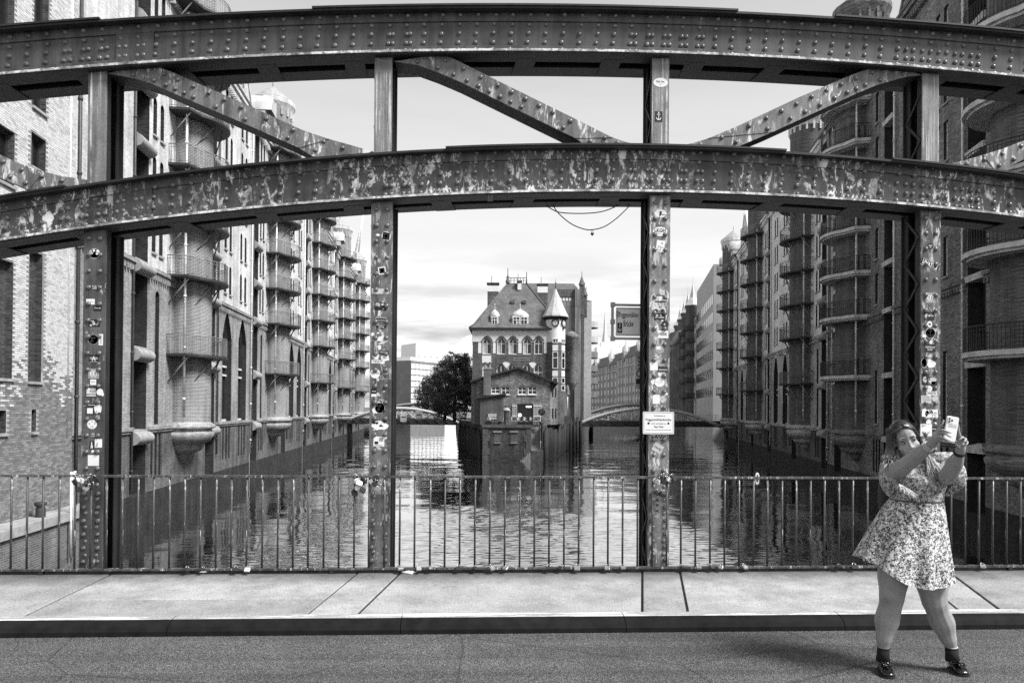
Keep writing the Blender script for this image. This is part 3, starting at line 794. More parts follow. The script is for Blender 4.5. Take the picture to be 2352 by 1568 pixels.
FLL = [4.65, 9.05, 12.15, 15.25, 18.35, 21.45]
FLR = [4.25, 8.5, 11.6, 14.7, 17.8, 20.9]
def warehouse(S, ut, label, group, u_start=-7.6, u_end=15.3, arches=True, style='iron', mats=None, FL=FLL, eave=25.0, wind='dark', tower_top=31.0, hood=True, gable=True, bayA=True, pipes=M_PIPE_W, turret=True, w_groups=None, narrow=True):
    s = S.s
    root = thing('brick_warehouse', label, 'warehouse', S.org+S.dir*ut, S.rz, group)
    m_base, m_mid, m_up, m_tow = mats
    zg, zs = 0.47 + (FL[0]-4.65), FL[1]-0.3
    ops = []; wins = []
    def op(u, w, z0, z1, rise=0.0, dep=0.3, kind='plain', pt=False):
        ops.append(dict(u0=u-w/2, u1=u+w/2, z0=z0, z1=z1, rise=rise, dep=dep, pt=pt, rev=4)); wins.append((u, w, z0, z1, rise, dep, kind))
    kd = {'dark': 'plain', 'white': 'white'}[wind]
    bays = ([(-7.3, -5.5)] if bayA else []) + [(4.1, 5.95)]
    bays = [b for b in bays if b[0] > u_start and b[1] < u_end]
    if narrow:
        if wind == 'dark':
            op(-4.15, 0.55, zg+0.25, zs-0.9, 0.28, 0.35)
            for z in FL[1:]:
                for u in (-4.75, -3.75): op(u, 0.5, z+0.75, z+2.75, 0.25)
        else:
            for z in FL[1:]: op(-4.1, 0.62, z+0.5, z+2.6, 0, 0.22, 'white')
            op(-4.1, 0.62, zg+0.8, zg+4.4, 0, 0.2, 'white')
        for u in (-4.7, -4.15, -3.6): op(u, 0.3, zg-2.5, zg-0.25, 0, 0.3)
    if u_end > 9.5:
        W0, W1 = 6.4, u_end
        gs = w_groups or [W0+(W1-W0)*0.27, W0+(W1-W0)*0.73]
        for c in gs:
            if arches:
                op(c, 2.3, zg+0.12, zs-0.35, 1.9, 0.45, 'big', True)
                for z in FL[1:]:
                    for d in (-0.62, 0.62): op(c+d, 0.55, z+0.7, z+2.75, 0.27)
            else:
                for z in FL[1:]:
                    for d in (-0.5, 0.5): op(c+d, 0.56, z+0.45, z+2.6, 0, 0.2, kd)
                for d in (-0.5, 0.5): op(c+d, 0.6, zg+0.9, zg+4.9, 0, 0.2, kd)
            for d in (-0.75, 0, 0.75): op(c+d, 0.34, zg-2.5, zg-0.25, 0, 0.3)
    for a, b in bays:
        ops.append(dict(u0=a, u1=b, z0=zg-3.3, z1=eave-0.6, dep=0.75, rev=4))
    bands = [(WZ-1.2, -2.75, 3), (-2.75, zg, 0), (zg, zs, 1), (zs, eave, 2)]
    mb = wall_mesh(S, u_start, u_end, bands, ops)
    # end walls and body behind
    for u in (u_start, u_end):
        mb.face([(0, u, WZ-1.2), (s*-9, u, WZ-1.2), (s*-9, u, eave), (0, u, eave)], 2)
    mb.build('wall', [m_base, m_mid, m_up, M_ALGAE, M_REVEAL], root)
    for u, w, z0, z1, rise, dep, kind in wins:
        me = big_arch_mesh(w, z1-z0, rise, M_REVEAL) if kind == 'big' else window_mesh(w, z1-z0, rise, kind)
        o = link('arched_window' if kind == 'big' else 'window', me, root, (s*-dep, u, z0))
        if s < 0: o.rotation_euler = (0, 0, math.pi)
        if z0 > zg and kind != 'big':
            sl = SILLS.get(round(w, 2))
            if sl is None:
                q = MB(); q.box(-0.06, 0.10, -w/2-0.06, w/2+0.06, -0.11, -0.004); sl = SILLS[round(w, 2)] = q.mesh('window_sill', [M_STONE])
            k_ = link('window_sill', sl, o, (dep, 0, 0))
    # loading bays: doors at each floor and rounded stone sills
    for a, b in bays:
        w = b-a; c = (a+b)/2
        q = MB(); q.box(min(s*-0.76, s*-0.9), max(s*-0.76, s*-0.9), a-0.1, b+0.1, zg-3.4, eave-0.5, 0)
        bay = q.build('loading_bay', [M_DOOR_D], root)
        for z in [zg-0.05]+[f-0.05 for f in FL]:
            link('bay_sill', canopy_mesh(S, w, 'round' if style == 'iron' else 'slab'), bay, (0, c, z))
            d = DOORS.get((s, round(w, 2)))
            if d is None:
                q = MB()
                for k_ in (-1, 1): q.box(min(s*-0.70, s*-0.75), max(s*-0.70, s*-0.75), k_*w*0.25-w*0.22, k_*w*0.25+w*0.22, 0.12, 2.3); q.box(min(s*-0.66, s*-0.70), max(s*-0.66, s*-0.70), k_*w*0.25-w*0.22, k_*w*0.25+w*0.22, 1.1, 1.2)
                d = DOORS[(s, round(w, 2))] = q.mesh('loading_door', [M_DOOR_D])
            link('loading_door', d, bay, (0, c, z))
        if hood:
            q = MB(); n = 8
            rows = [[(s*(-0.6+2.0*t_), c+(w/2+0.25)*math.cos(math.pi*j/n), eave+0.8+1.5*math.sin(math.pi*j/n)) for j in range(n+1)] for t_ in (0, 0.5, 0.85)]
            rows.append([(s*1.35, c+(w/2+0.25)*0.8*math.cos(math.pi*j/n), eave+0.9+1.1*math.sin(math.pi*j/n)) for j in range(n+1)])
            q.grid(rows, 0, True); q.face(rows[-1], 0)
            q.box(min(s*-0.6, s*0.9), max(s*-0.6, s*0.9), c-w/2-0.2, c+w/2+0.2, eave+0.12, eave+0.8, 0)
            q.build('crane_hood', [M_COPPER], root)
    # string courses and eaves
    def course(z, h, pr, m, nm, dent=False):
        segs = []; u = u_start
        for a, b in sorted(bays): segs.append((u, a)); u = b
        segs.append((u, u_end))
        q = MB()
        for a, b in segs:
            if b-a < 0.05: continue
            q.box(min(0.002*s, s*pr), max(0.002*s, s*pr), a, b, z, z+h)
            q.box(min(0.002*s, s*pr*0.55), max(0.002*s, s*pr*0.55), a, b, z-h*0.8, z-0.002)
            if dent:
                k_ = a+0.1
                while k_ < b-0.15: q.box(min(0.002*s, s*pr*0.8), max(0.002*s, s*pr*0.8), k_, k_+0.13, z-h*1.9, z-h*0.82); k_ += 0.32
        q.build(nm, [m], root)
    course(zg, 0.18, 0.16, m_mid, 'string_course'); course(zs, 0.2, 0.2, m_mid, 'string_course', True); course(eave-0.3, 0.3, 0.35, m_up, 'eaves', True)
    q = MB(); q.hexa([(s*0.4, u_start, eave+0.01), (s*0.4, u_end, eave+0.01), (s*-9, u_end, eave+5.5), (s*-9, u_start, eave+5.5), (s*0.4, u_start, eave+0.2), (s*0.4, u_end, eave+0.2), (s*-9, u_end, eave+5.8), (s*-9, u_start, eave+5.8)])
    q.build('roof', [M_SLATE], root)
    if gable and u_end > 9.5:
        c = (6.4+u_end)/2; hw = min(3.9, (u_end-6.4)/2-0.2)
        q = MB(); q.prism([(s*0.05, c-hw, eave), (s*0.05, c+hw, eave), (s*0.05, c+hw*0.15, eave+4.6), (s*0.05, c-hw*0.15, eave+4.6)], (s*-0.5, 0, 0))
        for k_ in (-1, 1):
            q.hexa([(s*0.14, c+k_*hw, eave+0.1), (s*-0.5, c+k_*hw, eave+0.1), (s*-0.5, c+k_*hw*0.15, eave+4.6), (s*0.14, c+k_*hw*0.15, eave+4.6), (s*0.14, c+k_*hw, eave+0.45), (s*-0.5, c+k_*hw, eave+0.45), (s*-0.5, c+k_*hw*0.15, eave+5.0), (s*0.14, c+k_*hw*0.15, eave+5.0)])
        q.build('gable', [m_up], root)
        q = MB()
        for j in range(5): q.box(min(s*0.055, s*0.09), max(s*0.055, s*0.09), c-1.3+j*0.6, c-1.1+j*0.6, eave+1.0, eave+2.2)
        q.build('gable_window', [M_GLASS], root)
    # stair tower with corbelled foot
    q = MB(); cx = s*-0.2; r = 1.72; ztop = tower_top-2.6 if turret else eave+0.5
    seg = 18
    q.lathe([(r, zg+0.05), (r, ztop)], seg, (cx, 0, 0), 0)
    for z in (zs-0.1, FL[-1]+2.2): q.lathe([(r+0.002, z-0.15), (r+0.12, z), (r+0.12, z+0.2), (r+0.002, z+0.22)], seg, (cx, 0, 0), 0, False)
    tow = q.build('stair_tower', [m_tow], root)
    q = MB()
    q.lathe([(0.02, zg-2.2), (0.55, zg-1.95), (0.72, zg-1.65), (0.8, zg-1.5), (1.2, zg-1.4), (1.38, zg-1.1), (1.4, zg-0.95), (1.7, zg-0.85), (1.92, zg-0.5), (1.95, zg-0.3), (1.8, zg-0.22), (1.8, zg-0.1), (2.02, zg-0.02), (2.0, zg+0.1), (r, zg+0.3)], seg, (cx, 0, 0), 0)
    q.build('corbel', [m_mid if style == 'iron' else M_BR_DK], tow)
    if turret:
        q = MB(); q.lathe([(r, ztop), (r+0.25, ztop+0.5), (r+0.3, ztop+0.6), (r+0.3, ztop+1.0), (r+0.12, ztop+1.05)], seg, (cx, 0, 0), 0, False)
        for j in range(seg):
            a = 2*math.pi*(j+0.5)/seg
            q.box(cx+(r+0.05)*math.cos(a)-0.08, cx+(r+0.05)*math.cos(a)+0.08, (r+0.05)*math.sin(a)-0.08, (r+0.05)*math.sin(a)+0.08, ztop-0.5, ztop+0.3)
        q.build('turret_parapet', [m_up], tow)
        q = MB(); q.lathe([(r+0.2, ztop+1.05), (0.9, ztop+1.9), (0.04, tower_top)], seg, (cx, 0, 0), 0, False); q.tube([(cx, 0, tower_top-0.1), (cx, 0, tower_top+0.7)], 0.05, 5)
        q.build('turret_roof', [M_SLATE if style != 'iron' else M_STONE], tow)
    # balconies
    slab, railm, strut = balcony_meshes(S, style)
    for z in FL+[FL[-1]+3.1]:
        if z > ztop-1.5: continue
        b = link('balcony', slab, root, (0, 0, z)); link('balcony_railing', railm, b)
        if style == 'iron':
            for k_, u in enumerate((-2.6, -1.2, 0.6, 1.9)):
                o = link('balcony_strut', strut, b, (s*(0.05 if k_ in (0,) else 0.95), u, -0.02)); o.rotation_euler = (0, 0, s*(0.0, 0.5, -0.25, -0.8)[k_])
        # door from the tower on to the balcony, away from the bridge, and a small window towards it
        for ang, nm, hh, mm in ((1.05, 'door', 2.1, M_FRAME_W if wind == 'white' else M_DOOR_D), (-1.15, 'window', 1.3, M_GLASS)):
            if nm == 'window' and style == 'iron' : continue
            q = MB(); a = ang
            ca, sa = math.cos(a), math.sin(a)
            def F(x, y, zz): return (cx+s*(ca*(x)-sa*y), sa*x+ca*y, zz)
            q.box(r-0.15, r+0.03, -0.42, 0.42, 0.05, hh, 0, lambda x, y, zz: F(x, y, zz))
            q.box(r+0.031, r+0.05, -0.34, 0.34, 0.9, hh-0.15, 1, lambda x, y, zz: F(x, y, zz))
            q.build(nm, [mm, M_GLASS], tow, (0, 0, z))
    # rain pipes
    for k_, (u, p, rr, z0, z1, mt) in enumerate(((-2.15, 0.75, 0.07, zg+0.6, eave-1, pipes), (6.25, 0.12, 0.06, zg-2.0, eave-0.4, pipes if style == 'stone' else M_PIPE_D), (u_end-0.2, 0.12, 0.06, zg-2.5, eave-0.4, pipes), (-7.45, 0.1, 0.06, zg-3, eave-0.4, M_PIPE_D))):
        if u_start < u < u_end:
            q = MB(); q.tube([(s*p, u, z0), (s*p, u, z1)], rr, 6)
            z = z0+1
            while z < z1: q.tube([(s*p, u, z), (s*p, u, z+0.1)], rr+0.025, 6); z += 2.9
            q.build('rain_pipe', [mt], root)
    return root
SILLS = {}; DOORS = {}
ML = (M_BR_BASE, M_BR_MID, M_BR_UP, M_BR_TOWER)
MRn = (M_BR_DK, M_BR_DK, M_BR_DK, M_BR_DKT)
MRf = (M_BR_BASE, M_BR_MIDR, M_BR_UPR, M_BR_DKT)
uL = [d/LS.cos for d in (42.6, 65.5, 88.4, 111.3, 134.2)]
LBL = ['pale brick canal warehouse with iron balcony tower, nearest of its row on the left', 'second brick warehouse from the bridge on the left bank, ringed by iron balconies',
       'third brick warehouse from the bridge on the left bank with round balcony tower', 'fourth brick warehouse on the left bank, its turret with a small cone roof', 'farthest brick warehouse on the left bank, half hidden behind the stickered post']
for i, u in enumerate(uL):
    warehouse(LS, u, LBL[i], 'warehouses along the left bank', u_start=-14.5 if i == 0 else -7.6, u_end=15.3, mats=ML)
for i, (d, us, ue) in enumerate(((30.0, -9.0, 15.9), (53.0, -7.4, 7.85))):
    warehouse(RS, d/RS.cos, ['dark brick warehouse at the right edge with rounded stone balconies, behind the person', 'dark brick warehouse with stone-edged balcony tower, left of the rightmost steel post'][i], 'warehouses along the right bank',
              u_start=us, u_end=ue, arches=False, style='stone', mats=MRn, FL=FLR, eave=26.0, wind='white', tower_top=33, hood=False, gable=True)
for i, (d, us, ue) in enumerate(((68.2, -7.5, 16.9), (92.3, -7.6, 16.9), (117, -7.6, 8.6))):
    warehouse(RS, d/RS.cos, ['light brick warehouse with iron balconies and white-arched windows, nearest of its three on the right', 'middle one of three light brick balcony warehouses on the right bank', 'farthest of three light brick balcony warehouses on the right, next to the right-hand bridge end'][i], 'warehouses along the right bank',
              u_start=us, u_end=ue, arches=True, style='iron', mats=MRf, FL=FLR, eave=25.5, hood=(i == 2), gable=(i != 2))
# ================================================================== PALE BRICK BUILDING, NEAR LEFT
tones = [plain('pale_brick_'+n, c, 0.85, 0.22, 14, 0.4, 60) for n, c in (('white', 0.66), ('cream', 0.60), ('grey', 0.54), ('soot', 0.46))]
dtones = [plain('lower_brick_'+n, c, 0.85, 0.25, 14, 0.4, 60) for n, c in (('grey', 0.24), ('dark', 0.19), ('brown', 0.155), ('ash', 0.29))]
M_MORT = plain('pale_mortar', 0.25, 0.9, 0.2, 5); M_MORTL = plain('light_mortar', 0.42, 0.9, 0.2, 5)
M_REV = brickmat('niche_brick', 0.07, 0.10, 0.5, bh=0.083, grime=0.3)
PP = 0.45
uc, _ = onwall(LS, 170, 640, PP)
pale = thing('pale_brick_building', 'pale brick building with tall blind niches at the left edge', 'building', LS.org+LS.dir*uc, LS.rz)
PB0 = uc-19.0
def pz(x0, x1, y0, y1):
    xm, ym = (x0+x1)/2, (y0+y1)/2
    ua = onwall(LS, x0, ym, PP)[0]; ub = onwall(LS, x1, ym, PP)[0]
    return ua-uc, ub-uc, onwall(LS, xm, y1, PP)[1], onwall(LS, xm, y0, PP)[1]
OPN = []
for kind, *r in (('win', -40, 33, 283, 412), ('win', 72, 105, 313, 390), ('win', 74, 106, 168, 254), ('win', 79, 112, -40, 78), ('win', -40, 33, -60, 62),
                 ('niche', -20, 29, 595, 868), ('niche', 66, 96, 579, 876), ('slot', -10, 14, 942, 995), ('slot', 72, 83, 940, 991)):
    a, b, z0, z1 = pz(*r); OPN.append((kind, a, b, z0, z1))
zb0, zt0 = -2.9, 21.0
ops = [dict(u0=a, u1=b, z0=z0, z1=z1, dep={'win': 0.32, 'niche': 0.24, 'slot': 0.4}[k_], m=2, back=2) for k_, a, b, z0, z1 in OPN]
ops = [o for o in ops if o['z1'] < zt0]
LSo = LS
mbw = wall_mesh(LS, -19.0, 0.0, [(zb0-2.5, 2.9, 1), (2.9, zt0, 0)], ops, p=PP)
mbw.face([(PP, 0, zb0-2.5), (PP-0.9, 0, zb0-2.5), (PP-0.9, 0, zt0), (PP, 0, zt0)], 0)
wall = mbw.build('wall', [M_MORT, M_MORTL, M_REV], pale)
wall['label'] = 'bonded pale brickwork, darker below'
# every brick stands proud of the mortar
BW, BH, MJ = 0.26, 0.083, 0.011
bm_ = [MB() for _ in range(8)]
single = {}
def brick_mesh(tone, half):
    if (tone, half) not in single:
        q = MB(); w = (BW/2 if half else BW)-MJ
        q.box(0.0, 0.011, -w/2, w/2, 0, BH-MJ); single[(tone, half)] = q.mesh('brick', (tones+dtones)[tone])
    return single[(tone, half)]
cand = []
row = 0; z = zb0
while z < 19.4:
    u = -9.6 + (BW/2 if row % 2 else 0)
    while u < -0.02:
        w = BW-MJ; ua, ub = u+MJ/2, min(u+BW-MJ/2, -0.004)
        blocked = any(o['u0']-0.004 < ub and ua < o['u1']+0.004 and o['z0']-0.004 < z+BH-MJ and z < o['z1']+0.004 for o in ops)
        if ub-ua > 0.06 and not blocked:
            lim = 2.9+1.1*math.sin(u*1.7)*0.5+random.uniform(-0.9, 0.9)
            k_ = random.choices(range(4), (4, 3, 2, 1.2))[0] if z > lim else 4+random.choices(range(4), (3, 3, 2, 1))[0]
            cand.append((ua, ub, z, k_))
        u += BW
    row += 1; z += BH
def psize(c):
    um = (c[0]+c[1])/2; wp = LS.org+LS.dir*(uc+um)+LS.nor*PP
    dd = Vector((wp.x, wp.y, c[2]-CAM_Z)).length
    vis = um > -6.3 and 2.0 < c[2] < 5.2
    return dd if vis else dd+100
cand.sort(key=psize)
nb = 0
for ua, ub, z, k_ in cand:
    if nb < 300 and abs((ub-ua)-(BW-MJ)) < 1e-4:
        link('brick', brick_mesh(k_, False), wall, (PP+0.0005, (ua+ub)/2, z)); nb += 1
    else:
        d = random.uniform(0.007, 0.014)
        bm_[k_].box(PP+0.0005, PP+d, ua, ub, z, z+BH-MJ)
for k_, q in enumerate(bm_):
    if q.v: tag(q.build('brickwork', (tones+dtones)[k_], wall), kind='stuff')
for k_, a, b, z0, z1 in OPN:
    if z1 > zt0: continue
    if k_ == 'win':
        q = MB(); w, h = b-a, z1-z0; x = PP-0.27
        q.box(x-0.04, x, a, b, z0, z1, 0)
        for u0_, u1_, h0, h1 in ((a, a+.08, z0, z1), (b-.08, b, z0, z1), (a+.08, b-.08, z0, z0+.08), (a+.08, b-.08, z1-.08, z1), ((a+b)/2-.04, (a+b)/2+.04, z0+.08, z1-.08)):
            q.box(x+.002, x+.06, u0_, u1_, h0, h1, 1)
        q.build('window', [M_GLASS, M_FRAME_D], pale)
    q = MB(); q.box(PP-0.1, PP+0.09, a-0.05, b+0.05, z0-0.1, z0-0.004); q.build('window_sill', M_STONE, pale)
# pipe at the corner, thin brick ledge
q = MB(); q.tube([(PP+0.1, 0.12, -2.6), (PP+0.1, 0.12, 20.8)], 0.075, 7)
for z in range(-1, 20, 3): q.tube([(PP+0.1, 0.12, z), (PP+0.1, 0.12, z+0.12)], 0.1, 7)
q.build('rain_pipe', M_PIPE_D, pale)
q = MB(); q.tube([(PP+0.03, -0.45, 0.5), (PP+0.03, -0.45, 20.8)], 0.03, 5); q.build('cable', M_PIPE_W, pale)
# quay in front of it
quay = thing('quay_wall', 'low brick quay wall with stone coping below the pale building', 'quay wall', LS.org+LS.dir*uc+Vector((0,0,WZ)), LS.rz)
_, zq = onwall(LS, 100, 1190, 1.2)
q = MB(); q.box(0.45, 1.25, -19, 0.6, -1.5, zq-WZ-0.32); q.build('wall', brickmat('quay_brick', 0.13, 0.24, 0.3, grime=0.6), quay)
for i in range(12):
    q = MB(); a = 0.65-(i+1)*1.6; q.box(0.46, 1.36, a+0.015, a+1.59, zq-WZ-0.318, zq-WZ-random.uniform(0.0, 0.015)); q.build('coping_stone', M_STONE, quay)
q = MB(); q.lathe([(0.16, 0), (0.16, 0.3), (0.12, 0.36), (0.2, 0.42), (0.2, 0.52), (0.02, 0.56)], 10, (0.9, -3.1, zq-WZ-0.005)); q.build('bollard', M_IRON, quay)
q = MB(); q.tube([(1.4, -2.0, 0.4), (1.4, -2.0, 3.6)], 0.05, 6); q.tube([(1.4, -1.75, 0.4), (1.4, -1.75, 3.6)], 0.05, 6); q.build('fender_pipe', M_PIPE_W, quay)
# ================================================================== THE ISLAND HOUSE
def r5(zx, zy): return 857.5+zx*0.33203, 581.9+zy*0.33203
def z7(zx, zy): return 1053.5+zx*0.16015, 826.9+zy*0.16015
class Loc:
    """a local frame looking along the camera axis, for things built from measured points"""
    def __init__(s, px, d, z0):
        p = atD(px, 937, d); s.o = Vector((p.x, p.y, z0)); s.inv = Matrix.Rotation(YAW, 3, 'Z')
    def __call__(s, px, py, d): return s.inv @ (atD(px, py, d)-s.o)
M_BRI = brickmat('island_brick', 0.14, 0.17, 0.45, grime=0.35, gscale=0.5, streak=0.3)
M_BRA = brickmat('annex_brick', 0.24, 0.3, 0.6, grime=0.35, gscale=0.7, streak=0.3)
M_RENDER = plain('white_render', 0.86, 0.8, 0.08, 1.5)
M_TILE = None
def mk_tile():
    m, t, b = newmat('roof_tile')
    c = t.nodes.new('ShaderNodeTexCoord'); s = t.nodes.new('ShaderNodeSeparateXYZ'); t.links.new(c.outputs['Object'], s.inputs[0])
    k_ = t.nodes.new('ShaderNodeCombineXYZ'); t.links.new(math_(t, 'ADD', s.outputs['X'], math_(t, 'MULTIPLY', s.outputs['Y'], 0.6)), k_.inputs[0]); t.links.new(s.outputs['Z'], k_.inputs[1])
    br = N(t, 'ShaderNodeTexBrick', Scale=1.0); br.inputs['Brick Width'].default_value = 0.34; br.inputs['Row Height'].default_value = 0.34; br.inputs['Mortar Size'].default_value = 0.03
    br.inputs['Color1'].default_value = g3(0.10); br.inputs['Color2'].default_value = g3(0.16); br.inputs['Mortar'].default_value = g3(0.09)
    t.links.new(k_.outputs[0], br.inputs['Vector'])
    t.links.new(mixc(t, 1.0, br.outputs[0], ramp(t, noise(t, c.outputs['Object'], 0.8, 6), [(0.3, 0.7), (0.7, 1.2)]), 'MULTIPLY'), b.inputs['Base Color'])
    b.inputs['Roughness'].default_value = 0.7; bump(t, b, br.outputs['Fac'], -0.6, 0.03)
    return m
M_TILE = mk_tile()
ZI = -0.25
house = thing('island_house', 'tall steep-roofed brick house with clock turret on the canal island', 'house')
D1 = 93.0
HL = Loc(1176, D1, ZI); house.location = HL.o; house.rotation_euler = (0, 0, -YAW)
def h5(zx, zy, d=D1): return HL(*r5(zx, zy), d)
xl, xr = h5(685, 700).x, h5(1335, 700).x
ze = h5(900, 520).z; zw = h5(900, 612).z
xt = h5(1262, 500).x; rt = (h5(1335, 500).x-h5(1187, 500).x)/2
DEP = 14.0
class FS: s = -1
def hwall(mb, x0, x1, z0, z1, y, ops, m):
    """front wall facing the camera with openings"""
    zc = sorted({z0, z1} | {o[2] for o in ops} | {o[3] for o in ops})
    for a, b in zip(zc[:-1], zc[1:]):
        zm = (a+b)/2
        if not z0 < zm < z1 or b-a < 1e-5: continue
        x = x0
        for p, q in sorted((o[0], o[1]) for o in ops if o[2] < zm < o[3])+[(x1, x1)]:
            if p > x+1e-5: mb.face([(x, y, a), (p, y, a), (p, y, b), (x, y, b)], m)
            x = max(x, q)
    for o in ops:
        a, b, c, d = o[:4]; rise = o[4] if len(o) > 4 else 0
        P = [(a+(b-a)/2+u, c+w) for u, w in (arch_pts(b-a, d-c, rise, 8, True) if rise else [(-(b-a)/2, 0), (-(b-a)/2, d-c), ((b-a)/2, d-c), ((b-a)/2, 0)])]
        for i in range(len(P)):
            (ua, za), (ub, zb_) = P[i], P[(i+1) % len(P)]
            mb.face([(ua, y, za), (ub, y, zb_), (ub, y+0.25, zb_), (ua, y+0.25, za)], m)
        if rise:
            hf = len(P)//2
            mb.face([(a, y, d)]+[(u, y, w) for u, w in P[1:hf+1]][::-1], m); mb.face([(b, y, d)]+[(u, y, w) for u, w in P[hf:-1]], m)
def hwindow(parent, a, b, c, d, y, rise=0.0, name='window', cross=True, rows=(0.62,), fr=0.10, curtain=True):
    mb = MB(); w, h = b-a, d-c
    P = arch_pts(w, h, rise, 8, True) if rise else [(-w/2, 0), (-w/2, h), (w/2, h), (w/2, 0)]
    mb.face([(u, 0.0, z) for u, z in P], 0)
    Q = arch_pts(w-2*fr, h-2*fr, max(rise-fr*0.3, 0.01), 8, True) if rise else [(-w/2+fr, 0), (-w/2+fr, h-2*fr), (w/2-fr, h-2*fr), (w/2-fr, 0)]
    Q = [(u, z+fr) for u, z in Q]
    for i in range(len(P)):
        j = (i+1) % len(P)
        mb.hexa([(P[i][0], -0.004, P[i][1]), (P[i][0], -0.07, P[i][1]), (P[j][0], -0.07, P[j][1]), (P[j][0], -0.004, P[j][1]), (Q[i][0], -0.004, Q[i][1]), (Q[i][0], -0.07, Q[i][1]), (Q[j][0], -0.07, Q[j][1]), (Q[j][0], -0.004, Q[j][1])], 1)
    if cross: mb.box(-fr*0.45, fr*0.45, -0.065, -0.005, fr, h-rise*0.6, 1)
    for r in rows: mb.box(-w/2+fr, w/2-fr, -0.064, -0.006, h*r-fr*0.4, h*r+fr*0.4, 1)
    if curtain and random.random() < 0.55:
        sd = random.choice((-1, 1)); mb.face([(sd*w*0.08, -0.003, fr), (sd*(w/2-fr), -0.003, fr), (sd*(w/2-fr), -0.003, h*0.6), (sd*w*0.08, -0.003, h*0.6)], 2)
    o = mb.build(name, [M_GLASS, M_FRAME_W, M_LGREY], parent, ((a+b)/2, y+0.16, c))
    return o
ops_b, ops_r, wl_ = [], [], []
def mk(zx0, zx1, zy0, zy1, d=D1):
    a, b = h5(zx0, zy0, d), h5(zx1, zy1, d); return a.x, b.x, b.z, a.z
top_row = [mk(a, b, 578, 697) for a, b in ((755, 818), (856, 916), (936, 996), (1036, 1096), (1114, 1174))]
low_row = [mk(a, b, 760, 900) for a, b in ((755, 815), (853, 913), (930, 990), (1035, 1092), (1111, 1171))]
mb = MB()
# one opening may cross the render / brick line: walls share the cut list
allops = [(a, b, c, d, (b-a)*0.5) for a, b, c, d in top_row] + [(a, b, c, d, (b-a)*0.42) for a, b, c, d in low_row]
hwall(mb, xl, xt, 0, ze, 0.0, allops, 0)
# side walls
for x in (xl, xr-0.4): mb.face([(x, 0, 0), (x, DEP, 0), (x, DEP, ze), (x, 0, ze)], 0)
mb.face([(xt, 0, 0), (xr-0.4, 0.0, 0), (xr-0.4, 0.0, ze), (xt, 0, ze)], 0)
mb.build('wall', M_BRI, house)
# white render band, pierced by the pointed window heads, set proud of the brick
q = MB()
bx = xl-0.03
segs = [(bx, top_row[0][0])]+[(top_row[i][1], top_row[i+1][0]) for i in range(4)]+[(top_row[4][1], xt)]
zh = max(t_[3] for t_ in top_row)+0.06
q.box(bx, xt, -0.06, -0.003, zh+0.02, ze-0.15)
for a, b in segs: q.box(a, b, -0.06, -0.003, zw, zh+0.019)
for a, b, c, d in top_row:      # filled spandrels over the pointed heads
    P = [((a+b)/2+u, c+z) for u, z in arch_pts(b-a, d-c, (b-a)*0.5, 8, True)]
    hf = len(P)//2
    zz = zh+0.019
    for part in (P[1:hf+1], P[hf:-1]):
        pl = [(u, -0.058, z) for u, z in part if z > zw-0.02]
        q.face([(pl[0][0], -0.058, zz)]+pl+[(pl[-1][0], -0.058, zz)])
q.box(xl-0.06, xl-0.031, -0.05, DEP, zw, ze-0.15)
q.build('render_band', M_RENDER, house)
for a, b, c, d in top_row:
    hwindow(house, a, b, c, d, 0.0, (b-a)*0.5)
    # dark brick hood over the head
    P = arch_pts(b-a+0.06, d-c+0.03, (b-a)*0.5, 8, True); Q = arch_pts(b-a+0.34, d-c+0.2, (b-a)*0.55, 8, True)
    s = MB()
    for i in range(1, len(P)-2):
        s.hexa([(P[i][0], -0.062, P[i][1]), (P[i][0], -0.13, P[i][1]), (P[i+1][0], -0.13, P[i+1][1]), (P[i+1][0], -0.062, P[i+1][1]), (Q[i][0], -0.062, Q[i][1]), (Q[i][0], -0.13, Q[i][1]), (Q[i+1][0], -0.13, Q[i+1][1]), (Q[i+1][0], -0.062, Q[i+1][1])])
    s.build('window_hood', M_BRI, house, ((a+b)/2, 0, c))
for i, (a, b, c, d) in enumerate(low_row): hwindow(house, a, b, c, d, 0.0, (b-a)*0.42, rows=(0.55,))
for a, b in ((853, 990), (1035, 1171)):        # pale lunettes joining each pair
    x0, x1 = h5(a, 750).x, h5(b, 750).x; zc0 = h5(900, 800).z; zc1 = h5(900, 745).z
    n = 10; P = [(x0+(x1-x0)*i/n, zc0+(zc1-zc0)*math.sin(math.pi*i/n)) for i in range(n+1)]
    s = MB(); mid = (x0+x1)/2
    s.prism([(mid-0.5*(x1-x0)*0.42, -0.02, zc1-0.25), (mid, -0.02, zc0+0.1), (mid+0.5*(x1-x0)*0.42, -0.02, zc1-0.25), (mid+0.2*(x1-x0)*0.5, -0.02, zc1-0.05), (mid-0.2*(x1-x0)*0.5, -0.02, zc1-0.05)], (0, -0.04, 0)); s.build('lunette', M_RENDER, house)
    s = MB()
    for i in range(n):
        s.hexa([(P[i][0], -0.003, P[i][1]), (P[i][0], -0.1, P[i][1]), (P[i+1][0], -0.1, P[i+1][1]), (P[i+1][0], -0.003, P[i+1][1]), (P[i][0], -0.003, P[i][1]+0.16), (P[i][0], -0.1, P[i][1]+0.16), (P[i+1][0], -0.1, P[i+1][1]+0.16), (P[i+1][0], -0.003, P[i+1][1]+0.16)])
    s.build('window_hood', M_BRI, house)
for a, b in ((725, 747), (827, 846), (1003, 1026), (1181, 1200)):      # rendered blind niches
    x0, x1, z0, z1 = mk(a, b, 612, 690); s = MB(); P = [((x0+x1)/2+u, z0+z) for u, z in arch_pts(x1-x0, z1-z0, (x1-x0)*0.5, 6)]
    s.prism([(u, -0.03, z) for u, z in P], (0, 0.025, 0)); s.build('blind_panel', M_RENDER, house)
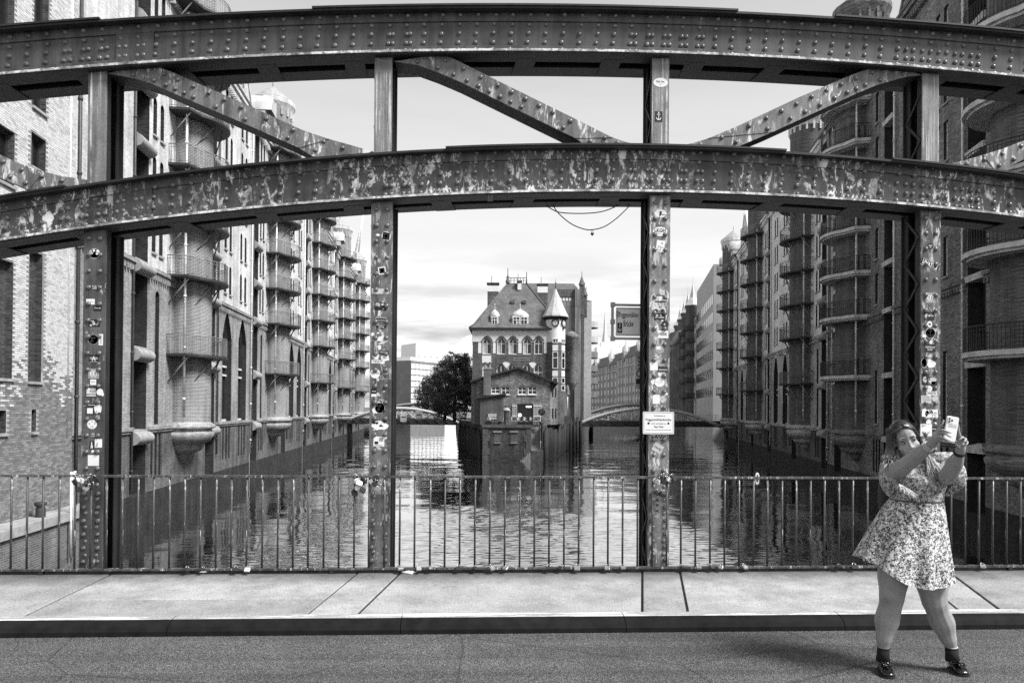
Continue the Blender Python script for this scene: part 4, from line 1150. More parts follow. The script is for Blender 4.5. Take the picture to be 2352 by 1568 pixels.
x0, x1, z0, z1 = mk(752, 815, 706, 757); s = MB(); s.box(x0, x1, -0.05, -0.004, z0, z1); s.build('blind_panel', M_RENDER, house)
for zy in (703, 722, 738): # pale brick courses
    s = MB(); z_ = h5(1000, zy).z; s.box(h5(965, zy).x, h5(1085, zy).x, -0.03, -0.004, z_-0.04, z_+0.04); s.build('brick_course', M_STONE, house)
# eaves and steep hipped roof
s = MB(); s.box(xl-0.45, xt-0.2, -0.5, 0.0, ze-0.14, ze+0.1); s.box(xl-0.45, xl-0.07, 0.0, DEP, ze-0.14, ze+0.1); s.build('eaves', M_FRAME_D, house)
tl, tr = h5(930, 205, D1+4.5), h5(1060, 205, D1+4.5)
zr = tl.z; yb_ = DEP-4
A = [(xl-0.4, -0.4, ze+0.1), (xr-0.2, -0.4, ze+0.1), (xr-0.2, DEP+0.3, ze+0.1), (xl-0.4, DEP+0.3, ze+0.1)]
B = [(tl.x, 4.5, zr), (tr.x, 4.5, zr), (tr.x, yb_, zr), (tl.x, yb_, zr)]
s = MB()
for i in range(4):
    j = (i+1) % 4
    # a little bell-cast at the foot
    m1 = Vector(A[i]).lerp(Vector(B[i]), 0.12)+Vector((0, 0, -0.35)); m2 = Vector(A[j]).lerp(Vector(B[j]), 0.12)+Vector((0, 0, -0.35))
    s.face([A[i], A[j], m2, m1]); s.face([m1, m2, B[j], B[i]])
s.face(B); roof = s.build('roof', M_TILE, house)
s = MB()
for i in range(4):
    m1 = Vector(A[i]).lerp(Vector(B[i]), 0.12)+Vector((0, 0, -0.3)); s.tube([A[i], m1, B[i]], 0.12, 5)
s.build('hip_tiles', M_SLATE, roof)
s = MB()
zz = zr+0.75
for x in [tl.x+(tr.x-tl.x)*i/6 for i in range(7)]:
    s.tube([(x, 4.5, zr), (x, 4.5, zz)], 0.04, 5)
s.tube([(tl.x, 4.5, zz), (tr.x, 4.5, zz)], 0.045, 5); s.tube([(tl.x, 4.5, zr+0.4), (tr.x, 4.5, zr+0.4)], 0.03, 5); s.build('ridge_railing', M_IRON, roof)
s = MB(); s.lathe([(0.28, 0), (0.3, 0.4), (0.18, 0.45), (0.2, 0.8), (0.06, 1.1), (0.04, 2.0), (0.01, 2.1)], 8, (tl.x, 4.5, zr)); s.build('finial', M_SLATE, roof)
s = MB(); s.lathe([(0.12, 0), (0.06, 0.6), (0.04, 1.5), (0.01, 1.6)], 8, (tr.x, 4.5, zr)); s.build('finial', M_IRON, roof)
# chimneys
def chimney(zx0, zx1, zyt, zb1, zb2, d, zlow):
    a, b = h5(zx0, zyt, d), h5(zx1, zyt, d); y = d-D1
    w1 = h5(zx0, zb1, d).z; w2 = h5(zx0, zb2, d).z
    s = MB(); s.box(a.x, b.x, y, y+1.2, zlow, w2-0.002, 0); s.box(a.x-0.03, b.x+0.03, y-0.03, y+1.23, w2, w1, 1); s.box(a.x-0.02, b.x+0.02, y-0.02, y+1.22, w1+0.002, a.z-0.15, 0); s.box(a.x-0.12, b.x+0.12, y-0.1, y+1.3, a.z-0.148, a.z, 0)
    o = s.build('chimney', [M_BRI, M_RENDER], roof)
    s = MB(); s.tube([((a.x+b.x)/2-0.2, y+0.5, a.z), ((a.x+b.x)/2-0.2, y+0.5, a.z+1.0)], 0.035, 5); s.build('lightning_rod', M_IRON, house)
chimney(790, 865, 200, 222, 262, D1+4, ze)
chimney(1138, 1206, 206, 228, 270, D1+7, ze)
chimney(1000, 1023, 186, 206, 250, D1+3.6, ze+2)
# dormers with bell-shaped copper hoods
for zx0, zx1, zyt, hx0, hx1, nw in ((812, 866, 362, 800, 876, 1), (958, 1074, 362, 950, 1080, 2)):
    dd = D1+0.35
    a, b = h5(zx0, 437, dd), h5(zx1, 498, dd); y = dd-D1; zc = h5(zx0, 432, dd).z; zp = h5((hx0+hx1)/2, 375, dd).z
    c0, c1 = h5(hx0, 432, dd).x, h5(hx1, 432, dd).x
    s = MB(); s.box(a.x, b.x, y, y+2.2, b.z-0.3, zc); do = s.build('dormer', M_STONE_L, roof)
    s = MB(); cxm = (c0+c1)/2; hw = (c1-c0)/2
    prof_ = [(1.0, 0), (0.98, 0.2), (0.86, 0.4), (0.6, 0.62), (0.3, 0.8), (0.12, 0.93), (0.03, 1.0)]
    n = 12
    rows = []
    for k_, f in prof_:
        rows.append([(cxm+hw*k_*math.cos(2*math.pi*j/n+0.26), y+0.9+1.0*k_*math.sin(2*math.pi*j/n+0.26), zc+(zp-zc)*f) for j in range(n)])
    s.grid(rows, 0, True, True); s.tube([(cxm, y+0.9, zp-0.1), (cxm, y+0.9, zp+0.7)], 0.05, 5); s.ball((cxm, y+0.9, zp+0.1), 0.12, 8, 5); s.build('dormer_hood', M_COPPER, roof)
    w = (b.x-a.x-0.2)/nw
    for k_ in range(nw): hwindow(house, a.x+0.1+k_*w+0.04, a.x+0.1+(k_+1)*w-0.04, b.z+0.05, zc-0.1, y-0.19, rows=(0.62,), fr=0.09, name='dormer_window')
for zx, zy in ((965, 335), (1043, 335)):
    a = h5(zx, zy, D1+2.6); s = MB(); s.box(a.x-0.25, a.x+0.25, 2.15, 2.9, a.z-0.2, a.z+0.2); s.build('skylight', M_SLATE, roof)
# corner turret
rt *= 0.93; TY = rt*0.5
zcb = h5(1260, 437).z; zca = h5(1253, 238).z
s = MB(); s.lathe([(rt, zw), (rt, zcb)], 20, (xt, TY, 0), 0)
tur = s.build('turret', M_RENDER, house); tur['label'] = 'white rendered corner turret with clock'
s = MB(); s.lathe([(rt-0.01, 0), (rt-0.01, zw)], 20, (xt, TY, 0), 0); s.build('turret_shaft', M_BRI, tur)
s = MB(); s.lathe([(rt+0.42, zcb-0.02), (rt+0.42, zcb+0.12), (rt+0.1, zcb+0.75), (0.06, zca)], 10, (xt, TY, 0), 0, False); s.build('turret_roof', M_COPPER, tur)
s = MB(); s.lathe([(rt, zcb-0.4), (rt+0.25, zcb-0.28), (rt+0.40, zcb-0.03)], 20, (xt, TY, 0)); s.build('turret_eaves', M_FRAME_D, tur)
s = MB(); s.tube([(xt, TY, zca-0.1), (xt, TY, zca+1.35)], [0.07, 0.02], 6); s.ball((xt, TY, zca+0.75), 0.11, 8, 5); s.build('finial', M_SLATE, tur)
a = h5(1258, 395); s = MB(); yy = TY-rt*0.98
s.box(a.x-0.28, a.x+0.28, yy+0.28, yy+1.0, a.z-0.3, a.z+0.3, 0); s.prism([(a.x-0.45, yy+0.2, a.z+0.25), (a.x+0.45, yy+0.2, a.z+0.25), (a.x, yy+0.2, a.z+0.75)], (0, 0.9, 0), 0); s.box(a.x-0.16, a.x+0.16, yy+0.26, yy+0.279, a.z-0.2, a.z+0.22, 1); s.build('turret_dormer', [M_COPPER, M_GLASS], tur)
def clock(ang, zx):
    c = h5(1258, 482); R1 = 0.46
    ex = Vector((math.cos(ang), math.sin(ang), 0)); en = Vector((math.sin(ang), -math.cos(ang), 0))
    o = Vector((xt, TY, c.z))+en*(rt*0.985)
    s = MB()
    def ring(r0, r1, d0, d1, m):
        n = 20
        for i in range(n):
            a0, a1 = 2*math.pi*i/n, 2*math.pi*(i+1)/n
            P = lambda r, a_, d: o+ex*(r*math.cos(a_))+Vector((0, 0, r*math.sin(a_)))+en*d
            s.face([P(r0, a0, d1), P(r0, a1, d1), P(r1, a1, d1), P(r1, a0, d1)], m); s.face([P(r1, a0, d0), P(r1, a1, d0), P(r1, a1, d1), P(r1, a0, d1)], m)
    ring(0.001, R1*0.9, 0, 0.05, 1); ring(R1*0.86, R1*1.12, 0, 0.12, 0)
    for i in range(12):
        a_ = 2*math.pi*i/12; p = o+ex*(R1*0.68*math.cos(a_))+Vector((0, 0, R1*0.68*math.sin(a_)))+en*0.055
        t_ = (ex*math.cos(a_)+Vector((0, 0, math.sin(a_)))); n_ = (ex*-math.sin(a_)+Vector((0, 0, math.cos(a_))))
        s.face([p+t_*0.09+n_*0.025, p+t_*0.09-n_*0.025, p-t_*0.07-n_*0.025, p-t_*0.07+n_*0.025], 0)
    for a_, l_ in ((R_(130), 0.34), (R_(-75), 0.24)):
        t_ = (ex*math.cos(a_)+Vector((0, 0, math.sin(a_)))); n_ = (ex*-math.sin(a_)+Vector((0, 0, math.cos(a_)))); p = o+en*0.06
        s.face([p-n_*0.03, p+n_*0.03, p+t_*l_+n_*0.015, p+t_*l_-n_*0.015], 0)
    s.build('clock', [M_BLACK, M_WHITE], tur)
clock(R_(-4), 1258); clock(R_(52), 1312)
for ang in (R_(-3), R_(50)):
    ex = Vector((math.cos(ang), math.sin(ang), 0)); en = Vector((math.sin(ang), -math.cos(ang), 0))
    for zy0, zy1, m_ in ((590, 622, 'w'), (635, 675, 'p'), (682, 798, 'w'), (812, 850, 'p'), (858, 900, 'w'), (910, 950, 'w')):
        z1, z0 = h5(1256, zy0).z, h5(1256, zy1).z; o = Vector((xt, TY, 0))+en*(rt*0.97); hw = 0.36
        s = MB(); P = lambda u, z, d: o+ex*u+Vector((0, 0, z))+en*d
        def bx_(u0, u1, za, zb_, d0, d1, m): s.hexa([P(u0, za, d0), P(u1, za, d0), P(u1, za, d1), P(u0, za, d1), P(u0, zb_, d0), P(u1, zb_, d0), P(u1, zb_, d1), P(u0, zb_, d1)], m)
        if m_ == 'p': bx_(-hw, hw, z0, z1, -0.1, 0.05, 1); s.build('blind_panel', [M_GLASS, M_RENDER], tur)
        else:
            bx_(-hw+0.09, hw-0.09, z0+0.09, z1-0.09, -0.1, 0.03, 0)
            bx_(-hw, -hw+0.09, z0, z1, -0.1, 0.07, 1); bx_(hw-0.09, hw, z0, z1, -0.1, 0.07, 1); bx_(-hw+.09, hw-.09, z0, z0+0.09, -0.1, 0.07, 1); bx_(-hw+.09, hw-.09, z1-0.09, z1, -0.1, 0.07, 1)
            if z1-z0 > 1.5: bx_(-hw+.09, hw-.09, z0+(z1-z0)*0.62, z0+(z1-z0)*0.62+0.1, -0.1, 0.065, 1)
            s.build('window', [M_GLASS, M_FRAME_W], tur)

# ------------------------------------------------------------------ the low gabled annex in front
D2 = 87.0
annex = thing('gabled_annex', 'low gabled brick annex with shuttered doorway in front of the island house', 'building')
HA = Loc(1176, D2, ZI); annex.location = HA.o; annex.rotation_euler = (0, 0, -YAW)
def h7(zx, zy, d=D2): return HA(*z7(zx, zy), d)
ax0, ax1 = h7(270, 500).x, h7(1310, 500).x
zel, zer, zap = h7(270, 285).z, h7(1310, 300).z, h7(850, 140).z; xap = h7(850, 140).x
def m7(a, b, c, d, dd=D2): p, q = h7(a, c, dd), h7(b, d, dd); return p.x, q.x, q.z, p.z
win7 = [m7(*r) for r in ((468, 590, 378, 480), (612, 735, 378, 490), (850, 972, 378, 490), (995, 1120, 378, 490))]
door7 = m7(840, 1066, 625, 900); door7 = (door7[0], door7[1], 0.0, door7[3])
s = MB(); zlow = min(zel, zer)
hwall(s, ax0, ax1, 0, zlow, 0.0, [w for w in win7]+[door7], 0)
s.face([(ax0, 0, zlow), (ax1, 0, zlow), (ax1, 0, zer), (xap, 0, zap), (ax0, 0, zel)], 0)
xls, xrs = h7(180, 500, D2+2.6).x, h7(1420, 500, D2+2.6).x
s.face([(ax0, 0, 0), (xls, 2.6, 0), (xls, 2.6, zel), (ax0, 0, zel)], 0); s.face([(ax1, 0, 0), (xrs, 2.6, 0), (xrs, 2.6, zer), (ax1, 0, zer)], 0)
s.face([(xls, 2.6, 0), (xls, 5.9, 0), (xls, 5.9, zel), (xls, 2.6, zel)], 0); s.face([(xrs, 2.6, 0), (xrs, 5.9, 0), (xrs, 5.9, zer), (xrs, 2.6, zer)], 0)
s.build('wall', M_BRA, annex)
s = MB()
yb2 = 5.9
for (xa, za), (xb, zb_) in (((ax0-0.9, zel-0.28), (xap, zap+0.12)), ((xap, zap+0.12), (ax1+0.95, zer-0.4))):
    s.hexa([(xa, -0.35, za), (xb, -0.35, zb_), (xb, yb2, zb_), (xa, yb2, za), (xa, -0.35, za+0.24), (xb, -0.35, zb_+0.24), (xb, yb2, zb_+0.24), (xa, yb2, za+0.24)])
s.build('roof', plain('tarred_roof', 0.035, 0.7, 0.4, 3), annex)
for w in win7:
    o = hwindow(annex, *w, 0.0, rows=(0.5,), fr=0.09, curtain=False)
    s = MB(); s.box(w[0]-0.04, w[1]+0.04, -0.1, -0.003, w[2]-0.12, w[2]-0.004); s.build('window_sill', M_FRAME_W, annex)
    s = MB()
    k_ = w[0]-0.05
    while k_ < w[1]: s.box(k_, k_+0.07, -0.02, -0.003, w[3]+0.02, w[3]+0.26); k_ += 0.085
    s.build('soldier_course', M_BRA, annex)
s = MB(); a, b, c, d = door7
s.box(a, b, 0.26, 0.3, c, d, 0); s.box((a+b)/2-0.04, (a+b)/2+0.04, 0.2, 0.255, c, d, 1); s.box(a, a+0.07, 0.19, 0.255, c, d, 1); s.box(b-0.07, b, 0.19, 0.255, c, d, 1); s.box(a+.07, b-.07, 0.19, 0.255, d-0.07, d, 1)
s.build('glass_door', [M_GLASS, M_FRAME_D], annex)
s = MB()
for i in range(14):
    a_ = 2*math.pi*i/14; L_ = 0.32 if i % 2 else 0.22; c0 = Vector((a+0.32, 0.24, c+1.15)); s.tube([c0, c0+Vector((math.cos(a_)*L_, -0.05, math.sin(a_)*L_))], [0.02, 0.004], 4)
s.ball((a+0.32, 0.22, c+1.15), 0.08, 8, 5)
M_LAMP, t_, b_ = newmat('lit_lamp'); b_.inputs['Emission Color'].default_value = g3(1); b_.inputs['Emission Strength'].default_value = 1.6
s.build('star_lamp', M_LAMP, annex)
s = MB(); s.box(b-0.85, b-0.2, 0.235, 0.25, d-0.42, d-0.25); s.build('lit_strip_lamp', M_LAMP, annex)
for (p, q_, c_, d_), sg in ((m7(765, 838, 625, 830), -1), (m7(1070, 1195, 625, 830), 1)):
    n = 5
    for i in range(n):
        s = MB(); u0, u1 = p+(q_-p)*i/n+0.008, p+(q_-p)*(i+1)/n-0.008; s.box(u0, u1, -0.09, -0.05, c_, d_); s.build('shutter_board', plain('shutter_wood', random.uniform(0.3, 0.42), 0.7, 0.3, 5), annex)
    s = MB(); s.box(p, q_, -0.12, -0.092, c_+0.18, c_+0.26); s.box(p, q_, -0.12, -0.092, d_-0.32, d_-0.24); s.build('shutter_ledge', M_FRAME_W, annex)
# lean-to
la, lb = h7(310, 500, D2-1.4).x, h7(642, 500, D2-1.4).x; zl0, zl1 = h7(310, 540, D2-1.4).z, h7(690, 492, D2-1.4).z
s = MB(); s.face([(la, -1.4, 0), (lb, -1.4, 0), (lb, -1.4, zl1-0.05), (la, -1.4, zl0-0.02)]); s.face([(lb, -1.4, 0), (lb, 0, 0), (lb, 0, zl1-0.05), (lb, -1.4, zl1-0.05)]); s.face([(la, -1.4, 0), (ax0-0.3, 0.3, 0), (ax0-0.3, 0.3, zl0-.02), (la, -1.4, zl0-.02)])
s.build('lean_to_wall', brickmat('lean_to_brick', 0.12, 0.22, 0.25, grime=0.3), annex)
s = MB(); s.hexa([(la-0.55, -1.65, zl0-0.12), (lb+0.35, -1.65, zl1), (lb+0.35, 0.0, zl1+0.1), (la-0.55, 0.3, zl0), (la-0.55, -1.65, zl0), (lb+0.35, -1.65, zl1+0.1), (lb+0.35, 0.0, zl1+0.2), (la-0.55, 0.3, zl0+0.12)]); s.build('lean_to_roof', M_FRAME_D, annex)
a, b, c, d = m7(415, 548, 766, 850, D2-1.4)
s = MB(); s.box(a, b, -1.44, -1.405, c, d, 1)
for i in range(7): z_ = c+(d-c)*(i+0.3)/7; s.box(a+0.04, b-0.04, -1.5, -1.445, z_, z_+(d-c)*0.08, 0)
s.build('louvre', [M_FRAME_W, M_FRAME_D], annex)
# brick chimney stack with two pots
a, b, c, d = m7(358, 460, 115, 500, D2-0.5)
s = MB(); s.box(a, b, -0.55, 0.3, c, d-0.12, 0); s.box(a-0.05, b+0.05, -0.6, 0.35, d-0.118, d+0.1, 1); s.build('chimney', [brickmat('chimney_brick', 0.16, 0.34, 0.2), M_STONE], annex)
for xx in (a+0.16, b-0.16): s = MB(); s.lathe([(0.13, 0), (0.12, 0.65), (0.14, 0.66)], 8, (xx, -0.15, d+0.1)); s.build('chimney_pot', M_STONE, annex)
# small side windows on the slanted right flank
for zx in (1345, 1395):
    for zy0, zy1 in ((395, 525), (690, 830)):
        p = h7(zx, (zy0+zy1)/2, D2+1.2); f = (p.x-ax1)/(xrs-ax1); y = 2.6*min(max(f, 0.1), 0.9); x = ax1+(xrs-ax1)*y/2.6
        z1, z0 = h7(zx, zy0, D2+1.2).z, h7(zx, zy1, D2+1.2).z; e = Vector((xrs-ax1, 2.6, 0)).normalized()*0.22; n_ = Vector((e.y, -e.x, 0)).normalized()*0.03
        s = MB(); o = Vector((x, y, 0)); s.hexa([o-e+n_*0.2+Vector((0,0,z0)), o+e+n_*0.2+Vector((0,0,z0)), o+e+n_+Vector((0,0,z0)), o-e+n_+Vector((0,0,z0)), o-e+n_*0.2+Vector((0,0,z1)), o+e+n_*0.2+Vector((0,0,z1)), o+e+n_+Vector((0,0,z1)), o-e+n_+Vector((0,0,z1))]); s.build('window', M_GLASS, annex)

# ------------------------------------------------------------------ quay of the island
D3 = 83.6
iq = thing('island_quay', 'dark brick quay tip of the canal island with stairs to the water', 'quay wall')
HQ = Loc(1176, D3, WZ); iq.location = HQ.o; iq.rotation_euler = (0, 0, -YAW)
def hq(zx, zy, d=D3): return HQ(*z7(zx, zy), d)
q0, q1, q2 = hq(345, 1000).x, hq(1040, 1000).x, hq(1200, 1000).x
zq_ = ZI-WZ
lbk = hq(60, 930, 118.0).x-0.5; rbk = hq(1690, 930, 118.0).x
M_QB = brickmat('quay_dark_brick', 0.085, 0.1, 0.5, grime=0.6, gscale=0.8)
M_QS = plain('quay_stone', 0.10, 0.8, 0.5, 2.5, 0.4, 20)
s = MB(); yS = 3.2
s.face([(q0, 0, -2), (q1, 0, -2), (q1, 0, zq_), (q0, 0, zq_)], 0)                 # front
s.face([(q1, 0, -2), (q1, yS, -2), (q1, yS, zq_), (q1, 0, zq_)], 0); s.face([(q1, yS, -2), (q2, yS, -2), (q2, yS, zq_), (q1, yS, zq_)], 0)   # stair notch
s.face([(q2, 0, -2), (q2, yS, -2), (q2, yS, zq_), (q2, 0, zq_)], 0)
s.face([(q0, 0, -2), (lbk, 34, -2), (lbk, 34, zq_), (q0, 0, zq_)], 0); s.face([(q2, 0, -2), (rbk, 34, -2), (rbk, 34, zq_), (q2, 0, zq_)], 0)
s.face([(lbk, 34, -2), (lbk-16, 230, -2), (lbk-16, 230, zq_), (lbk, 34, zq_)], 0); s.face([(rbk, 34, -2), (rbk+26, 190, -2), (rbk+26, 190, zq_), (rbk, 34, zq_)], 0)
s.face([(q0, 0, zq_), (q1, 0, zq_), (q1, yS, zq_), (q2, yS, zq_), (q2, 0.01, zq_), (rbk, 34, zq_), (rbk+26, 190, zq_), (lbk-16, 230, zq_), (lbk, 34, zq_)], 1)
s.build('quay_wall', [M_QB, plain('terrace_paving', 0.16, 0.9, 0.3, 2)], iq)
for a, b in ((q0-0.1, q1),):
    n = 6
    for i in range(n): s = MB(); w = (b-a)/n; s.box(a+w*i+0.01, a+w*(i+1)-0.01, -0.12, 0.5, zq_-0.3, zq_+0.04+0.02*(i % 2)); s.build('coping_stone', M_QS, iq)
# quoins left and right of the front
for x0, sg in ((q0, 1), (q1, -1)):
    for i in range(6):
        w = 0.85 if i % 2 else 0.6; z0 = zq_-0.35-(i+1)*0.78
        s = MB(); s.box(min(x0, x0+sg*w), max(x0, x0+sg*w), -0.045, 0.2 if sg < 0 else 0.2, z0+0.015, z0+0.77); s.build('quoin_stone', M_QS, iq)
for zx in (510, 745):   # two bricked-up niches
    a, b = hq(zx, 1030).x, hq(zx+95, 1030).x; z1, z0 = hq(zx, 1035).z, hq(zx, 1180).z
    s = MB(); s.box(a, b, -0.02, -0.003, z0, z1, 0); s.box(a-0.1, b+0.1, -0.12, -0.003, z1+0.004, z1+0.16, 1); s.box(a-0.02, b+0.02, -0.1, -0.003, z0-0.1, z0-0.004, 1); s.build('bricked_niche', [M_BRI, M_STONE], iq)
M_STEP = plain('stone_step', 0.30, 0.8, 0.35, 4)
ns = 11; z_top, z_low = zq_, hq(1120, 1290).z
for i in range(ns):
    za = z_top-(z_top-z_low)*(i+1)/ns; y0 = yS-(yS-0.1)*(i+1)/ns; y1 = yS-(yS-0.1)*i/ns
    s = MB(); s.box(q1+0.02, q2-0.02, y0, y1-0.004, za-0.35, za); s.build('stair_step', M_STEP, iq)
s = MB(); s.box(q1-0.05, q2+0.1, -0.9, 0.095, -2, z_low-0.02); s.build('stair_landing', M_QS, iq)
for i in range(7):
    za = z_low-0.04-(i+1)*(z_low+0.1)/7; x1_ = q1-0.06-i*0.2; s = MB(); s.box(x1_-0.2, x1_-0.004, -0.9, -0.05, -1.5, za); s.build('stair_step', M_STEP, iq)
s = MB(); pa, pb = hq(1197, 850, D3+2.6), hq(1168, 1250, D3); s.tube([(q2-0.12, 2.9, zq_), (q2-0.12, 2.9, zq_+1.0), (q2-0.18, 0.1, z_low+1.0), (q2-0.18, 0.1, z_low)], 0.035, 5); s.build('stair_handrail', M_PIPE_W, iq)
# timber piles along both flanks
M_PILE = plain('wet_timber', 0.02, 0.7, 0.6, 4); M_PILE2 = plain('bleached_timber', 0.05, 0.8, 0.5, 5)
def pile(x, y, top, r): s = MB(); s.tube([(x, y, -2), (x+random.uniform(-.05, .05), y, top)], [r*1.05, r*0.92], 7); s.build('timber_pile', random.choice((M_PILE, M_PILE, M_PILE2)), iq)
for i in range(34):
    y = 0.5+i*0.72 if i < 24 else 17.8+(i-24)*1.5
    f = y/34
    pile(q0+(lbk-q0)*f-0.25, y, zq_-random.uniform(0.5, 1.0), 0.17); pile(q2+(rbk-q2)*f+0.25, y, zq_-random.uniform(0.3, 0.8), 0.18)
for i in range(6): f = 0.55+i*0.06; pile(q2+(rbk-q2)*f+0.9+0.3*(i % 2), 34*f, zq_+random.uniform(0.1, 0.7), 0.2)

# things on the terrace
def ter(px, d): p = atD(px, 950, d); return Vector((p.x, p.y, ZI))
colm = thing('ventilation_column', 'stout grey column with a mushroom cap at the island tip', 'column', ter(z7(685, 900)[0], 84.3))
s = MB(); s.lathe([(0.36, 0), (0.33, 0.15), (0.31, 1.55), (0.34, 1.6)], 16); s.build('shaft', plain('column_iron', 0.10, 0.45, 0.3, 4, spec=0.6), colm)
s = MB(); s.lathe([(0.30, 1.6), (0.47, 1.68), (0.46, 1.74), (0.34, 1.92), (0.15, 2.05), (0.13, 2.08)], 16); s.build('cap', M_STONE, colm)
s = MB(); s.lathe([(0.13, 2.08), (0.17, 2.15), (0.1, 2.28), (0.02, 2.33)], 10); s.build('knob', M_IRON, colm)
topi = thing('potted_ball_tree', 'small ball-clipped potted tree beside the annex doorway', 'tree', ter(z7(1190, 900)[0], 85.5))
s = MB(); s.tube([(0, 0, 0.4), (0, 0, 1.3)], 0.035, 6); s.build('trunk', M_FRAME_D, topi)
s = MB(); s.lathe([(0.22, 0), (0.3, 0.45), (0.27, 0.45)], 10); s.build('pot', M_IRON, topi)
M_LEAF_D = plain('clipped_leaf', 0.04, 0.6, 0.5, 3)
s = MB()
for i in range(700):
    v = Vector((random.gauss(0, 1), random.gauss(0, 1), random.gauss(0, 1))).normalized()*0.40*random.uniform(0.75, 1.05)+Vector((0, 0, 1.55)); a = Vector((random.gauss(0, 1), random.gauss(0, 1), random.gauss(0, 1))).normalized()*0.05; b = Vector((random.gauss(0, 1), random.gauss(0, 1), random.gauss(0, 1))).normalized()*0.05
    s.face([v-a, v+b, v+a, v-b])
s.build('crown', M_LEAF_D, topi)
# cafe chairs
s = MB()
ch0 = thing('cafe_chair', 'metal-backed cafe chair on the island terrace', 'chair', (0, 0, 0), 0, 'cafe chairs on the terrace')
M_CHR = plain('chair_weave', 0.45, 0.6, 0.3, 9)
s.box(-0.22, 0.22, -0.22, 0.22, 0.43, 0.46); s.build('seat', M_CHR, ch0)
s = MB(); s.tube([(-0.2, 0.2, 0.46), (-0.2, 0.26, 0.8), (-0.1, 0.28, 0.93), (0.1, 0.28, 0.93), (0.2, 0.26, 0.8), (0.2, 0.2, 0.46)], 0.02, 5); s.box(-0.13, 0.13, 0.245, 0.265, 0.55, 0.86); s.build('backrest', M_CHR, ch0)
for sx in (-1, 1):
    for sy in (-1, 1): s = MB(); s.tube([(sx*0.19, sy*0.19, 0.43), (sx*0.22, sy*0.23, 0)], 0.016, 5); s.build('leg', M_IRON, ch0)
cp = [(430, 84.6), (480, 84.3), (520, 84.8), (600, 84.4), (625, 85.0), (790, 84.3), (825, 84.6), (860, 84.3), (905, 84.7), (965, 84.4), (1055, 87.9-3.3), (1100, 84.5), (1150, 84.8), (1240, 86.9), (1275, 87.0)]
CW = ['first', 'second', 'third', 'fourth', 'fifth', 'sixth', 'seventh', 'eighth', 'ninth', 'tenth', 'eleventh', 'twelfth', 'thirteenth', 'fourteenth', 'fifteenth']
for i, (zx, d) in enumerate(cp):
    c = ch0 if i == 0 else copy_tree(ch0)
    c['label'] = CW[i]+' cafe chair from the left on the island terrace'
    c.location = ter(z7(zx, 900)[0], d+1.0); c.rotation_euler = (0, 0, random.uniform(0, 6.28))
# terrace railing
tr_ = thing('terrace_railing', 'thin dark railing along the tip of the island terrace', 'railing', HQ.o+Vector((0, 0, zq_)), -YAW)
s = MB(); s.tube([(q0+0.2, 0.35, 0.9), (q1-0.05, 0.35, 0.9)], 0.02, 5); s.build('top_rail', M_IRON, tr_)
x = q0+0.2; sp = MB(); sp.tube([(0, 0, 0.03), (0, 0, 0.9)], 0.012, 4); spm = sp.mesh('baluster', M_IRON)
while x < q1-0.05: link('baluster', spm, tr_, (x, 0.35, 0)); x += 0.28
# lamp with curved hood on the right flank
lp = thing('hooded_lamp_post', 'slim pale post with a dark curved hood right of the annex', 'lamp post', ter(z7(1560, 800)[0], 97))
s = MB(); s.box(-0.35, 0.35, -0.35, 0.35, 0, 1.0); s.build('plinth', M_QS, lp)
s = MB(); s.tube([(0, 0, 1.0), (0, 0, 4.0)], 0.075, 7); s.build('pole', M_PIPE_W, lp)
s = MB(); s.lathe([(0.32, 3.9), (0.22, 4.2), (0.25, 4.5), (0.16, 4.9), (0.03, 5.2)], 10); s.build('hood', M_IRON_L, lp)
# ================================================================== TALL BLOCK BEHIND THE HOUSE
D4 = 113.0
blk = thing('tall_gabled_block', 'tall dark slate-clad warehouse block rising behind the clock turret', 'warehouse')
HB = Loc(1176, D4, ZI); blk.location = HB.o; blk.rotation_euler = (0, 0, -YAW)
def h4(zx, zy, d=D4): return HB(*r5(zx, zy), d)
bx0, bx1 = h4(1010, 300).x, h4(1432, 300).x; bzt = h4(1300, 245).z; bzr = h4(1300, 214, D4+6).z
ta = math.tan(AR)
M_CLAD = brickmat('slate_cladding', 0.3, 0.16, 0.2, bw_=1.05, bh=6.0, ms=0.05, grime=0.3, streak=0.6)
s = MB(); Lb = 20
s.face([(bx0, 0, 0), (bx1, 0, 0), (bx1, 0, bzt), (bx0, 0, bzt)], 0)
s.build('front_wall', M_CLAD, blk)
s = MB(); s.face([(bx1, 0, 0), (bx1+Lb*ta, Lb, 0), (bx1+Lb*ta, Lb, bzt-2), (bx1, 0, bzt-2)], 0); s.face([(bx0, 0, 0), (bx0+Lb*ta, Lb, 0), (bx0+Lb*ta, Lb, bzt), (bx0, 0, bzt)], 0)
s.build('side_wall', M_BRA, blk)
s = MB(); s.hexa([(bx0, 0.05, bzt), (bx1-0.3, 0.05, bzt), (bx1-0.3+Lb*ta, Lb, bzt), (bx0+Lb*ta, Lb, bzt), (bx0+1.0, 5, bzr), (bx1-0.6, 5, bzr), (bx1-0.6+Lb*ta, Lb, bzr), (bx0+1+Lb*ta, Lb, bzr)]); s.build('roof', M_SLATE, blk)
a, b, c, d = h4(1285, 300).x, h4(1372, 300).x, h4(1300, 327).z, h4(1300, 305).z
s = MB(); s.box(h4(1262, 300).x, h4(1395, 300).x, -0.12, -0.004, d+0.1, bzt-0.05); s.build('brick_panel', M_BRI, blk)
for i in range(4):
    w = (b-a)/4; P = [(a+w*(i+.5)+u, c+z) for u, z in arch_pts(w*0.7, d-c, w*0.35, 6)]
    s = MB(); s.prism([(u, -0.06, z) for u, z in P], (0, 0.05, 0)); s.build('blind_arch', M_RENDER, blk)
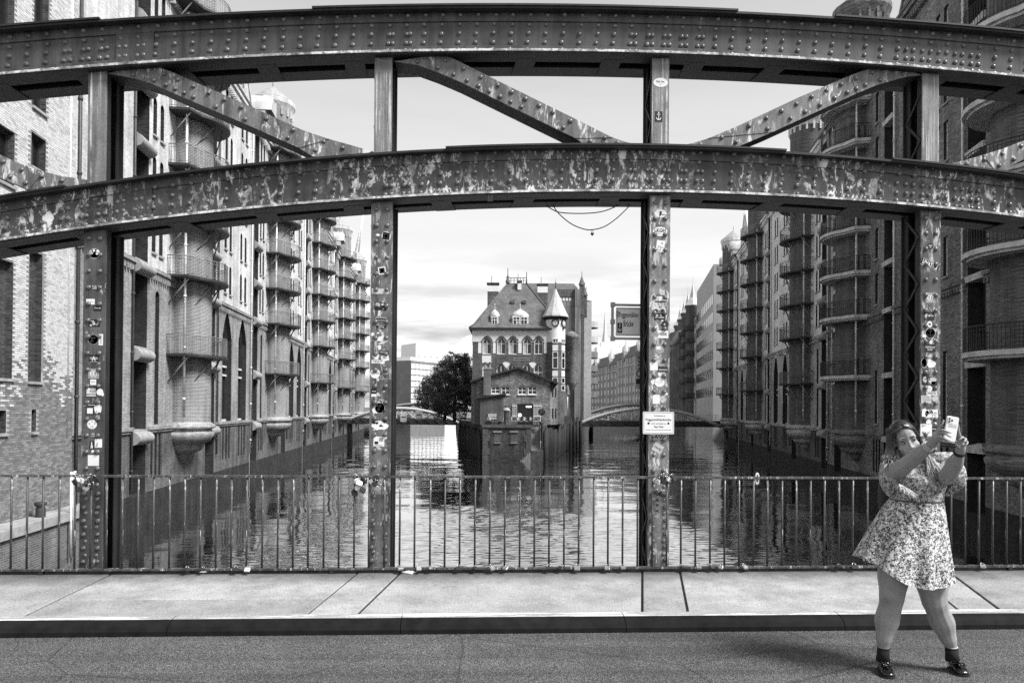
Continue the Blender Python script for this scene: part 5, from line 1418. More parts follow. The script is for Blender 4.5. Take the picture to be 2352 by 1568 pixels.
s = MB(); xx = h4(1395, 300).x; s.box(xx, bx1-0.5, -0.5, -0.01, 0, bzt+0.25); s.build('clad_pier', M_CLAD, blk)
for i in range(5):
    y = 2.2+i*3.6; x = bx1+y*ta
    s = MB(); s.box(x+0.0, x+0.28, y-0.25, y+0.25, 0, bzt-2.2); s.build('pilaster', M_BRI, blk)
    for j in range(6):
        yy = y+1.7; xx2 = bx1+yy*ta; s = MB(); s.box(xx2-0.1, xx2+0.14, yy-0.5, yy+0.5, 2.2+j*3.0, 4.1+j*3.0); s.build('window', M_GLASS, blk)
for zx, zt_, y in ((1445, 120, 0.3), (1465, 195, 3.0)):
    p = h4(zx, zt_, D4+y); s = MB(); s.box(p.x-0.35, p.x+0.35, y, y+0.7, bzt-4, p.z-2.2, 0); s.lathe([(0.55, p.z-2.2), (0.5, p.z-2.1), (0.1, p.z-0.9), (0.05, p.z-0.8), (0.04, p.z)], 6, (p.x, y+0.35, 0), 1); s.build('pinnacle', [M_BRI, M_SLATE], blk)
s = MB(); p = h4(1480, 280, D4+8); s.lathe([(0.9, p.z-1.2), (0.05, p.z+1.4)], 6, (p.x, 8, 0), 0); s.box(p.x-0.7, p.x+0.7, 7.3, 8.7, 0, p.z-1.2); s.build('stair_turret', M_COPPER, blk)
p1 = h4(1482, 300, D4+9)
for zy in (495, 600, 705, 800, 885, 980):
    z_ = h4(1480, zy+15, D4+8).z
    s = MB(); s.lathe([(0.05, z_-0.1), (1.45, z_-0.1), (1.45, z_), (0.05, z_)], 12, (p1.x+0.4, 9, 0), 0, False); o = s.build('balcony', M_IRON, blk)
    s = MB(); s.lathe([(1.42, z_), (1.42, z_+1.0)], 12, (p1.x+0.4, 9, 0), 0, False); s.build('balcony_screen', M_COPPER if zy < 700 else M_IRON_L, o)
# low brick bay beside the turret
s = MB(); p = h4(1375, 560, D4-10); s.lathe([(0.3, 4.6), (0.9, 5.6), (0.95, 5.8), (0.95, p.z-0.6), (1.12, p.z-0.4), (1.12, p.z), (0.4, p.z+0.5), (0.02, p.z+0.6)], 12, (p.x, -9.0, 0)); s.build('brick_bay', M_BRA, blk)

# ================================================================== ARCHED STEEL BRIDGES
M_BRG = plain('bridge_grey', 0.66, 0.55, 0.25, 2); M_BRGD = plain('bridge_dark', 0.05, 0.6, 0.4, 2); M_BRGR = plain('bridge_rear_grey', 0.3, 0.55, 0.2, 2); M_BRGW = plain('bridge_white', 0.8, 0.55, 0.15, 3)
def arch_bridge(A, B, z_spring, z_crown, z_deck, width, label, rear_crown=None):
    root = thing('arch_bridge', label, 'bridge', ((A+B)/2).to_tuple()[:2]+(0,), math.atan2(B.y-A.y, B.x-A.x), 'arched bridges to the island')
    Ln = (B-A).length; hL = Ln/2
    s = MB(); s.box(-hL-3, hL+3, 0.25, width-0.25, z_deck-0.28, z_deck-0.02, 0); s.build('deck', M_BRGD, root)
    for g, (y, zc) in enumerate(((0.0, z_crown), (width, rear_crown or z_crown))):
        n = 22
        f = lambda x: z_spring+(zc-z_spring)*(1-(x/hL)**2)
        s = MB(); s.grid([[(x, y-0.14, f(x)-0.3), (x, y+0.14, f(x)-0.3), (x, y+0.14, f(x)+0.26), (x, y-0.14, f(x)+0.26)] for x in [-hL+2*hL*i/n for i in range(n+1)]], 0, True, True, True, True)
        s.build('arch_rib', M_BRG if g == 0 else M_BRGR, root)
        s = MB(); s.box(-hL-1, hL+1, y-0.12, y+0.12, z_deck-1.0, z_deck-0.01); s.build('deck_girder', M_BRGD, root)
        for i in range(1, 13):
            x = -hL+2*hL*i/13
            if f(x)-0.25 > z_deck+0.2:
                s = MB(); s.box(x-0.08, x+0.08, y-0.06, y+0.06, z_deck, f(x)-0.23); s.build('hanger', M_BRGW if g == 0 else M_BRG, root)
                for sg in (-1, 1):
                    x2 = x+sg*2*hL/13
                    if abs(x2) <= hL and f(x2)-0.25 > z_deck+0.15:
                        s = MB(); s.tube([(x, y+0.03*sg, z_deck+0.05), (x2, y+0.03*sg, f(x2)-0.24)], 0.06, 4); s.build('diagonal_brace', M_BRGW if g == 0 else M_BRG, root)
        if g == 0:
            for i in range(13):
                x = -hL+2*hL*(i+0.5)/13
                for sg in (-1, 1): s = MB(); s.tube([(x-sg*0.6, y-0.13, z_deck-0.95), (x+sg*0.6, y-0.13, z_deck-0.1)], 0.05, 4); s.build('girder_brace', M_BRGD, root)
    s = MB()
    for z in (0.35, 0.7, 1.05): s.tube([(-hL-4, 0.6, z_deck+z), (hL+4, 0.6, z_deck+z)], 0.035, 4)
    k_ = -hL-4
    while k_ < hL+4: s.box(k_-0.03, k_+0.03, 0.57, 0.63, z_deck, z_deck+1.05); k_ += 1.5
    s.build('bridge_railing', M_BRGW, root)
    return root
def gp_(px, d): p = atD(px, 937, d); return Vector((p.x, p.y, 0))
br1 = arch_bridge(gp_(786, 121), gp_(1060, 117), -0.95, 1.55, -0.1, 7, 'steel arch bridge to the island behind the second post from the left', 2.3)
br2 = arch_bridge(gp_(1318, 118), gp_(1656, 121), -1.1, 1.85, -0.2, 8, 'steel arch bridge with white lattice right of the island', 2.5)
for px, py, w, h in ((962, 952, 1.1, 1.4), (927, 957, 1.0, 1.6)):
    p = atD(px, py, 116.5); s = MB(); s.box(-w/2, w/2, -0.03, 0.03, -h/2, h/2, 0); s.box(-w*0.35, w*0.35, -0.045, -0.031, -0.1, 0.05, 1)
    o = tag(s.build('bridge_notice', [M_WHITE, M_BLACK], None, p), 'small white notice board hung on the left bridge, %s of two' % ('right one' if px > 940 else 'left one'), 'sign'); o.rotation_euler = (0, 0, -YAW)
# stone pier under the right bridge
pr = gp_(1440, 150); s = MB()
n = 12; P = [(-7, -1.0), (-7, 2.6), (7, 2.6), (7, -1.0)]+[(4.2*math.cos(math.pi*i/n), -1.0+2.0*math.sin(math.pi*i/n)) for i in range(0, n+1)]
s.prism([(x, 0, z) for x, z in P], (0, 6, 0)); o = s.build('stone_arch_culvert', M_QS, None, (pr.x, pr.y, WZ)); tag(o, 'low stone arch at the waterline behind the right bridge', 'arch'); o.rotation_euler = (0, 0, -YAW)

# ================================================================== FAR BUILDINGS
def frame(pA, pB):
    d = (pB-pA); Ln = d.length; rz = math.atan2(d.y, d.x); return Ln, rz
def block(name, label, cat, pA, pB, depth, ztop, z0, floors, bays, mw, wm, ww=0.55, wh=0.55, group=None, roof=None, base=0.12, gap=1.0, frames=False, toprow=0.0):
    Ln, rz = frame(pA, pB)
    root = thing(name, label, cat, (pA.x, pA.y, z0), rz, group)
    s = MB(); s.box(0, Ln, 0, depth, -6, ztop-z0); s.build('wall', mw, root)
    if roof: s = MB(); s.hexa([(-0.3, -0.3, ztop-z0+.01), (Ln+.3, -0.3, ztop-z0+.01), (Ln+.3, depth, ztop-z0+.01), (-.3, depth, ztop-z0+.01), (0.5, 3, ztop-z0+roof), (Ln-0.5, 3, ztop-z0+roof), (Ln-0.5, depth-3, ztop-z0+roof), (.5, depth-3, ztop-z0+roof)]); s.build('roof', M_SLATE, root)
    Hh = (ztop-z0)*(1-toprow); b0 = Hh*base; fh = (Hh-b0)/floors; bwid = Ln/bays
    q = MB(); q.box(-bwid*ww/2, bwid*ww/2, -0.06, -0.005, 0, fh*wh, 0)
    if frames: q.box(-bwid*0.03, bwid*0.03, -0.09, -0.061, 0, fh*wh, 1); q.box(-bwid*ww/2, bwid*ww/2, -0.09, -0.061, fh*wh*0.6, fh*wh*0.68, 1)
    wmesh = q.mesh('window', [wm, M_FRAME_W])
    for f_ in range(floors):
        for b_2 in range(bays): link('window', wmesh, root, (bwid*(b_2+.5), 0, b0+fh*(f_+0.22)))
    return root
M_OFF = plain('office_pale', 0.85, 0.8, 0.06, 0.3); M_OFFD = plain('office_dark', 0.20, 0.7, 0.2, 0.4); M_GLW = plain('office_glass', 0.12, 0.2, 0.3, 0.5)
block('office_building', 'pale flat-roofed office block with window bands far left behind the bridge', 'building', gp_(880, 262), gp_(942, 258), 14, 19.9, 0, 7, 11, M_OFF, M_GLW, 0.72, 0.45, base=0.10, toprow=0.09)
block('office_building', 'dark office block with white gridded windows beside the trees far left', 'building', gp_(943, 256), gp_(1022, 275), 14, 18.5, 0, 7, 9, M_OFFD, M_OFF, 0.80, 0.78, base=0.13, toprow=0.06)
# glass concert hall with a wave roof
A_, B_ = gp_(954, 900), gp_(1110, 960); Ln, rz = frame(A_, B_)
hall = thing('glass_hall', 'faint glass hall with a wave-shaped roofline on the far left skyline', 'building', (A_.x, A_.y, 0), rz)
wave = [(954, 794), (968, 803), (985, 806), (1005, 801), (1024, 790), (1034, 797), (1050, 792), (1057, 788), (1064, 797), (1078, 796), (1095, 770), (1110, 760)]
M_HALL = plain('haze_paled_glass', 0.9, 0.35, 0.06, 0.05); M_HALLW = plain('hall_window', 0.42, 0.3, 0.2, 0.1)  # distance haze is put into the pale wall colour
P = [(Ln*(x-954)/156.0, (937-y)/(FOC/930.0)+CAM_Z) for x, y in wave]
s = MB(); s.prism([(0, 0, 0)]+[(x, 0, z) for x, z in P]+[(Ln, 0, 0)], (0, 40, 0)); s.build('glass_wall', M_HALL, hall)
s = MB(); s.box(-3, 5, 0, 0.3, -0.5, 0.5)
hw = MB(); hw.face([(-1.6, -0.4, -1.4), (1.8, -0.4, -0.6), (1.0, -0.4, 1.3), (-1.2, -0.4, 1.0)]); hwm = hw.mesh('window', M_HALLW)
for i in range(11):
    for j in range(5):
        x, z = 4+i*Ln/11.5+(j % 2)*2.5, 36+j*7.5; link('window', hwm, hall, (x, 0, z))
# far warehouse row beyond the right bridge
def far_ware(label, pxA, dA, pxB, dB, zt, floors, bays, mw, n_gab):
    A_, B_ = gp_(pxA, dA), gp_(pxB, dB)
    r_ = block('brick_warehouse', label, 'warehouse', A_, B_, 14, zt, -2, floors, bays, mw, M_GLASS, 0.42, 0.62, 'warehouses beyond the right bridge', 4.5, base=0.10)
    Ln = (B_-A_).length
    for i in range(n_gab):
        c = Ln*(i+.5)/n_gab
        s = MB(); s.prism([(c-1.6, -0.4, zt+2-1.2), (c+1.6, -0.4, zt+2-1.2), (c+1.6, -0.4, zt+2+1.4), (c, -0.4, zt+2+4.6), (c-1.6, -0.4, zt+2+1.4)], (0, 2.4, 0)); g_ = s.build('gable', mw, r_)
        s = MB(); s.lathe([(1.5, zt+4.4), (0.05, zt+8.6), (0.03, zt+10)], 4, (c, 0.8, 0)); s.build('gable_spire', M_COPPER, r_)
    for i in range(bays+1):
        if i % 3 == 0: s = MB(); s.box(Ln*i/bays-0.14, Ln*i/bays+0.14, -0.2, -0.01, 0, zt+1.8); s.build('pilaster', M_PIPE_W, r_)
    for z in ((zt+2)*0.32, (zt+2)*0.86): s = MB(); s.box(0, Ln, -0.17, -0.012, z, z+0.25); s.build('string_course', M_STONE_L, r_)
    return r_
M_BRF = brickmat('far_brick', 0.30, 0.42, 0.25, grime=0.3)
far_ware('long brick warehouse with small gables far behind the right bridge', 1352, 330, 1418, 278, 19.5, 6, 9, M_BRF, 2)
far_ware('brick warehouse with pale spired gables left of the street sign post', 1418, 277, 1482, 236, 20.5, 6, 9, M_BRF, 2)
far_ware('distant brick warehouse seen between the sign post and grey block', 1482, 235, 1536, 210, 20.5, 6, 7, M_BRF, 2)
# right bank beyond the iron balconies: grey modern block and turreted warehouses
uA, uB = 142.0/RS.cos, 176.0/RS.cos
pA_, pB_ = RS.org+RS.dir*uB, RS.org+RS.dir*uA
gb = block('grey_modern_block', 'plain grey modern block with dark window bands between the brick warehouses', 'building', Vector((pA_.x, pA_.y, 0)), Vector((pB_.x, pB_.y, 0)), 12, 30.5, 0, 6, 10, plain('grey_panel', 0.36, 0.6, 0.12, 0.5), M_GLASS, 0.72, 0.55, base=0.14, toprow=0.16)
for i, (u0_, u1_) in enumerate(((178, 205), (206, 235))):
    pA_, pB_ = RS.org+RS.dir*(u1_/RS.cos), RS.org+RS.dir*(u0_/RS.cos)
    r_ = block('brick_warehouse', ['turreted brick warehouse just beyond the grey modern block', 'farthest turreted brick warehouse on the right bank'][i], 'warehouse', Vector((pA_.x, pA_.y, 0)), Vector((pB_.x, pB_.y, 0)), 12, 25, 0, 6, 7, M_BR_MIDR, M_GLASS, 0.35, 0.6, 'warehouses beyond the right bridge', 4.0, base=0.12)
    Ln = (pB_-pA_).length
    for c in (Ln*0.2, Ln*0.75):
        s = MB(); s.lathe([(1.8, 0), (1.8, 27.5), (2.1, 28), (2.1, 28.4)], 10, (c, -0.2, 0)); t_ = s.build('stair_tower', M_BR_DKT, r_)
        s = MB(); s.lathe([(2.3, 28.4), (0.9, 30.5), (0.06, 34), (0.04, 36)], 6, (c, -0.2, 0), 0, False); s.build('tower_roof', M_COPPER, t_)
        for z in (5, 9, 12.5, 15.8, 19, 22.2): s = MB(); s.lathe([(0.5, z-.15), (2.7, z-.15), (2.7, z+0.9), (2.62, z+0.9)], 10, (c, -0.2, 0), 0, False); s.build('balcony', M_IRON, r_)
# church spire and crane far off
p = gp_(1391, 700); sp_ = thing('church_spire', 'needle-thin lattice spire far beyond the right bridge', 'spire', p)
s = MB(); s.box(-9, 9, 0, 14, 0, 62); s.box(-4.5, 4.5, 3, 9, 62, 67); s.build('tower', M_OFF, sp_); s = MB(); s.lathe([(3.2, 67), (1.5, 78), (0.9, 88), (0.25, 97)], 6, (0, 6, 0)); s.build('needle', M_STONE_L, sp_)
p = gp_(1427, 400); cr = thing('tower_crane', 'pale lattice tower crane mast behind the far warehouses', 'crane', p)
s = MB()
for sx in (-0.9, 0.9):
    for sy in (-0.9, 0.9): s.tube([(sx, sy, 0), (sx, sy, 40)], 0.14, 4)
s.build('mast', M_OFF, cr)
s = MB()
for i in range(20):
    z = i*2.0; sg = 1 if i % 2 else -1
    s.tube([(-0.9*sg, -0.9, z), (0.9*sg, -0.9, z+2)], 0.1, 4); s.tube([(-0.9, -0.9*sg, z), (-0.9, 0.9*sg, z+2)], 0.1, 4)
s.build('mast_lacing', M_OFF, cr)
p = gp_(815, 330); cr = thing('crane_jib', 'pale luffing crane jib leaning over the left warehouses', 'crane', p)
a_, b_3 = Vector((0, 0, 0)), Vector((0, 0, 0))
top = atD(838, 470, 330)-p; bot = atD(818, 590, 330)-p
s = MB()
for ox in (-0.8, 0.8): s.tube([bot+Vector((ox, 0, 0)), top], [0.35, 0.2], 5)
s.tube([bot+Vector((0, 0, 0)), Vector((0, 0, 0))], 0.7, 6); s.build('jib', M_OFF, cr)
s = MB()
for i in range(14):
    f0, f1 = i/14, (i+1)/14; w0, w1 = 0.8*(1-f0), 0.8*(1-f1); sg = 1 if i % 2 else -1
    s.tube([bot.lerp(top, f0)+Vector((w0*sg, 0, 0)), bot.lerp(top, f1)+Vector((-w1*sg, 0, 0))], 0.14, 4)
s.build('jib_lacing', M_OFF, cr)
# ground behind the banks and towards the horizon
mb = MB()
for S in (LS, RS):
    e0, e1 = S.org+S.dir*-40, S.org+S.dir*420; n_ = -S.nor
    mb.face([(e0+n_*3).to_tuple()[:2]+(0.05,), (e1+n_*3).to_tuple()[:2]+(0.05,), (e1+n_*400).to_tuple()[:2]+(0.05,), (e0+n_*400).to_tuple()[:2]+(0.05,)])
mb.face([(-900, 480, -0.3), (1200, 480, -0.3), (2600, 5000, -0.3), (-2600, 5000, -0.3)])
tag(mb.build('ground', M_LAND), kind='structure')

# ================================================================== TREES
M_LEAF = []
for i, c in enumerate((0.06, 0.10, 0.17)): M_LEAF.append(plain('leaf', c, 0.55, 0.4, 1.2, spec=0.5))
M_BARK = plain('bark', 0.05, 0.9, 0.4, 5)
def tree(px, d, ztop, rad, label, seed):
    rnd = random.Random(seed); p = gp_(px, d); root = thing('lime_tree', label, 'tree', (p.x, p.y, ZI), 0, 'trees on the island left of the house')
    hgt = ztop-ZI
    s = MB(); s.tube([(0, 0, 0), (0.05, 0, hgt*0.3), (0.1, 0.1, hgt*0.6), (0, 0, hgt*0.9)], [0.26, 0.2, 0.12, 0.03], 8)
    for i in range(9):
        a = rnd.uniform(0, 6.28); z = hgt*rnd.uniform(0.22, 0.6); L_ = rad*rnd.uniform(0.5, 0.85)
        s.tube([(0.04, 0, z), (math.cos(a)*L_*0.5, math.sin(a)*L_*0.5, z+0.7), (math.cos(a)*L_, math.sin(a)*L_, z+1.8)], [0.09, 0.06, 0.02], 5)
    s.build('trunk', M_BARK, root)
    s = MB()
    for c in range(170):
        v = Vector((rnd.gauss(0, 1), rnd.gauss(0, 1), rnd.gauss(0, 1))).normalized()
        k_ = rnd.uniform(0.45, 1.0)
        zc = 0.53+0.47*v.z*k_
        wid = 1.0 if 0.25 < zc < 0.55 else 0.8 if zc <= 0.25 else max(0.25, 1-((zc-0.55)/0.5)**1.6)
        cp_ = Vector((v.x*rad*k_*wid, v.y*rad*k_*wid, hgt*zc)); cr_ = rnd.uniform(0.5, 1.0)
        for i in range(120):
            o = Vector((rnd.gauss(0, 1), rnd.gauss(0, 1), rnd.gauss(0, 0.7)))*cr_*0.42+cp_
            a = Vector((rnd.gauss(0, 1), rnd.gauss(0, 1), rnd.gauss(0, .5))).normalized()*rnd.uniform(0.09, 0.17); b = Vector((rnd.gauss(0, 1), rnd.gauss(0, 1), rnd.gauss(0, .5))).normalized()*0.08
            s.face([o-a, o+b, o+a, o-b], rnd.choices((0, 1, 2), (3, 4, 2))[0])
    s.build('crown', M_LEAF, root)
tree(1044, 104, 10.6, 3.7, 'tallest leafy tree right beside the island house', 3)
tree(1022, 112, 9.4, 3.7, 'middle tree of the leafy clump left of the island house', 5)
tree(998, 122, 7.4, 3.4, 'lowest leafy tree at the left end of the clump by the bridge', 8)
tree(1070, 120, 10.8, 2.8, 'leafy tree half hidden behind the wall of the island house', 13)
# ================================================================== THE PERSON
pw = atZ(2105, 1541, 0.0)
DPER = (RC.inverted() @ (pw-Vector((0, 0, CAM_Z))))[2]*-1
PINV = Matrix.Rotation(YAW, 3, 'Z')
person = thing('person', 'person in a short floral dress and black loafers raising a phone at arm length', 'person', pw, -YAW)
def J(zx, zy, c=0.0): return PINV @ (atD(1899+zx*0.414, 919+zy*0.414, DPER-c)-pw)
PM = 0.001195        # metres for one measured pixel at the person
M_SKIN, t, b = newmat('skin'); v = coords(t)
t.links.new(ramp(t, noise(t, v, 9, 4), [(0.3, 0.27), (0.7, 0.35)]), b.inputs['Base Color']); b.inputs['Roughness'].default_value = 0.5
b.inputs['Subsurface Weight'].default_value = 0.0
bump(t, b, noise(t, v, 260, 2), 0.12, 0.002)
def chain(mb, pts, n=12, sub=4):
    """smooth tapered limb through (point, radius) joints with rounded ends"""
    P = [Vector(p) for p, r in pts]; Rr = [r for p, r in pts]
    out, rad = [], []
    for i in range(len(P)-1):
        p0, p1, p2, p3 = P[max(i-1, 0)], P[i], P[i+1], P[min(i+2, len(P)-1)]
        for k_ in range(sub):
            q = k_/sub; out.append(0.5*((2*p1)+(p2-p0)*q+(2*p0-5*p1+4*p2-p3)*q*q+(3*p1-p0-3*p2+p3)*q**3)); s_ = q*q*(3-2*q); rad.append(Rr[i]*(1-s_)+Rr[i+1]*s_)
    out.append(P[-1]); rad.append(Rr[-1])
    mb.tube(out, rad, n)
    mb.ball(out[0], rad[0], 12, 8); mb.ball(out[-1], rad[-1], 12, 8)
def ell(mb, c, ax, n=16, k=10):
    rows = [[Vector(c)+ax[0]*math.sin(math.pi*i/k)*math.cos(2*math.pi*j/n)+ax[1]*math.sin(math.pi*i/k)*math.sin(2*math.pi*j/n)+ax[2]*math.cos(math.pi*i/k) for j in range(n)] for i in range(k+1)]
    mb.grid(rows, 0, True, True)
def remesh(mb, voxel, smooth=4, fac=0.5):
    o = bpy.data.objects.new('tmp', clean(mb.mesh('tmp', [M_SKIN]))); COL.objects.link(o)
    m = o.modifiers.new('r', 'REMESH'); m.mode = 'VOXEL'; m.voxel_size = voxel
    m2 = o.modifiers.new('s', 'SMOOTH'); m2.iterations = smooth; m2.factor = fac
    bpy.context.view_layer.update()
    dg = bpy.context.evaluated_depsgraph_get()
    me = bpy.data.meshes.new_from_object(o.evaluated_get(dg)); bpy.data.objects.remove(o)
    me.polygons.foreach_set('use_smooth', [True]*len(me.polygons)); return me
B = MB()
# legs
chain(B, [(J(395, 790), .115), (J(372, 960, .01), .100), (J(362, 1075, .02), .079), (J(352, 1140, .01), .071), (J(334, 1220, -.005), .077), (J(320, 1310, 0), .053), (J(314, 1372, 0), .036), (J(313, 1430, .0), .036)])
ell(B, J(357, 1085, .055), (Vector((.05, 0, 0)), Vector((0, .04, 0)), Vector((0, 0, .055))))
chain(B, [(J(555, 790), .115), (J(578, 980, .01), .104), (J(596, 1105, .03), .080), (J(612, 1160, .02), .071), (J(640, 1230, .0), .078), (J(670, 1312, 0), .054), (J(691, 1370, 0), .036), (J(697, 1430, 0), .036)])
ell(B, J(602, 1118, .06), (Vector((.05, 0, 0)), Vector((0, .04, 0)), Vector((0, 0, .055))))
# trunk
for zx, zy, hw, hd in ((478, 745, 150, .15), (485, 650, 140, .145), (495, 560, 122, .125), (500, 480, 125, .13), (500, 410, 130, .125)):
    ell(B, J(zx, zy), (Vector((hw*PM, 0, 0)), Vector((0, hd, 0)), Vector((0, 0, .11))))
chain(B, [(J(400, 378), .062), (J(500, 360), .07), (J(610, 372), .062)])
# neck and head
RH = Matrix.Rotation(R_(-19), 3, 'Y') @ Matrix.Rotation(R_(-15), 3, 'Z') @ Matrix.Rotation(R_(5), 3, 'X')
hx, hf, hu = RH @ Vector((1, 0, 0)), RH @ Vector((0, -1, 0)), RH @ Vector((0, 0, 1))
EYE = J(456, 229, .11)
HC = EYE - hf*0.075
def hp(a, f, u): return HC+hx*a+hf*f+hu*u
chain(B, [(J(470, 355, -.01), .062), (hp(0, -.02, -.10), .054), (hp(0, -.01, -.03), .055)])
ell(B, hp(0, -.018, .028), (hx*.074, hf*.092, hu*.092))
ell(B, hp(0, .016, -.035), (hx*.063, hf*.068, hu*.082))
ell(B, hp(0, .036, -.080), (hx*.040, hf*.042, hu*.034))
ell(B, hp(0, .060, -.098), (hx*.019, hf*.018, hu*.016))
for s_ in (-1, 1):
    ell(B, hp(s_*.038, .040, -.038), (hx*.028, hf*.028, hu*.026)); ell(B, hp(s_*.033, .058, .022), (hx*.024, hf*.018, hu*.012))
    ell(B, hp(s_*.073, -.012, -.012), (hx*.010, hf*.020, hu*.030))
chain(B, [(hp(0, .070, .010), .008), (hp(0, .084, -.018), .009), (hp(0, .094, -.036), .0105)], 8)
for s_ in (-1, 1): ell(B, hp(s_*.012, .083, -.040), (hx*.008, hf*.010, hu*.007))
ell(B, hp(0, .078, -.064), (hx*.022, hf*.012, hu*.006)); ell(B, hp(0, .077, -.073), (hx*.019, hf*.012, hu*.007))
# arms
chain(B, [(J(352, 392, .02), .062), (J(395, 388, .13), .056), (J(452, 348, .25), .048), (J(515, 295, .34), .045), (J(575, 247, .42), .028), (J(600, 222, .45), .026)])
chain(B, [(J(640, 385, .02), .060), (J(662, 420, .15), .056), (J(676, 412, .27), .051), (J(708, 355, .36), .048), (J(738, 288, .44), .028), (J(744, 262, .46), .028)])
# hand holding the phone from the left side
def fing(pts, r=.0085): chain(B, [(J(*p), r*(1-0.1*i)) for i, p in enumerate(pts)], 8, 3)
ell(B, J(613, 200, .475), (Vector((.030, 0, .010)), Vector((0, .016, 0)), Vector((-.010, 0, .036))))
chain(B, [(J(600, 222, .455), .024), (J(613, 202, .475), .020)])
fing([(618, 172, .485), (640, 163, .520), (666, 172, .532), (688, 181, .533)])
fing([(620, 183, .485), (645, 181, .522), (670, 193, .532), (689, 204, .533)])
fing([(620, 200, .480), (640, 207, .515), (664, 217, .530), (686, 227, .528)])
fing([(618, 214, .470), (634, 222, .500), (654, 229, .515), (668, 232, .51)], .0075)
fing([(608, 178, .470), (624, 152, .485), (640, 132, .500), (648, 112, .502)], .0095)
# hand at the right edge of the phone
ell(B, J(748, 243, .475), (Vector((.030, 0, 0)), Vector((0, .018, 0)), Vector((.006, 0, .034))))
chain(B, [(J(742, 268, .46), .025), (J(747, 246, .475), .022)])
fing([(738, 215, .480), (737, 195, .490), (732, 165, .492), (729, 138, .492)], .0092)
fing([(752, 212, .480), (756, 204, .505), (744, 212, .525), (732, 222, .520)])
fing([(763, 216, .478), (772, 214, .505), (764, 228, .525), (752, 234, .515)])
fing([(771, 226, .472), (781, 232, .498), (775, 246, .514), (763, 248, .508)], .0078)
fing([(732, 262, .480), (720, 250, .500), (715, 236, .508), (716, 226, .508)], .0095)
body = link('body', remesh(B, 0.0044, 5), person)

# eyes, brows, lips
M_EYEW = plain('eye_white', 0.55, 0.3, 0.05); M_EYED = plain('eye_dark', 0.02, 0.2, 0.1); M_BROW = plain('brow', 0.035, 0.8, 0.3); M_LIP = plain('lips', 0.17, 0.45, 0.15, 40)
for s_ in (-1, 1):
    e = MB(); c = hp(s_*.031, .069, 0.0)
    ell(e, c, (hx*.0155, hf*.008, hu*.0068)); n0 = len(e.f)
    ell(e, c+hf*.0045+hx*.003, (hx*.0062, hf*.0055, hu*.0066)); e.m[n0:] = [1]*(len(e.f)-n0)
    e.tube([c+hx*(-.018)+hf*.003+hu*0.0, c+hx*(-.008)+hf*.0085+hu*.0065, c+hx*.004+hf*.009+hu*.0072, c+hx*.017+hf*.003+hu*.002], [.001, .0024, .0026, .001], 5, 1)
    e.tube([c+hx*(-.016)+hf*.002-hu*.001, c+hf*.0085-hu*.0066, c+hx*.016+hf*.002-hu*.001], [.0006, .0012, .0006], 5, 1)
    e.build('eye', [M_EYEW, M_EYED], person)
    e = MB(); e.tube([hp(s_*.012, .079, .020), hp(s_*.028, .077, .027), hp(s_*.042, .067, .026), hp(s_*.054, .052, .016)], [.0028, .0036, .003, .001], 6); e.build('eyebrow', M_BROW, person)
e = MB(); e.tube([hp(-.022, .080, -.067), hp(-.008, .0895, -.0635), hp(0, .0895, -.0655), hp(.008, .0895, -.0635), hp(.022, .080, -.067)], [.0015, .0042, .0036, .0042, .0015], 6)
e.tube([hp(-.021, .080, -.069), hp(0, .0885, -.0755), hp(.021, .080, -.069)], [.0015, .0052, .0015], 6); e.build('lips', M_LIP, person)
e = MB()
for s_ in (-1, 1): e.ball(hp(s_*.0062, .0925, -.0445), (.0034, .0034, .0022), 6, 4)
e.build('nostril', M_EYED, person)

# hair: a fitted cap plus long strands, dark at the roots and fair at the ends
M_HAIR, t, b = newmat('hair'); g = t.nodes.new('ShaderNodeTexCoord'); s3 = t.nodes.new('ShaderNodeSeparateXYZ'); t.links.new(g.outputs['Object'], s3.inputs[0])
mr = N(t, 'ShaderNodeMapRange'); mr.inputs['From Min'].default_value = HC.z+0.07; mr.inputs['From Max'].default_value = HC.z-0.14
t.links.new(math_(t, 'ADD', s3.outputs['Z'], math_(t, 'MULTIPLY', noise(t, g.outputs['Object'], 30, 3), 0.06)), mr.inputs['Value'])
col = ramp(t, mr.outputs[0], [(0.0, 0.022), (0.45, 0.07), (1.0, 0.40)])
st_ = ramp(t, noise(t, coords(t, scale=(220, 220, 14)), 1.0, 3), [(0.3, 0.55), (0.7, 1.4)])
t.links.new(mixc(t, 1.0, col, st_, 'MULTIPLY'), b.inputs['Base Color']); b.inputs['Roughness'].default_value = 0.38; b.inputs['Specular IOR Level'].default_value = 0.6
Hh = MB()
# cap: ellipsoid shell open over the face
n, k_ = 40, 20; rows = []
for i in range(k_+1):
    th = math.pi*0.74*i/k_; r_ = []
    for j in range(n+1):
        a = R_(-62)+ (2*math.pi-R_(56))*j/n      # leaves the face sector (around +hf) open
        a2 = a+math.pi/2+R_(0)
        open_ = 1.0
        dirv = hx*math.cos(a2+math.pi)*math.sin(th)+hf*math.sin(a2+math.pi)*math.sin(th)
        r_.append(hp(0, -.022, .026)+dirv.normalized()*0 + hx*(math.cos(a2+math.pi)*math.sin(th)*.084)+hf*(math.sin(a2+math.pi)*math.sin(th)*.104)+hu*(math.cos(th)*.104))
    rows.append(r_)
rnd = random.Random(4)
HCAP = MB(); ell(HCAP, hp(0, -.030, .032), (hx*.082, hf*.094, hu*.097)); HCAP.build('hair_cap', M_HAIR, person)
part = hp(-.012, .045, .105)
def strand(p, r0=.0055):
    q = p[-1]+(p[-1]-p[-2]).normalized()*rnd.uniform(.01, .06)+Vector((rnd.uniform(-.012, .012), 0, -.015))
    Hh.tube(list(p)+[q], [r0*0.8, r0, r0, r0*0.9, r0*0.65, r0*0.08], 5)
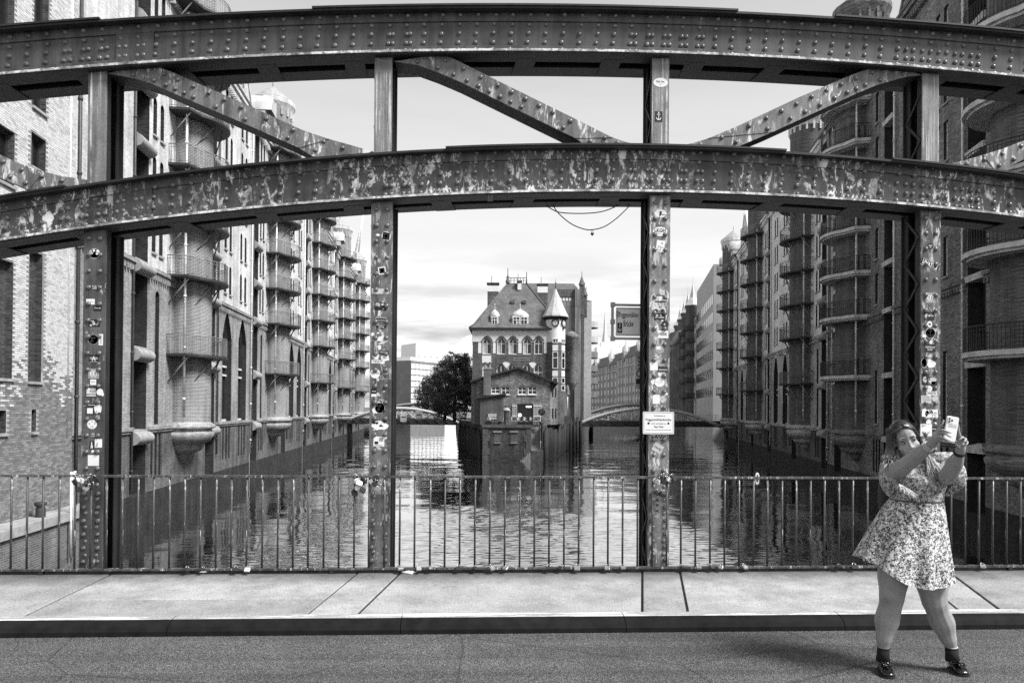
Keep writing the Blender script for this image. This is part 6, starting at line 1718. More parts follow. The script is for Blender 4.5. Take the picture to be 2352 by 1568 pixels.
for i in range(230):     # side seen on the left: sweeps from the parting down past the cheek to the shoulder
    f = rnd.random(); g_ = rnd.uniform(-1, 1)
    a = hp(-.012+rnd.uniform(-.01, .006), .062-.15*f, .106-.012*abs(f-.4)+rnd.uniform(-.002, .004))
    b_ = hp(-.062-rnd.uniform(0, .022), .050-.135*f, .064+rnd.uniform(-.012, .016))
    c = hp(-.084-rnd.uniform(0, .022), .034-.11*f, -.02)
    d = hp(-.094-rnd.uniform(0, .055), .026-.10*f, -.10)
    e_ = J(346+rnd.uniform(-30, 50), 335+rnd.uniform(-30, 50), .10-.12*f)
    strand([a, b_, c, d, e_], rnd.uniform(.003, .0048))
for i in range(240):     # other side: behind the face, out over the chest on the right
    f = rnd.random()
    a = hp(-.010+rnd.uniform(-.004, .01), .062-.15*f, .106-.012*abs(f-.4)+rnd.uniform(-.002, .004))
    b_ = hp(.052+rnd.uniform(0, .014), .046-.13*f, .068+rnd.uniform(-.01, .01))
    c = hp(.078+rnd.uniform(0, .010), .026-.10*f, -.01)
    d = J(548+rnd.uniform(-10, 12), 290+rnd.uniform(-10, 10), .12-.1*f)
    e_ = J(585+rnd.uniform(-28, 40), 385+rnd.uniform(-30, 35), .16+rnd.uniform(-.02, .02)-.05*f)
    strand([a, b_, c, d, e_], rnd.uniform(.003, .0048))
for i in range(90):      # back of the head and neck
    a = hp(rnd.uniform(-.05, .05), -.06+rnd.uniform(-.03, .05), .10); s_ = rnd.uniform(-1, 1)
    strand([a, hp(s_*.06, -.11, .05), hp(s_*.075, -.11, -.03), hp(s_*.078-.02, -.09, -.11), J(430+s_*70, 345+rnd.uniform(-15, 20), -.05)], .007)
for i in range(26):      # loose flyaway hairs
    a = hp(rnd.uniform(-.05, .04), rnd.uniform(-.05, .05), .108); o_ = Vector((rnd.uniform(-.03, .03), 0, rnd.uniform(.004, .022)))
    Hh.tube([a, a+o_+hx*rnd.choice((-1, 1))*.03, a+o_+hx*rnd.choice((-1, 1))*.07-hu*.05], [.0011, .0009, .0005], 4)
Hh.build('hair', M_HAIR, person)

# dress
M_DRESS, t, b = newmat('floral_cotton'); v = coords(t)
wob = mixc(t, 0.035, v, N(t, 'ShaderNodeTexNoise', Scale=45.0, Detail=3).outputs['Color'], 'LINEAR_LIGHT')
def vor(sc, lo, hi):
    n_ = N(t, 'ShaderNodeTexVoronoi', Scale=sc); t.links.new(wob, n_.inputs['Vector']); return ramp(t, n_.outputs['Distance'], [(lo, 1.0), (hi, 0.0)])
fl = vor(44, 0.45, 0.49); lf = vor(78, 0.36, 0.40); ct = vor(44, 0.07, 0.11)
base = ramp(t, noise(t, v, 55, 3), [(0.40, 0.82), (0.52, 0.80), (0.58, 0.42)])
c = mixc(t, fl, base, 0.035); c = mixc(t, lf, c, 0.06); c = mixc(t, ct, c, 0.22)
t.links.new(c, b.inputs['Base Color']); b.inputs['Roughness'].default_value = 0.8; bump(t, b, noise(t, v, 22, 4), 0.4, 0.01)
def ring(c, hw, hd, n=48, fold=0.0, nf=9, ph=0.0, zf=None):
    r_ = []
    for j in range(n):
        a = 2*math.pi*j/n; k_ = 1+fold*(math.cos(nf*a+ph)+0.5*math.cos((nf*2+3)*a+ph*2))
        p = c+Vector((hw*k_*math.cos(a), hd*k_*math.sin(a), 0))
        if zf: p.z += zf(a)
        r_.append(p)
    return r_
# bodice
D = MB()
rows = []
for zx, zy, hw, hd, fo in ((505, 342, 108, .085, 0), (503, 362, 128, .11, .0), (502, 395, 140, .145, .01), (502, 430, 147, .175, .015), (502, 465, 147, .172, .02), (500, 500, 140, .155, .02), (498, 535, 137, .145, .015), (497, 550, 138, .145, .0)):
    rows.append(ring(J(zx, zy), hw*PM, hd, 48, fo, 11, zy*0.02))
D.grid(rows, 0, True, True, True, False)
bod = D.build('dress_bodice', M_DRESS, person)
D = MB()
# skirt, blown to the left
W0 = J(497, 550); rows = []
hem = {0: 985, 1: 1003, 2: 975, 3: 868}
def hemz(a):
    # a = 0 right, -pi/2 towards the camera, pi left
    cx_, sy = math.cos(a), math.sin(a)
    zr_ = 1000-12*sy*0 + (-15 if cx_ > 0 else 0)*cx_
    if cx_ < 0: zr_ = 1000-135*(-cx_)**1.5
    if sy > 0: zr_ -= 40*sy*(1-abs(cx_))
    return zr_
nR = 16
for i in range(nR+1):
    q = i/nR; e_ = q**0.85
    r_ = []
    for j in range(84):
        a = 2*math.pi*j/84
        fold = 1+(0.075*q)*(math.cos(9*a+0.7)+0.6*math.cos(14*a+2.1)+0.4*math.sin(5*a))
        hw = (138+(250-138)*e_)*PM*fold; hd = (.145+(.25-.145)*e_)*fold
        cxx = 497+(426-497)*e_
        zz = 550+(hemz(a)-550)*q+4*q*math.sin(9*a)
        p = J(cxx, zz); r_.append(p+Vector((hw*math.cos(a), hd*math.sin(a), 0)))
    rows.append(r_)
D.grid(rows, 0, True, True)
# turned hem
D.grid([rows[-1], [p*1.0+Vector((0, 0, .012))+(Vector((J(441, 900).x, 0, 0))-Vector((p.x, p.y, 0)))*0.012 for p in rows[-1]]], 0, True, True)
D.build('dress_skirt', M_DRESS, person)
D = MB(); D.grid([ring(J(497, 546), 140.5*PM, .148), ring(J(497, 556), 141*PM, .149)], 0, True, True); D.build('waist_seam', plain('seam', 0.08, 0.8), person)
# ruffled wrap edge across the front
D = MB(); M_LIN = plain('dress_lining', 0.72, 0.8, 0.1)
for pts in ([(372, 455, .13), (400, 468, .185), (440, 488, .20), (480, 512, .19), (512, 535, .17)], [(640, 395, .13), (615, 440, .17), (575, 490, .185), (530, 528, .175)]):
    up_ = []; dn = []
    for i in range(25):
        q = i/24*(len(pts)-1); k_ = min(int(q), len(pts)-2); f = q-k_
        p = J(*pts[k_]).lerp(J(*pts[k_+1]), f); w = 0.008*math.sin(i*1.9)
        up_.append(p+Vector((0, .012, .010))); dn.append(p+Vector((w*0.4, -.018+w, -.042-w)))
    D.grid([up_, [(a+b2)/2+Vector((0, -.012, 0)) for a, b2 in zip(up_, dn)], dn], 0, True)
D.build('ruffle', M_DRESS, person)
# fluttering sleeves
D = MB()
def sleeve(pts, nf):
    P = [J(*p[:3]) for p in pts]; rows = []
    for i in range(len(pts)*4-3):
        q = i/4; k_ = min(int(q), len(pts)-2); f = q-k_
        p0, p1, p2, p3 = P[max(k_-1, 0)], P[k_], P[k_+1], P[min(k_+2, len(P)-1)]
        c = 0.5*((2*p1)+(p2-p0)*f+(2*p0-5*p1+4*p2-p3)*f*f+(3*p1-p0-3*p2+p3)*f**3)
        rx = pts[k_][3]*(1-f)+pts[k_+1][3]*f; ry = pts[k_][4]*(1-f)+pts[k_+1][4]*f
        tg = (P[min(k_+1, len(P)-1)]-P[k_]).normalized(); sd = Vector((0, 1, 0)); up_ = tg.cross(sd).normalized()
        rows.append([c+up_*(rx*(1+.10*math.cos(nf*a+q))*math.cos(a))+sd*(ry*(1+.10*math.cos(nf*a+q))*math.sin(a)) for a in [2*math.pi*j/28 for j in range(28)]])
    D.grid(rows, 0, True, True, True, True)
    D.build('sleeve', M_DRESS, person); D.__init__()
sleeve([(392, 352, .0, .04, .06), (358, 368, .02, .055, .085), (342, 410, .03, .042, .085), (338, 460, .02, .034, .07), (345, 505, .0, .022, .05), (350, 530, -.01, .008, .02)], 7)
sleeve([(600, 350, .0, .045, .06), (640, 322, .0, .055, .08), (682, 350, .02, .062, .10), (704, 405, .06, .052, .11), (702, 455, .07, .042, .10), (672, 500, .05, .026, .07), (650, 530, .03, .01, .02)], 7)
# socks, loafers, bands
M_SOCK = plain('black_sock', 0.012, 0.9, 0.3, 60); M_SHOE = plain('patent_leather', 0.008, 0.12, 0.2, 5, spec=0.8)
M_SOLE = plain('sole', 0.02, 0.7)
for (a0, a1), heel, toe in (((J(314, 1372), J(312, 1445)), J(306, 1462, -.05), J(345, 1478, .14)), ((J(691, 1370), J(698, 1440)), J(690, 1455, -.06), J(768, 1482, .10))):
    s = MB(); s.tube([a0, a0.lerp(a1, .5), a1], [.0385, .040, .045], 14); s.tube([a0+Vector((0, 0, .003)), a0-Vector((0, 0, .004))], [.040, .040], 14); s.build('sock', M_SOCK, person)
    hz, tz = Vector((heel.x, heel.y, 0)), Vector((toe.x, toe.y, 0)); ax = (tz-hz); Lf = ax.length; ax.normalize(); sd = Vector((-ax.y, ax.x, 0))
    s = MB(); rows = []
    for q, w, h0, h1 in ((-.02, .008, .02, .045), (.0, .024, .012, .062), (.12, .033, .012, .075), (.32, .037, .012, .078), (.5, .042, .012, .070), (.7, .046, .012, .052), (.86, .043, .012, .042), (.96, .030, .014, .034), (1.0, .010, .018, .026)):
        c = hz+ax*(Lf*q); r_ = []
        for j in range(14):
            a = 2*math.pi*j/14; z_ = math.sin(a); r_.append(c+sd*(w*math.cos(a)*(1.0 if z_ < 0 else .92))+Vector((0, 0, (h0+h1)/2+(h1-h0)/2*z_)))
        rows.append(r_)
    s.grid(rows, 0, True, True, True, True)
    s.build('loafer', M_SHOE, person)
    s = MB(); rows = []
    for q, w in ((-.03, .012), (.0, .028), (.12, .036), (.4, .040), (.7, .049), (.88, .045), (.98, .028), (1.02, .008)):
        c = hz+ax*(Lf*q); rows.append([c+sd*w+Vector((0, 0, .0)), c+sd*w+Vector((0, 0, .014)), c-sd*w+Vector((0, 0, .014)), c-sd*w])
    s.grid(rows, 0, False, True, True, True); s.build('shoe_sole', M_SOLE, person)
    s = MB(); c = hz+ax*(Lf*.56)+Vector((0, 0, .074))
    for k_ in range(7): s.tube([c, c+ax*(.02+.004*k_)+sd*(.016*(k_-3)/3)+Vector((0, 0, .004)), c+ax*.045+sd*(.024*(k_-3)/3)-Vector((0, 0, .010))], .0032, 5)
    s.tube([c-sd*.04-Vector((0,0,.012)), c+Vector((0,0,.003)), c+sd*.04-Vector((0,0,.012))], .007, 6); s.build('tassel', M_SHOE, person)
def band(p0, p1, r, w, m, nm):
    p0, p1 = Vector(p0), Vector(p1); d = (p1-p0).normalized()
    s = MB(); s.tube([p0-d*w/2, p0-d*w*.4, p0+d*w*.4, p0+d*w/2], [r*.97, r, r, r*.97], 14); s.build(nm, m, person)
w1a, w1b = J(566, 254, .408), J(576, 246, .421)
band(J(560, 259, .40), w1b, .0345, .007, M_STONE_L, 'bracelet'); band(J(568, 252, .411), w1b, .0322, .010, M_LGREY, 'bracelet'); band(J(553, 264, .392), w1b, .036, .004, M_GREY, 'bracelet')
band(J(736, 290, .437), J(742, 268, .46), .0325, .020, M_BLACK, 'wristband')
band(J(691, 1366), J(697, 1430), .040, .004, M_LGREY, 'anklet')

# phone held in front of the body
c0 = J(689, 159, .505); tl_, tr2, br_, bl_ = J(655, 98, .508), J(724, 109, .502), J(718, 221, .502), J(656, 208, .508)
ph = thing('phone', 'white cased phone with three lenses held up by the person', 'phone', pw + Matrix.Rotation(-YAW, 3, 'Z') @ c0, -YAW)
ex = ((tr2-tl_)+(br_-bl_)).normalized(); ez = ((tl_-bl_)+(tr2-br_)); ez = (ez-ex*ez.dot(ex)).normalized(); en = ex.cross(ez).normalized()
if en.y > 0: en = -en
def pp(u, w, d): return ex*u+ez*w+en*d
def rrect(hw, hh, r, n=5):
    P = []
    for cx_, cz_, a0 in ((hw-r, hh-r, 0), (-hw+r, hh-r, 90), (-hw+r, -hh+r, 180), (hw-r, -hh+r, 270)):
        for i in range(n+1): a = R_(a0+90*i/n); P.append((cx_+r*math.cos(a), cz_+r*math.sin(a)))
    return P
M_CASE = plain('phone_case', 0.80, 0.3, 0.04, 3); M_LENS = plain('lens_glass', 0.02, 0.08, 0.1, spec=0.8)
s = MB(); P = rrect(.0385, .075, .011); Pi = rrect(.0365, .073, .010)
s.grid([[pp(u, w, -.005) for u, w in Pi], [pp(u, w, -.003) for u, w in P], [pp(u, w, .003) for u, w in P], [pp(u, w, .0052) for u, w in Pi]], 0, False, True, True, True); s.build('case', M_CASE, ph)
s = MB(); P = [(u-.0155, w+.051) for u, w in rrect(.0185, .0185, .006)]; s.grid([[pp(u, w, .0053) for u, w in P], [pp(u, w, .0072) for u, w in P]], 0, False, True, True, True); s.build('camera_bump', M_CASE, ph)
for u, w in ((-.024, .059), (-.024, .043), (-.0075, .051)):
    s = MB(); n = 14; s.grid([[pp(u+r*math.cos(2*math.pi*j/n), w+r*math.sin(2*math.pi*j/n), d) for j in range(n)] for r, d in ((.0068, .0073), (.0068, .0088), (.0052, .009))], 1, False, True); s.face([pp(u+.0052*math.cos(2*math.pi*j/n), w+.0052*math.sin(2*math.pi*j/n), .0087) for j in range(n)], 0); s.build('lens', [M_LENS, M_GREY], ph)
s = MB(); P = [(u+.0025, w+.020) for u, w in rrect(.026, .010, .002)]; s.grid([[pp(u, w, .0053) for u, w in P], [pp(u, w, .0060) for u, w in P]], 0, False, True, True, True); s.build('card_slot', M_LGREY, ph)
s = MB(); s.tube([pp(-.031, -.070, .007), pp(-.02, -.078, .010), pp(.02, -.082, .010), pp(.032, -.078, .007)], .003, 6); s.build('ring_grip', M_GREY, ph)
# black backpack on the back
bpk = thing('backpack', 'black backpack behind the waist of the person in the dress', 'bag', pw + Matrix.Rotation(-YAW, 3, 'Z') @ J(395, 560, -.22), -YAW)
s = MB(); rows = []
for z_, hw, hd in ((-.12, .05, .03), (-.11, .11, .07), (0.0, .125, .085), (.12, .12, .08), (.19, .09, .06), (.21, .03, .02)):
    rows.append([(hw*math.copysign(abs(math.cos(a))**.6, math.cos(a)), hd*math.copysign(abs(math.sin(a))**.6, math.sin(a)), z_) for a in [2*math.pi*j/24 for j in range(24)]])
M_BAG = plain('black_nylon', 0.012, 0.6, 0.3, 20, 0.3, 80)
s.grid(rows, 0, True, True, True, True); s.build('main_pouch', M_BAG, bpk)
s = MB(); s.tube([(-.06, -.05, .2), (-.09, -.12, .15), (-.1, -.1, .0)], .014, 6); s.build('strap', M_BAG, bpk)
# ================================================================== STICKERS, SIGNS, LOCKS, CABLES
def put_text(mb, s_, x0, x1, z0, z1, y, m, bold=0.0, F=lambda x, y, z: (x, y, z)):
    P, a, b, c, d = text_polys(s_, bold)
    for p in P: mb.face([F(x0+(x-a)/(b-a)*(x1-x0), y, z0+(w-c)/(d-c)*(z1-z0)) for x, w in p], m)
MSTK = [M_WHITE, M_BLACK, M_GREY, M_LGREY]
def sticker(post, Y, x0, y0, x1, y1, m=0, shape='rect', rot=0.0, prints=(), seed=0):
    """rect in full photograph pixels, on the plane Y"""
    a, b = fY(x0, y0, Y), fY(x1, y1, Y); cx_, cz = (a.x+b.x)/2, (a.z+b.z)/2; w, h = abs(b.x-a.x), abs(a.z-b.z)
    cr, sr = math.cos(R_(rot)), math.sin(R_(rot))
    def F(x, y, z): return (cx_+x*cr-z*sr, Y-YT+y, cz+x*sr+z*cr)
    mb = MB()
    if shape == 'rect': P = [(-w/2, -h/2), (w/2, -h/2), (w/2, h/2), (-w/2, h/2)]
    elif shape == 'torn':
        rr = random.Random(seed); P = [(w/2*math.cos(t_)*rr.uniform(.6, 1.1), h/2*math.sin(t_)*rr.uniform(.6, 1.1)) for t_ in [2*math.pi*i/13 for i in range(13)]]
    else: P = [(w/2*math.cos(2*math.pi*i/20), h/2*math.sin(2*math.pi*i/20)) for i in range(20)]
    mb.prism([F(x, -0.0004, z) for x, z in P], (0, -0.0010, 0), m)
    y = -0.0020
    for p in prints:
        k_ = p[0]
        if k_ == 'text':      # text, material, left, right, bottom, top as fractions
            _, s_, pm, l, r, bt, tp = p[:7]; put_text(mb, s_, w*(l-.5), w*(r-.5), h*(bt-.5), h*(tp-.5), y, pm, p[7] if len(p) > 7 else 0.01, F)
        elif k_ == 'box': _, pm, l, r, bt, tp = p; mb.face([F(w*(l-.5), y+.0003, h*(bt-.5)), F(w*(r-.5), y+.0003, h*(bt-.5)), F(w*(r-.5), y+.0003, h*(tp-.5)), F(w*(l-.5), y+.0003, h*(tp-.5))], pm)
        elif k_ == 'disc': _, pm, r0 = p; mb.face([F(w/2*r0*math.cos(2*math.pi*i/20), y+.0004, h/2*r0*math.sin(2*math.pi*i/20)) for i in range(20)], pm)
        elif k_ == 'blots':
            _, pm, n, sd = p; rr = random.Random(sd)
            for i in range(n):
                ox, oz = rr.uniform(-.36, .36)*w, rr.uniform(-.34, .34)*h; q = rr.uniform(.05, .16)
                mb.face([F(ox+w*q*math.cos(t_)*rr.uniform(.6, 1.2), y-.00012*i, oz+h*q*math.sin(t_)*rr.uniform(.6, 1.2)) for t_ in [2*math.pi*j/7 for j in range(7)]], pm)
        elif k_ == 'poly': _, pm, pts = p; mb.face([F(w*(u-.5), y-.0002, h*(v_-.5)) for u, v_ in pts], pm)
    return mb.build('sticker', MSTK, post)
def anchor(pm):
    o = [('box', pm, .46, .54, .18, .84), ('box', pm, .28, .72, .68, .74)]
    n = 8
    for i in range(n):
        a0, a1 = math.pi+math.pi*i/n, math.pi+math.pi*(i+1)/n
        o.append(('poly', pm, [(.5+.34*math.cos(a0), .42+.26*math.sin(a0)), (.5+.34*math.cos(a1), .42+.26*math.sin(a1)), (.5+.25*math.cos(a1), .42+.18*math.sin(a1)), (.5+.25*math.cos(a0), .42+.18*math.sin(a0))]))
    o.append(('poly', pm, [(.5+.09*math.cos(t_), .88+.07*math.sin(t_)) for t_ in [2*math.pi*j/8 for j in range(8)]]))
    return o
def brk(pm): return [('box', pm, .18, .42, .70, .82), ('box', pm, .18, .30, .24, .82), ('box', pm, .18, .42, .20, .30), ('box', pm, .44, .56, .3, .72), ('box', pm, .58, .82, .70, .82), ('box', pm, .70, .82, .24, .82), ('box', pm, .58, .82, .20, .30)]
def sq(pm): return [('box', pm, .14, .86, .14, .86), ('box', 0, .3, .7, .3, .7), ('box', pm, .42, .58, .42, .58)]
YF = YT-0.012; Y0 = YF-0.0003
P0, P1, P2, P3 = posts[1][0], posts[2][0], posts[3][0], posts[4][0]
def A1(x, y): return 280+.287*x, 900+.287*y
def A2(x, y): return 280+.319*x, 1350+.319*y
def S_(post, fn, r, *a, **k_):
    p, q = fn(r[0], r[1]), fn(r[2], r[3]); return sticker(post, Y0, p[0], p[1], q[0], q[1], *a, **k_)
# leftmost post
S_(P0, A1, (188, 110, 328, 245), 0, 'disc', prints=(('disc', 1, .92), ('disc', 0, .90), ('disc', 1, .62), ('text', 'GOOD NIGHT', 1, .2, .8, .83, .93), ('text', 'WHITE PRIDE', 1, .2, .8, .07, .17), ('blots', 0, 6, 3)))
S_(P0, A1, (226, 585, 297, 650), 1, prints=(('text', 'FCK', 0, .08, .92, .54, .9), ('text', 'AFD', 0, .08, .92, .12, .48)))
S_(P0, A1, (153, 768, 262, 843), 0, prints=(('text', 'KANTOOR', 1, .2, .8, .44, .54),))
S_(P0, A1, (248, 853, 354, 928), 1, prints=(('text', 'chauncy', 0, .1, .9, .35, .72),))
S_(P0, A1, (180, 1036, 332, 1132), 1, prints=(('blots', 3, 9, 11),))
S_(P0, A1, (175, 1232, 313, 1364), 3, 'disc', prints=(('disc', 1, .95), ('disc', 3, .88), ('blots', 1, 7, 5)))
S_(P0, A1, (316, 1226, 370, 1375), 0, prints=(('box', 3, .3, .7, .1, .9),))
S_(P0, A1, (186, 1498, 316, 1600), 1, prints=(('box', 0, .1, .9, .62, .68), ('box', 0, .1, .9, .46, .52), ('poly', 0, [(.3, .25), (.5, .85), (.7, .25), (.6, .25), (.5, .6), (.4, .25)]), ('text', 'ALPHA BLACKS', 0, .1, .9, .06, .16)))
S_(P0, A2, (160, 98, 286, 218), 2, prints=brk(0))
S_(P0, A2, (184, 226, 252, 292), 0, prints=(('text', 'BOX', 1, .2, .8, .45, .65),))
S_(P0, A2, (132, 312, 258, 435), 1, prints=tuple(('box', 0, .06, .94, .08+.14*i, .15+.14*i) for i in range(6))+(('blots', 0, 4, 9),))
S_(P0, A2, (258, 335, 336, 414), 0, 'disc')
S_(P0, A2, (154, 514, 240, 542), 1, prints=(('text', 'append', 0, .06, .94, .2, .85),))
S_(P0, A2, (132, 548, 228, 642), 1, prints=(('box', 0, .15, .85, .15, .85),))
S_(P0, A2, (226, 504, 330, 634), 0, 'torn', seed=3, prints=(('blots', 2, 2, 4),))
S_(P0, A2, (148, 700, 262, 808), 0, 'disc', prints=(('text', 'K', 1, .44, .58, .72, .9), ('text', 'S', 1, .16, .3, .48, .66), ('text', 'J', 1, .72, .82, .48, .66), ('text', '15', 1, .38, .64, .14, .32)))
S_(P0, A2, (184, 848, 244, 908), 1, prints=(('text', 'URB', 0, .12, .88, .55, .88), ('text', 'LCH', 0, .12, .88, .12, .45)))
S_(P0, A2, (176, 952, 232, 1044), 1, rot=-5, prints=(('box', 0, .3, .5, .1, .9), ('box', 0, .55, .7, .1, .5)))
S_(P0, A2, (238, 926, 322, 1026), 0, prints=(('blots', 2, 3, 8),))
S_(P0, A2, (156, 1114, 286, 1240), 0)
# second post
def B1(x, y): return 1360+.287*x, 850+.287*y
def B2(x, y): return 1360+.3636*x, 1280+.3636*y
S_(P1, B1, (245, 60, 372, 188), 3, 'disc'); S_(P1, B1, (262, 76, 350, 172), 0, rot=-8, prints=sq(1)); S_(P1, B1, (168, 90, 232, 128), 0, 'torn', seed=6)
S_(P1, B1, (204, 524, 302, 624), 0, rot=8, prints=sq(1))
S_(P1, B1, (118, 808, 340, 880), 3)
S_(P1, B1, (162, 988, 314, 1092), 1, rot=-4, prints=(('blots', 3, 9, 21),))
S_(P1, B1, (168, 1180, 310, 1255), 2, prints=(('box', 1, .05, .95, .1, .35), ('box', 1, .05, .95, .55, .8), ('box', 3, .1, .7, .64, .72)))
S_(P1, B1, (176, 1262, 314, 1336), 1, 'disc', prints=(('text', 'ALLES', 0, .14, .86, .6, .86), ('text', 'GUTE', 0, .24, .76, .18, .48)))
S_(P1, B1, (160, 1425, 345, 1540), 0, 'torn', seed=12, prints=(('poly', 1, [(.2, .4), (.45, .36), (.46, .28), (.28, .22), (.2, .3)]), ('poly', 3, [(.6, .6), (.68, .86), (.86, .8), (.84, .56), (.72, .5)])))
S_(P1, B2, (172, 92, 268, 130), 1, rot=-4, prints=(('text', 'KRAWALL', 3, .06, .94, .25, .8),)); S_(P1, B2, (92, 112, 182, 195), 0, 'torn', seed=31); S_(P1, B2, (192, 142, 270, 202), 0, rot=14, prints=(('text', 'HSV', 2, .25, .75, .35, .65),))
S_(P1, B2, (92, 192, 204, 226), 0, prints=(('text', '"FESH"', 1, .08, .92, .2, .8),))
S_(P1, B2, (78, 280, 180, 380), 0, 'disc', prints=(('text', 'SoundBite', 1, .1, .9, .5, .68), ('box', 3, .15, .85, .40, .44)))
S_(P1, B2, (180, 320, 272, 392), 2, rot=10, prints=(('text', 'Trend', 1, .02, .98, .1, .95, .03),))
S_(P1, B2, (90, 488, 145, 540), 1, prints=(('text', 'BINK', 0, .15, .85, .4, .62),)); S_(P1, B2, (90, 541, 140, 568), 0)
S_(P1, B2, (125, 628, 230, 740), 0, 'disc', prints=(('disc', 1, .96), ('disc', 0, .88), ('blots', 1, 6, 17)))
S_(P1, B2, (84, 680, 170, 748), 0, 'torn', seed=8); S_(P1, B2, (84, 800, 262, 925), 0, 'torn', seed=22, prints=(('blots', 1, 5, 23),))
S_(P1, B2, (112, 980, 222, 1080), 0, rot=-2, prints=(('box', 2, .52, .9, .5, .92), ('box', 1, .1, .45, .2, .5), ('box', 2, .15, .85, .06, .14)))
# sign post
def C1(x, y): return 2400+.2998*x, 780+.2998*y
def C2(x, y): return 2250+.4147*x, 1050+.4147*y
S_(P2, C1, (180, 16, 334, 120), 0, 'disc', prints=(('poly', 1, [(.4, .45), (.42, .75), (.55, .8), (.62, .6), (.55, .4), (.95, .36), (.95, .3), (.55, .3), (.45, .1), (.4, .1)]),))
S_(P2, C1, (160, 234, 342, 354), 0, 'disc', prints=(('text', 'LKGH', 1, .12, .88, .42, .82, .03), ('text', 'FIN', 2, .3, .55, .2, .34)))
S_(P2, C1, (204, 404, 306, 552), 0, rot=-6, prints=(('box', 1, .2, .26, .1, .5), ('box', 1, .26, .5, .1, .14), ('box', 1, .26, .6, .46, .50), ('box', 1, .5, .56, .1, .42), ('box', 1, .56, .9, .38, .42), ('poly', 1, [(.55, .78), (.7, .84), (.78, .76), (.66, .7)])))
S_(P2, C1, (188, 1086, 322, 1178), 3, prints=(('box', 1, 0, 1, .84, 1), ('box', 1, 0, 1, 0, .16), ('box', 0, .38, .98, .2, .8)))
S_(P2, C1, (178, 1312, 314, 1400), 1, prints=(('blots', 3, 9, 41),)); S_(P2, C1, (174, 1262, 226, 1306), 1, 'disc'); S_(P2, C1, (258, 1262, 308, 1306), 1, 'disc')
S_(P2, C2, (520, 456, 618, 526), 0, prints=(('text', 'HSSK', 1, .1, .9, .35, .75, .02),)); S_(P2, C2, (452, 462, 522, 512), 2, rot=8); S_(P2, C2, (556, 370, 612, 430), 1, rot=-35, prints=(('disc', 3, .3),))
S_(P2, C2, (496, 580, 580, 666), 2, 'disc', prints=(('box', 0, .15, .85, .45, .8),)); S_(P2, C2, (452, 740, 522, 815), 0, rot=3); S_(P2, C2, (524, 752, 580, 776), 2, prints=(('text', 'UND!', 0, .1, .9, .2, .8),))
S_(P2, C2, (524, 782, 612, 830), 1, prints=(('text', 'HERMANN', 0, .08, .92, .25, .55),)); S_(P2, C2, (492, 880, 584, 966), 0, 'disc', prints=(('box', 3, .2, .8, .46, .52),)); S_(P2, C2, (455, 890, 500, 950), 0, 'torn', seed=5)
S_(P2, C2, (476, 1036, 540, 1118), 0, 'rect'); S_(P2, C2, (540, 1040, 600, 1110), 3, 'disc', prints=(('blots', 2, 4, 51),))
S_(P2, C2, (478, 1480, 566, 1556), 3, rot=-30, prints=(('text', 'traurig?', 1, .08, .92, .3, .7),)); S_(P2, C2, (448, 1395, 604, 1440), 3, prints=(('text', '>AV<', 1, .04, .96, .1, .9, .03),))
sb = MB()
for i, g_ in enumerate(('>', '^', 'v', '<')):
    a, b = fY(2400+.558*105, 1680+.558*(300+i*36), YF-0.011), fY(2400+.558*128, 1680+.558*(322+i*36), YF-0.011)
    put_text(sb, g_, a.x, b.x, b.z, a.z, YF-0.0115-YT, 0, 0.03)
sb.build('painted_tag', M_BLACK, P2)
U2 = posts[3][1]
sticker(U2, YT-0.0045, 2450, 292, 2504, 328, 0, 'disc', prints=(('text', 'Nett hier.', 1, .2, .8, .5, .72), ('box', 2, .2, .8, .4, .43), ('text', 'K', 1, .46, .54, .16, .3)))
sticker(U2, YT-0.0045, 2456, 418, 2484, 458, 1, prints=anchor(0))
# right-hand post
def E1(x, y): return 3420+.511*x, 850+.511*y
S_(P3, E1, (112, 120, 158, 168), 1, 'disc', prints=(('text', 'feel', 0, .25, .75, .5, .75), ('text', 'it', 0, .4, .6, .25, .45)))
S_(P3, E1, (62, 248, 202, 308), 1, rot=-24, prints=(('box', 0, .03, .97, .04, .08), ('box', 0, .03, .97, .92, .96), ('text', 'UNATICS', 0, .08, .92, .2, .82, .03)))
S_(P3, E1, (100, 482, 168, 560), 2, prints=brk(0))
S_(P3, E1, (88, 624, 166, 684), 1, prints=(('blots', 3, 9, 61),)); S_(P3, E1, (110, 692, 148, 738), 0, 'disc', prints=(('box', 1, .3, .7, .35, .65),))
S_(P3, E1, (97, 742, 172, 818), 0, 'disc', prints=(('disc', 1, .95), ('disc', 0, .88))+tuple(anchor(1)))
S_(P3, E1, (94, 862, 170, 920), 1, prints=(('text', 'GOITZSCHE', 0, .06, .94, .52, .76, .02), ('text', 'FRONT', 0, .25, .75, .2, .42)))
S_(P3, E1, (66, 962, 112, 1036), 0, 'disc', prints=(('disc', 1, .92), ('disc', 0, .75), ('blots', 1, 3, 7))); S_(P3, E1, (108, 958, 170, 1052), 0, 'torn', seed=44)
S_(P3, E1, (70, 1082, 118, 1160), 1, prints=(('disc', 3, .62), ('blots', 1, 4, 71))); S_(P3, E1, (122, 1086, 166, 1102), 1, prints=(('text', 'VASBERG', 0, .06, .94, .2, .8),)); S_(P3, E1, (118, 1100, 188, 1160), 3, 'torn', seed=14); S_(P3, E1, (142, 1134, 182, 1166), 1)
S_(P3, E1, (106, 1166, 148, 1208), 0, 'disc', prints=(('box', 2, .2, .8, .46, .54),))
S_(P3, E1, (106, 1206, 184, 1236), 0, prints=(('text', 'WESH187', 1, .06, .94, .2, .82, .01),))
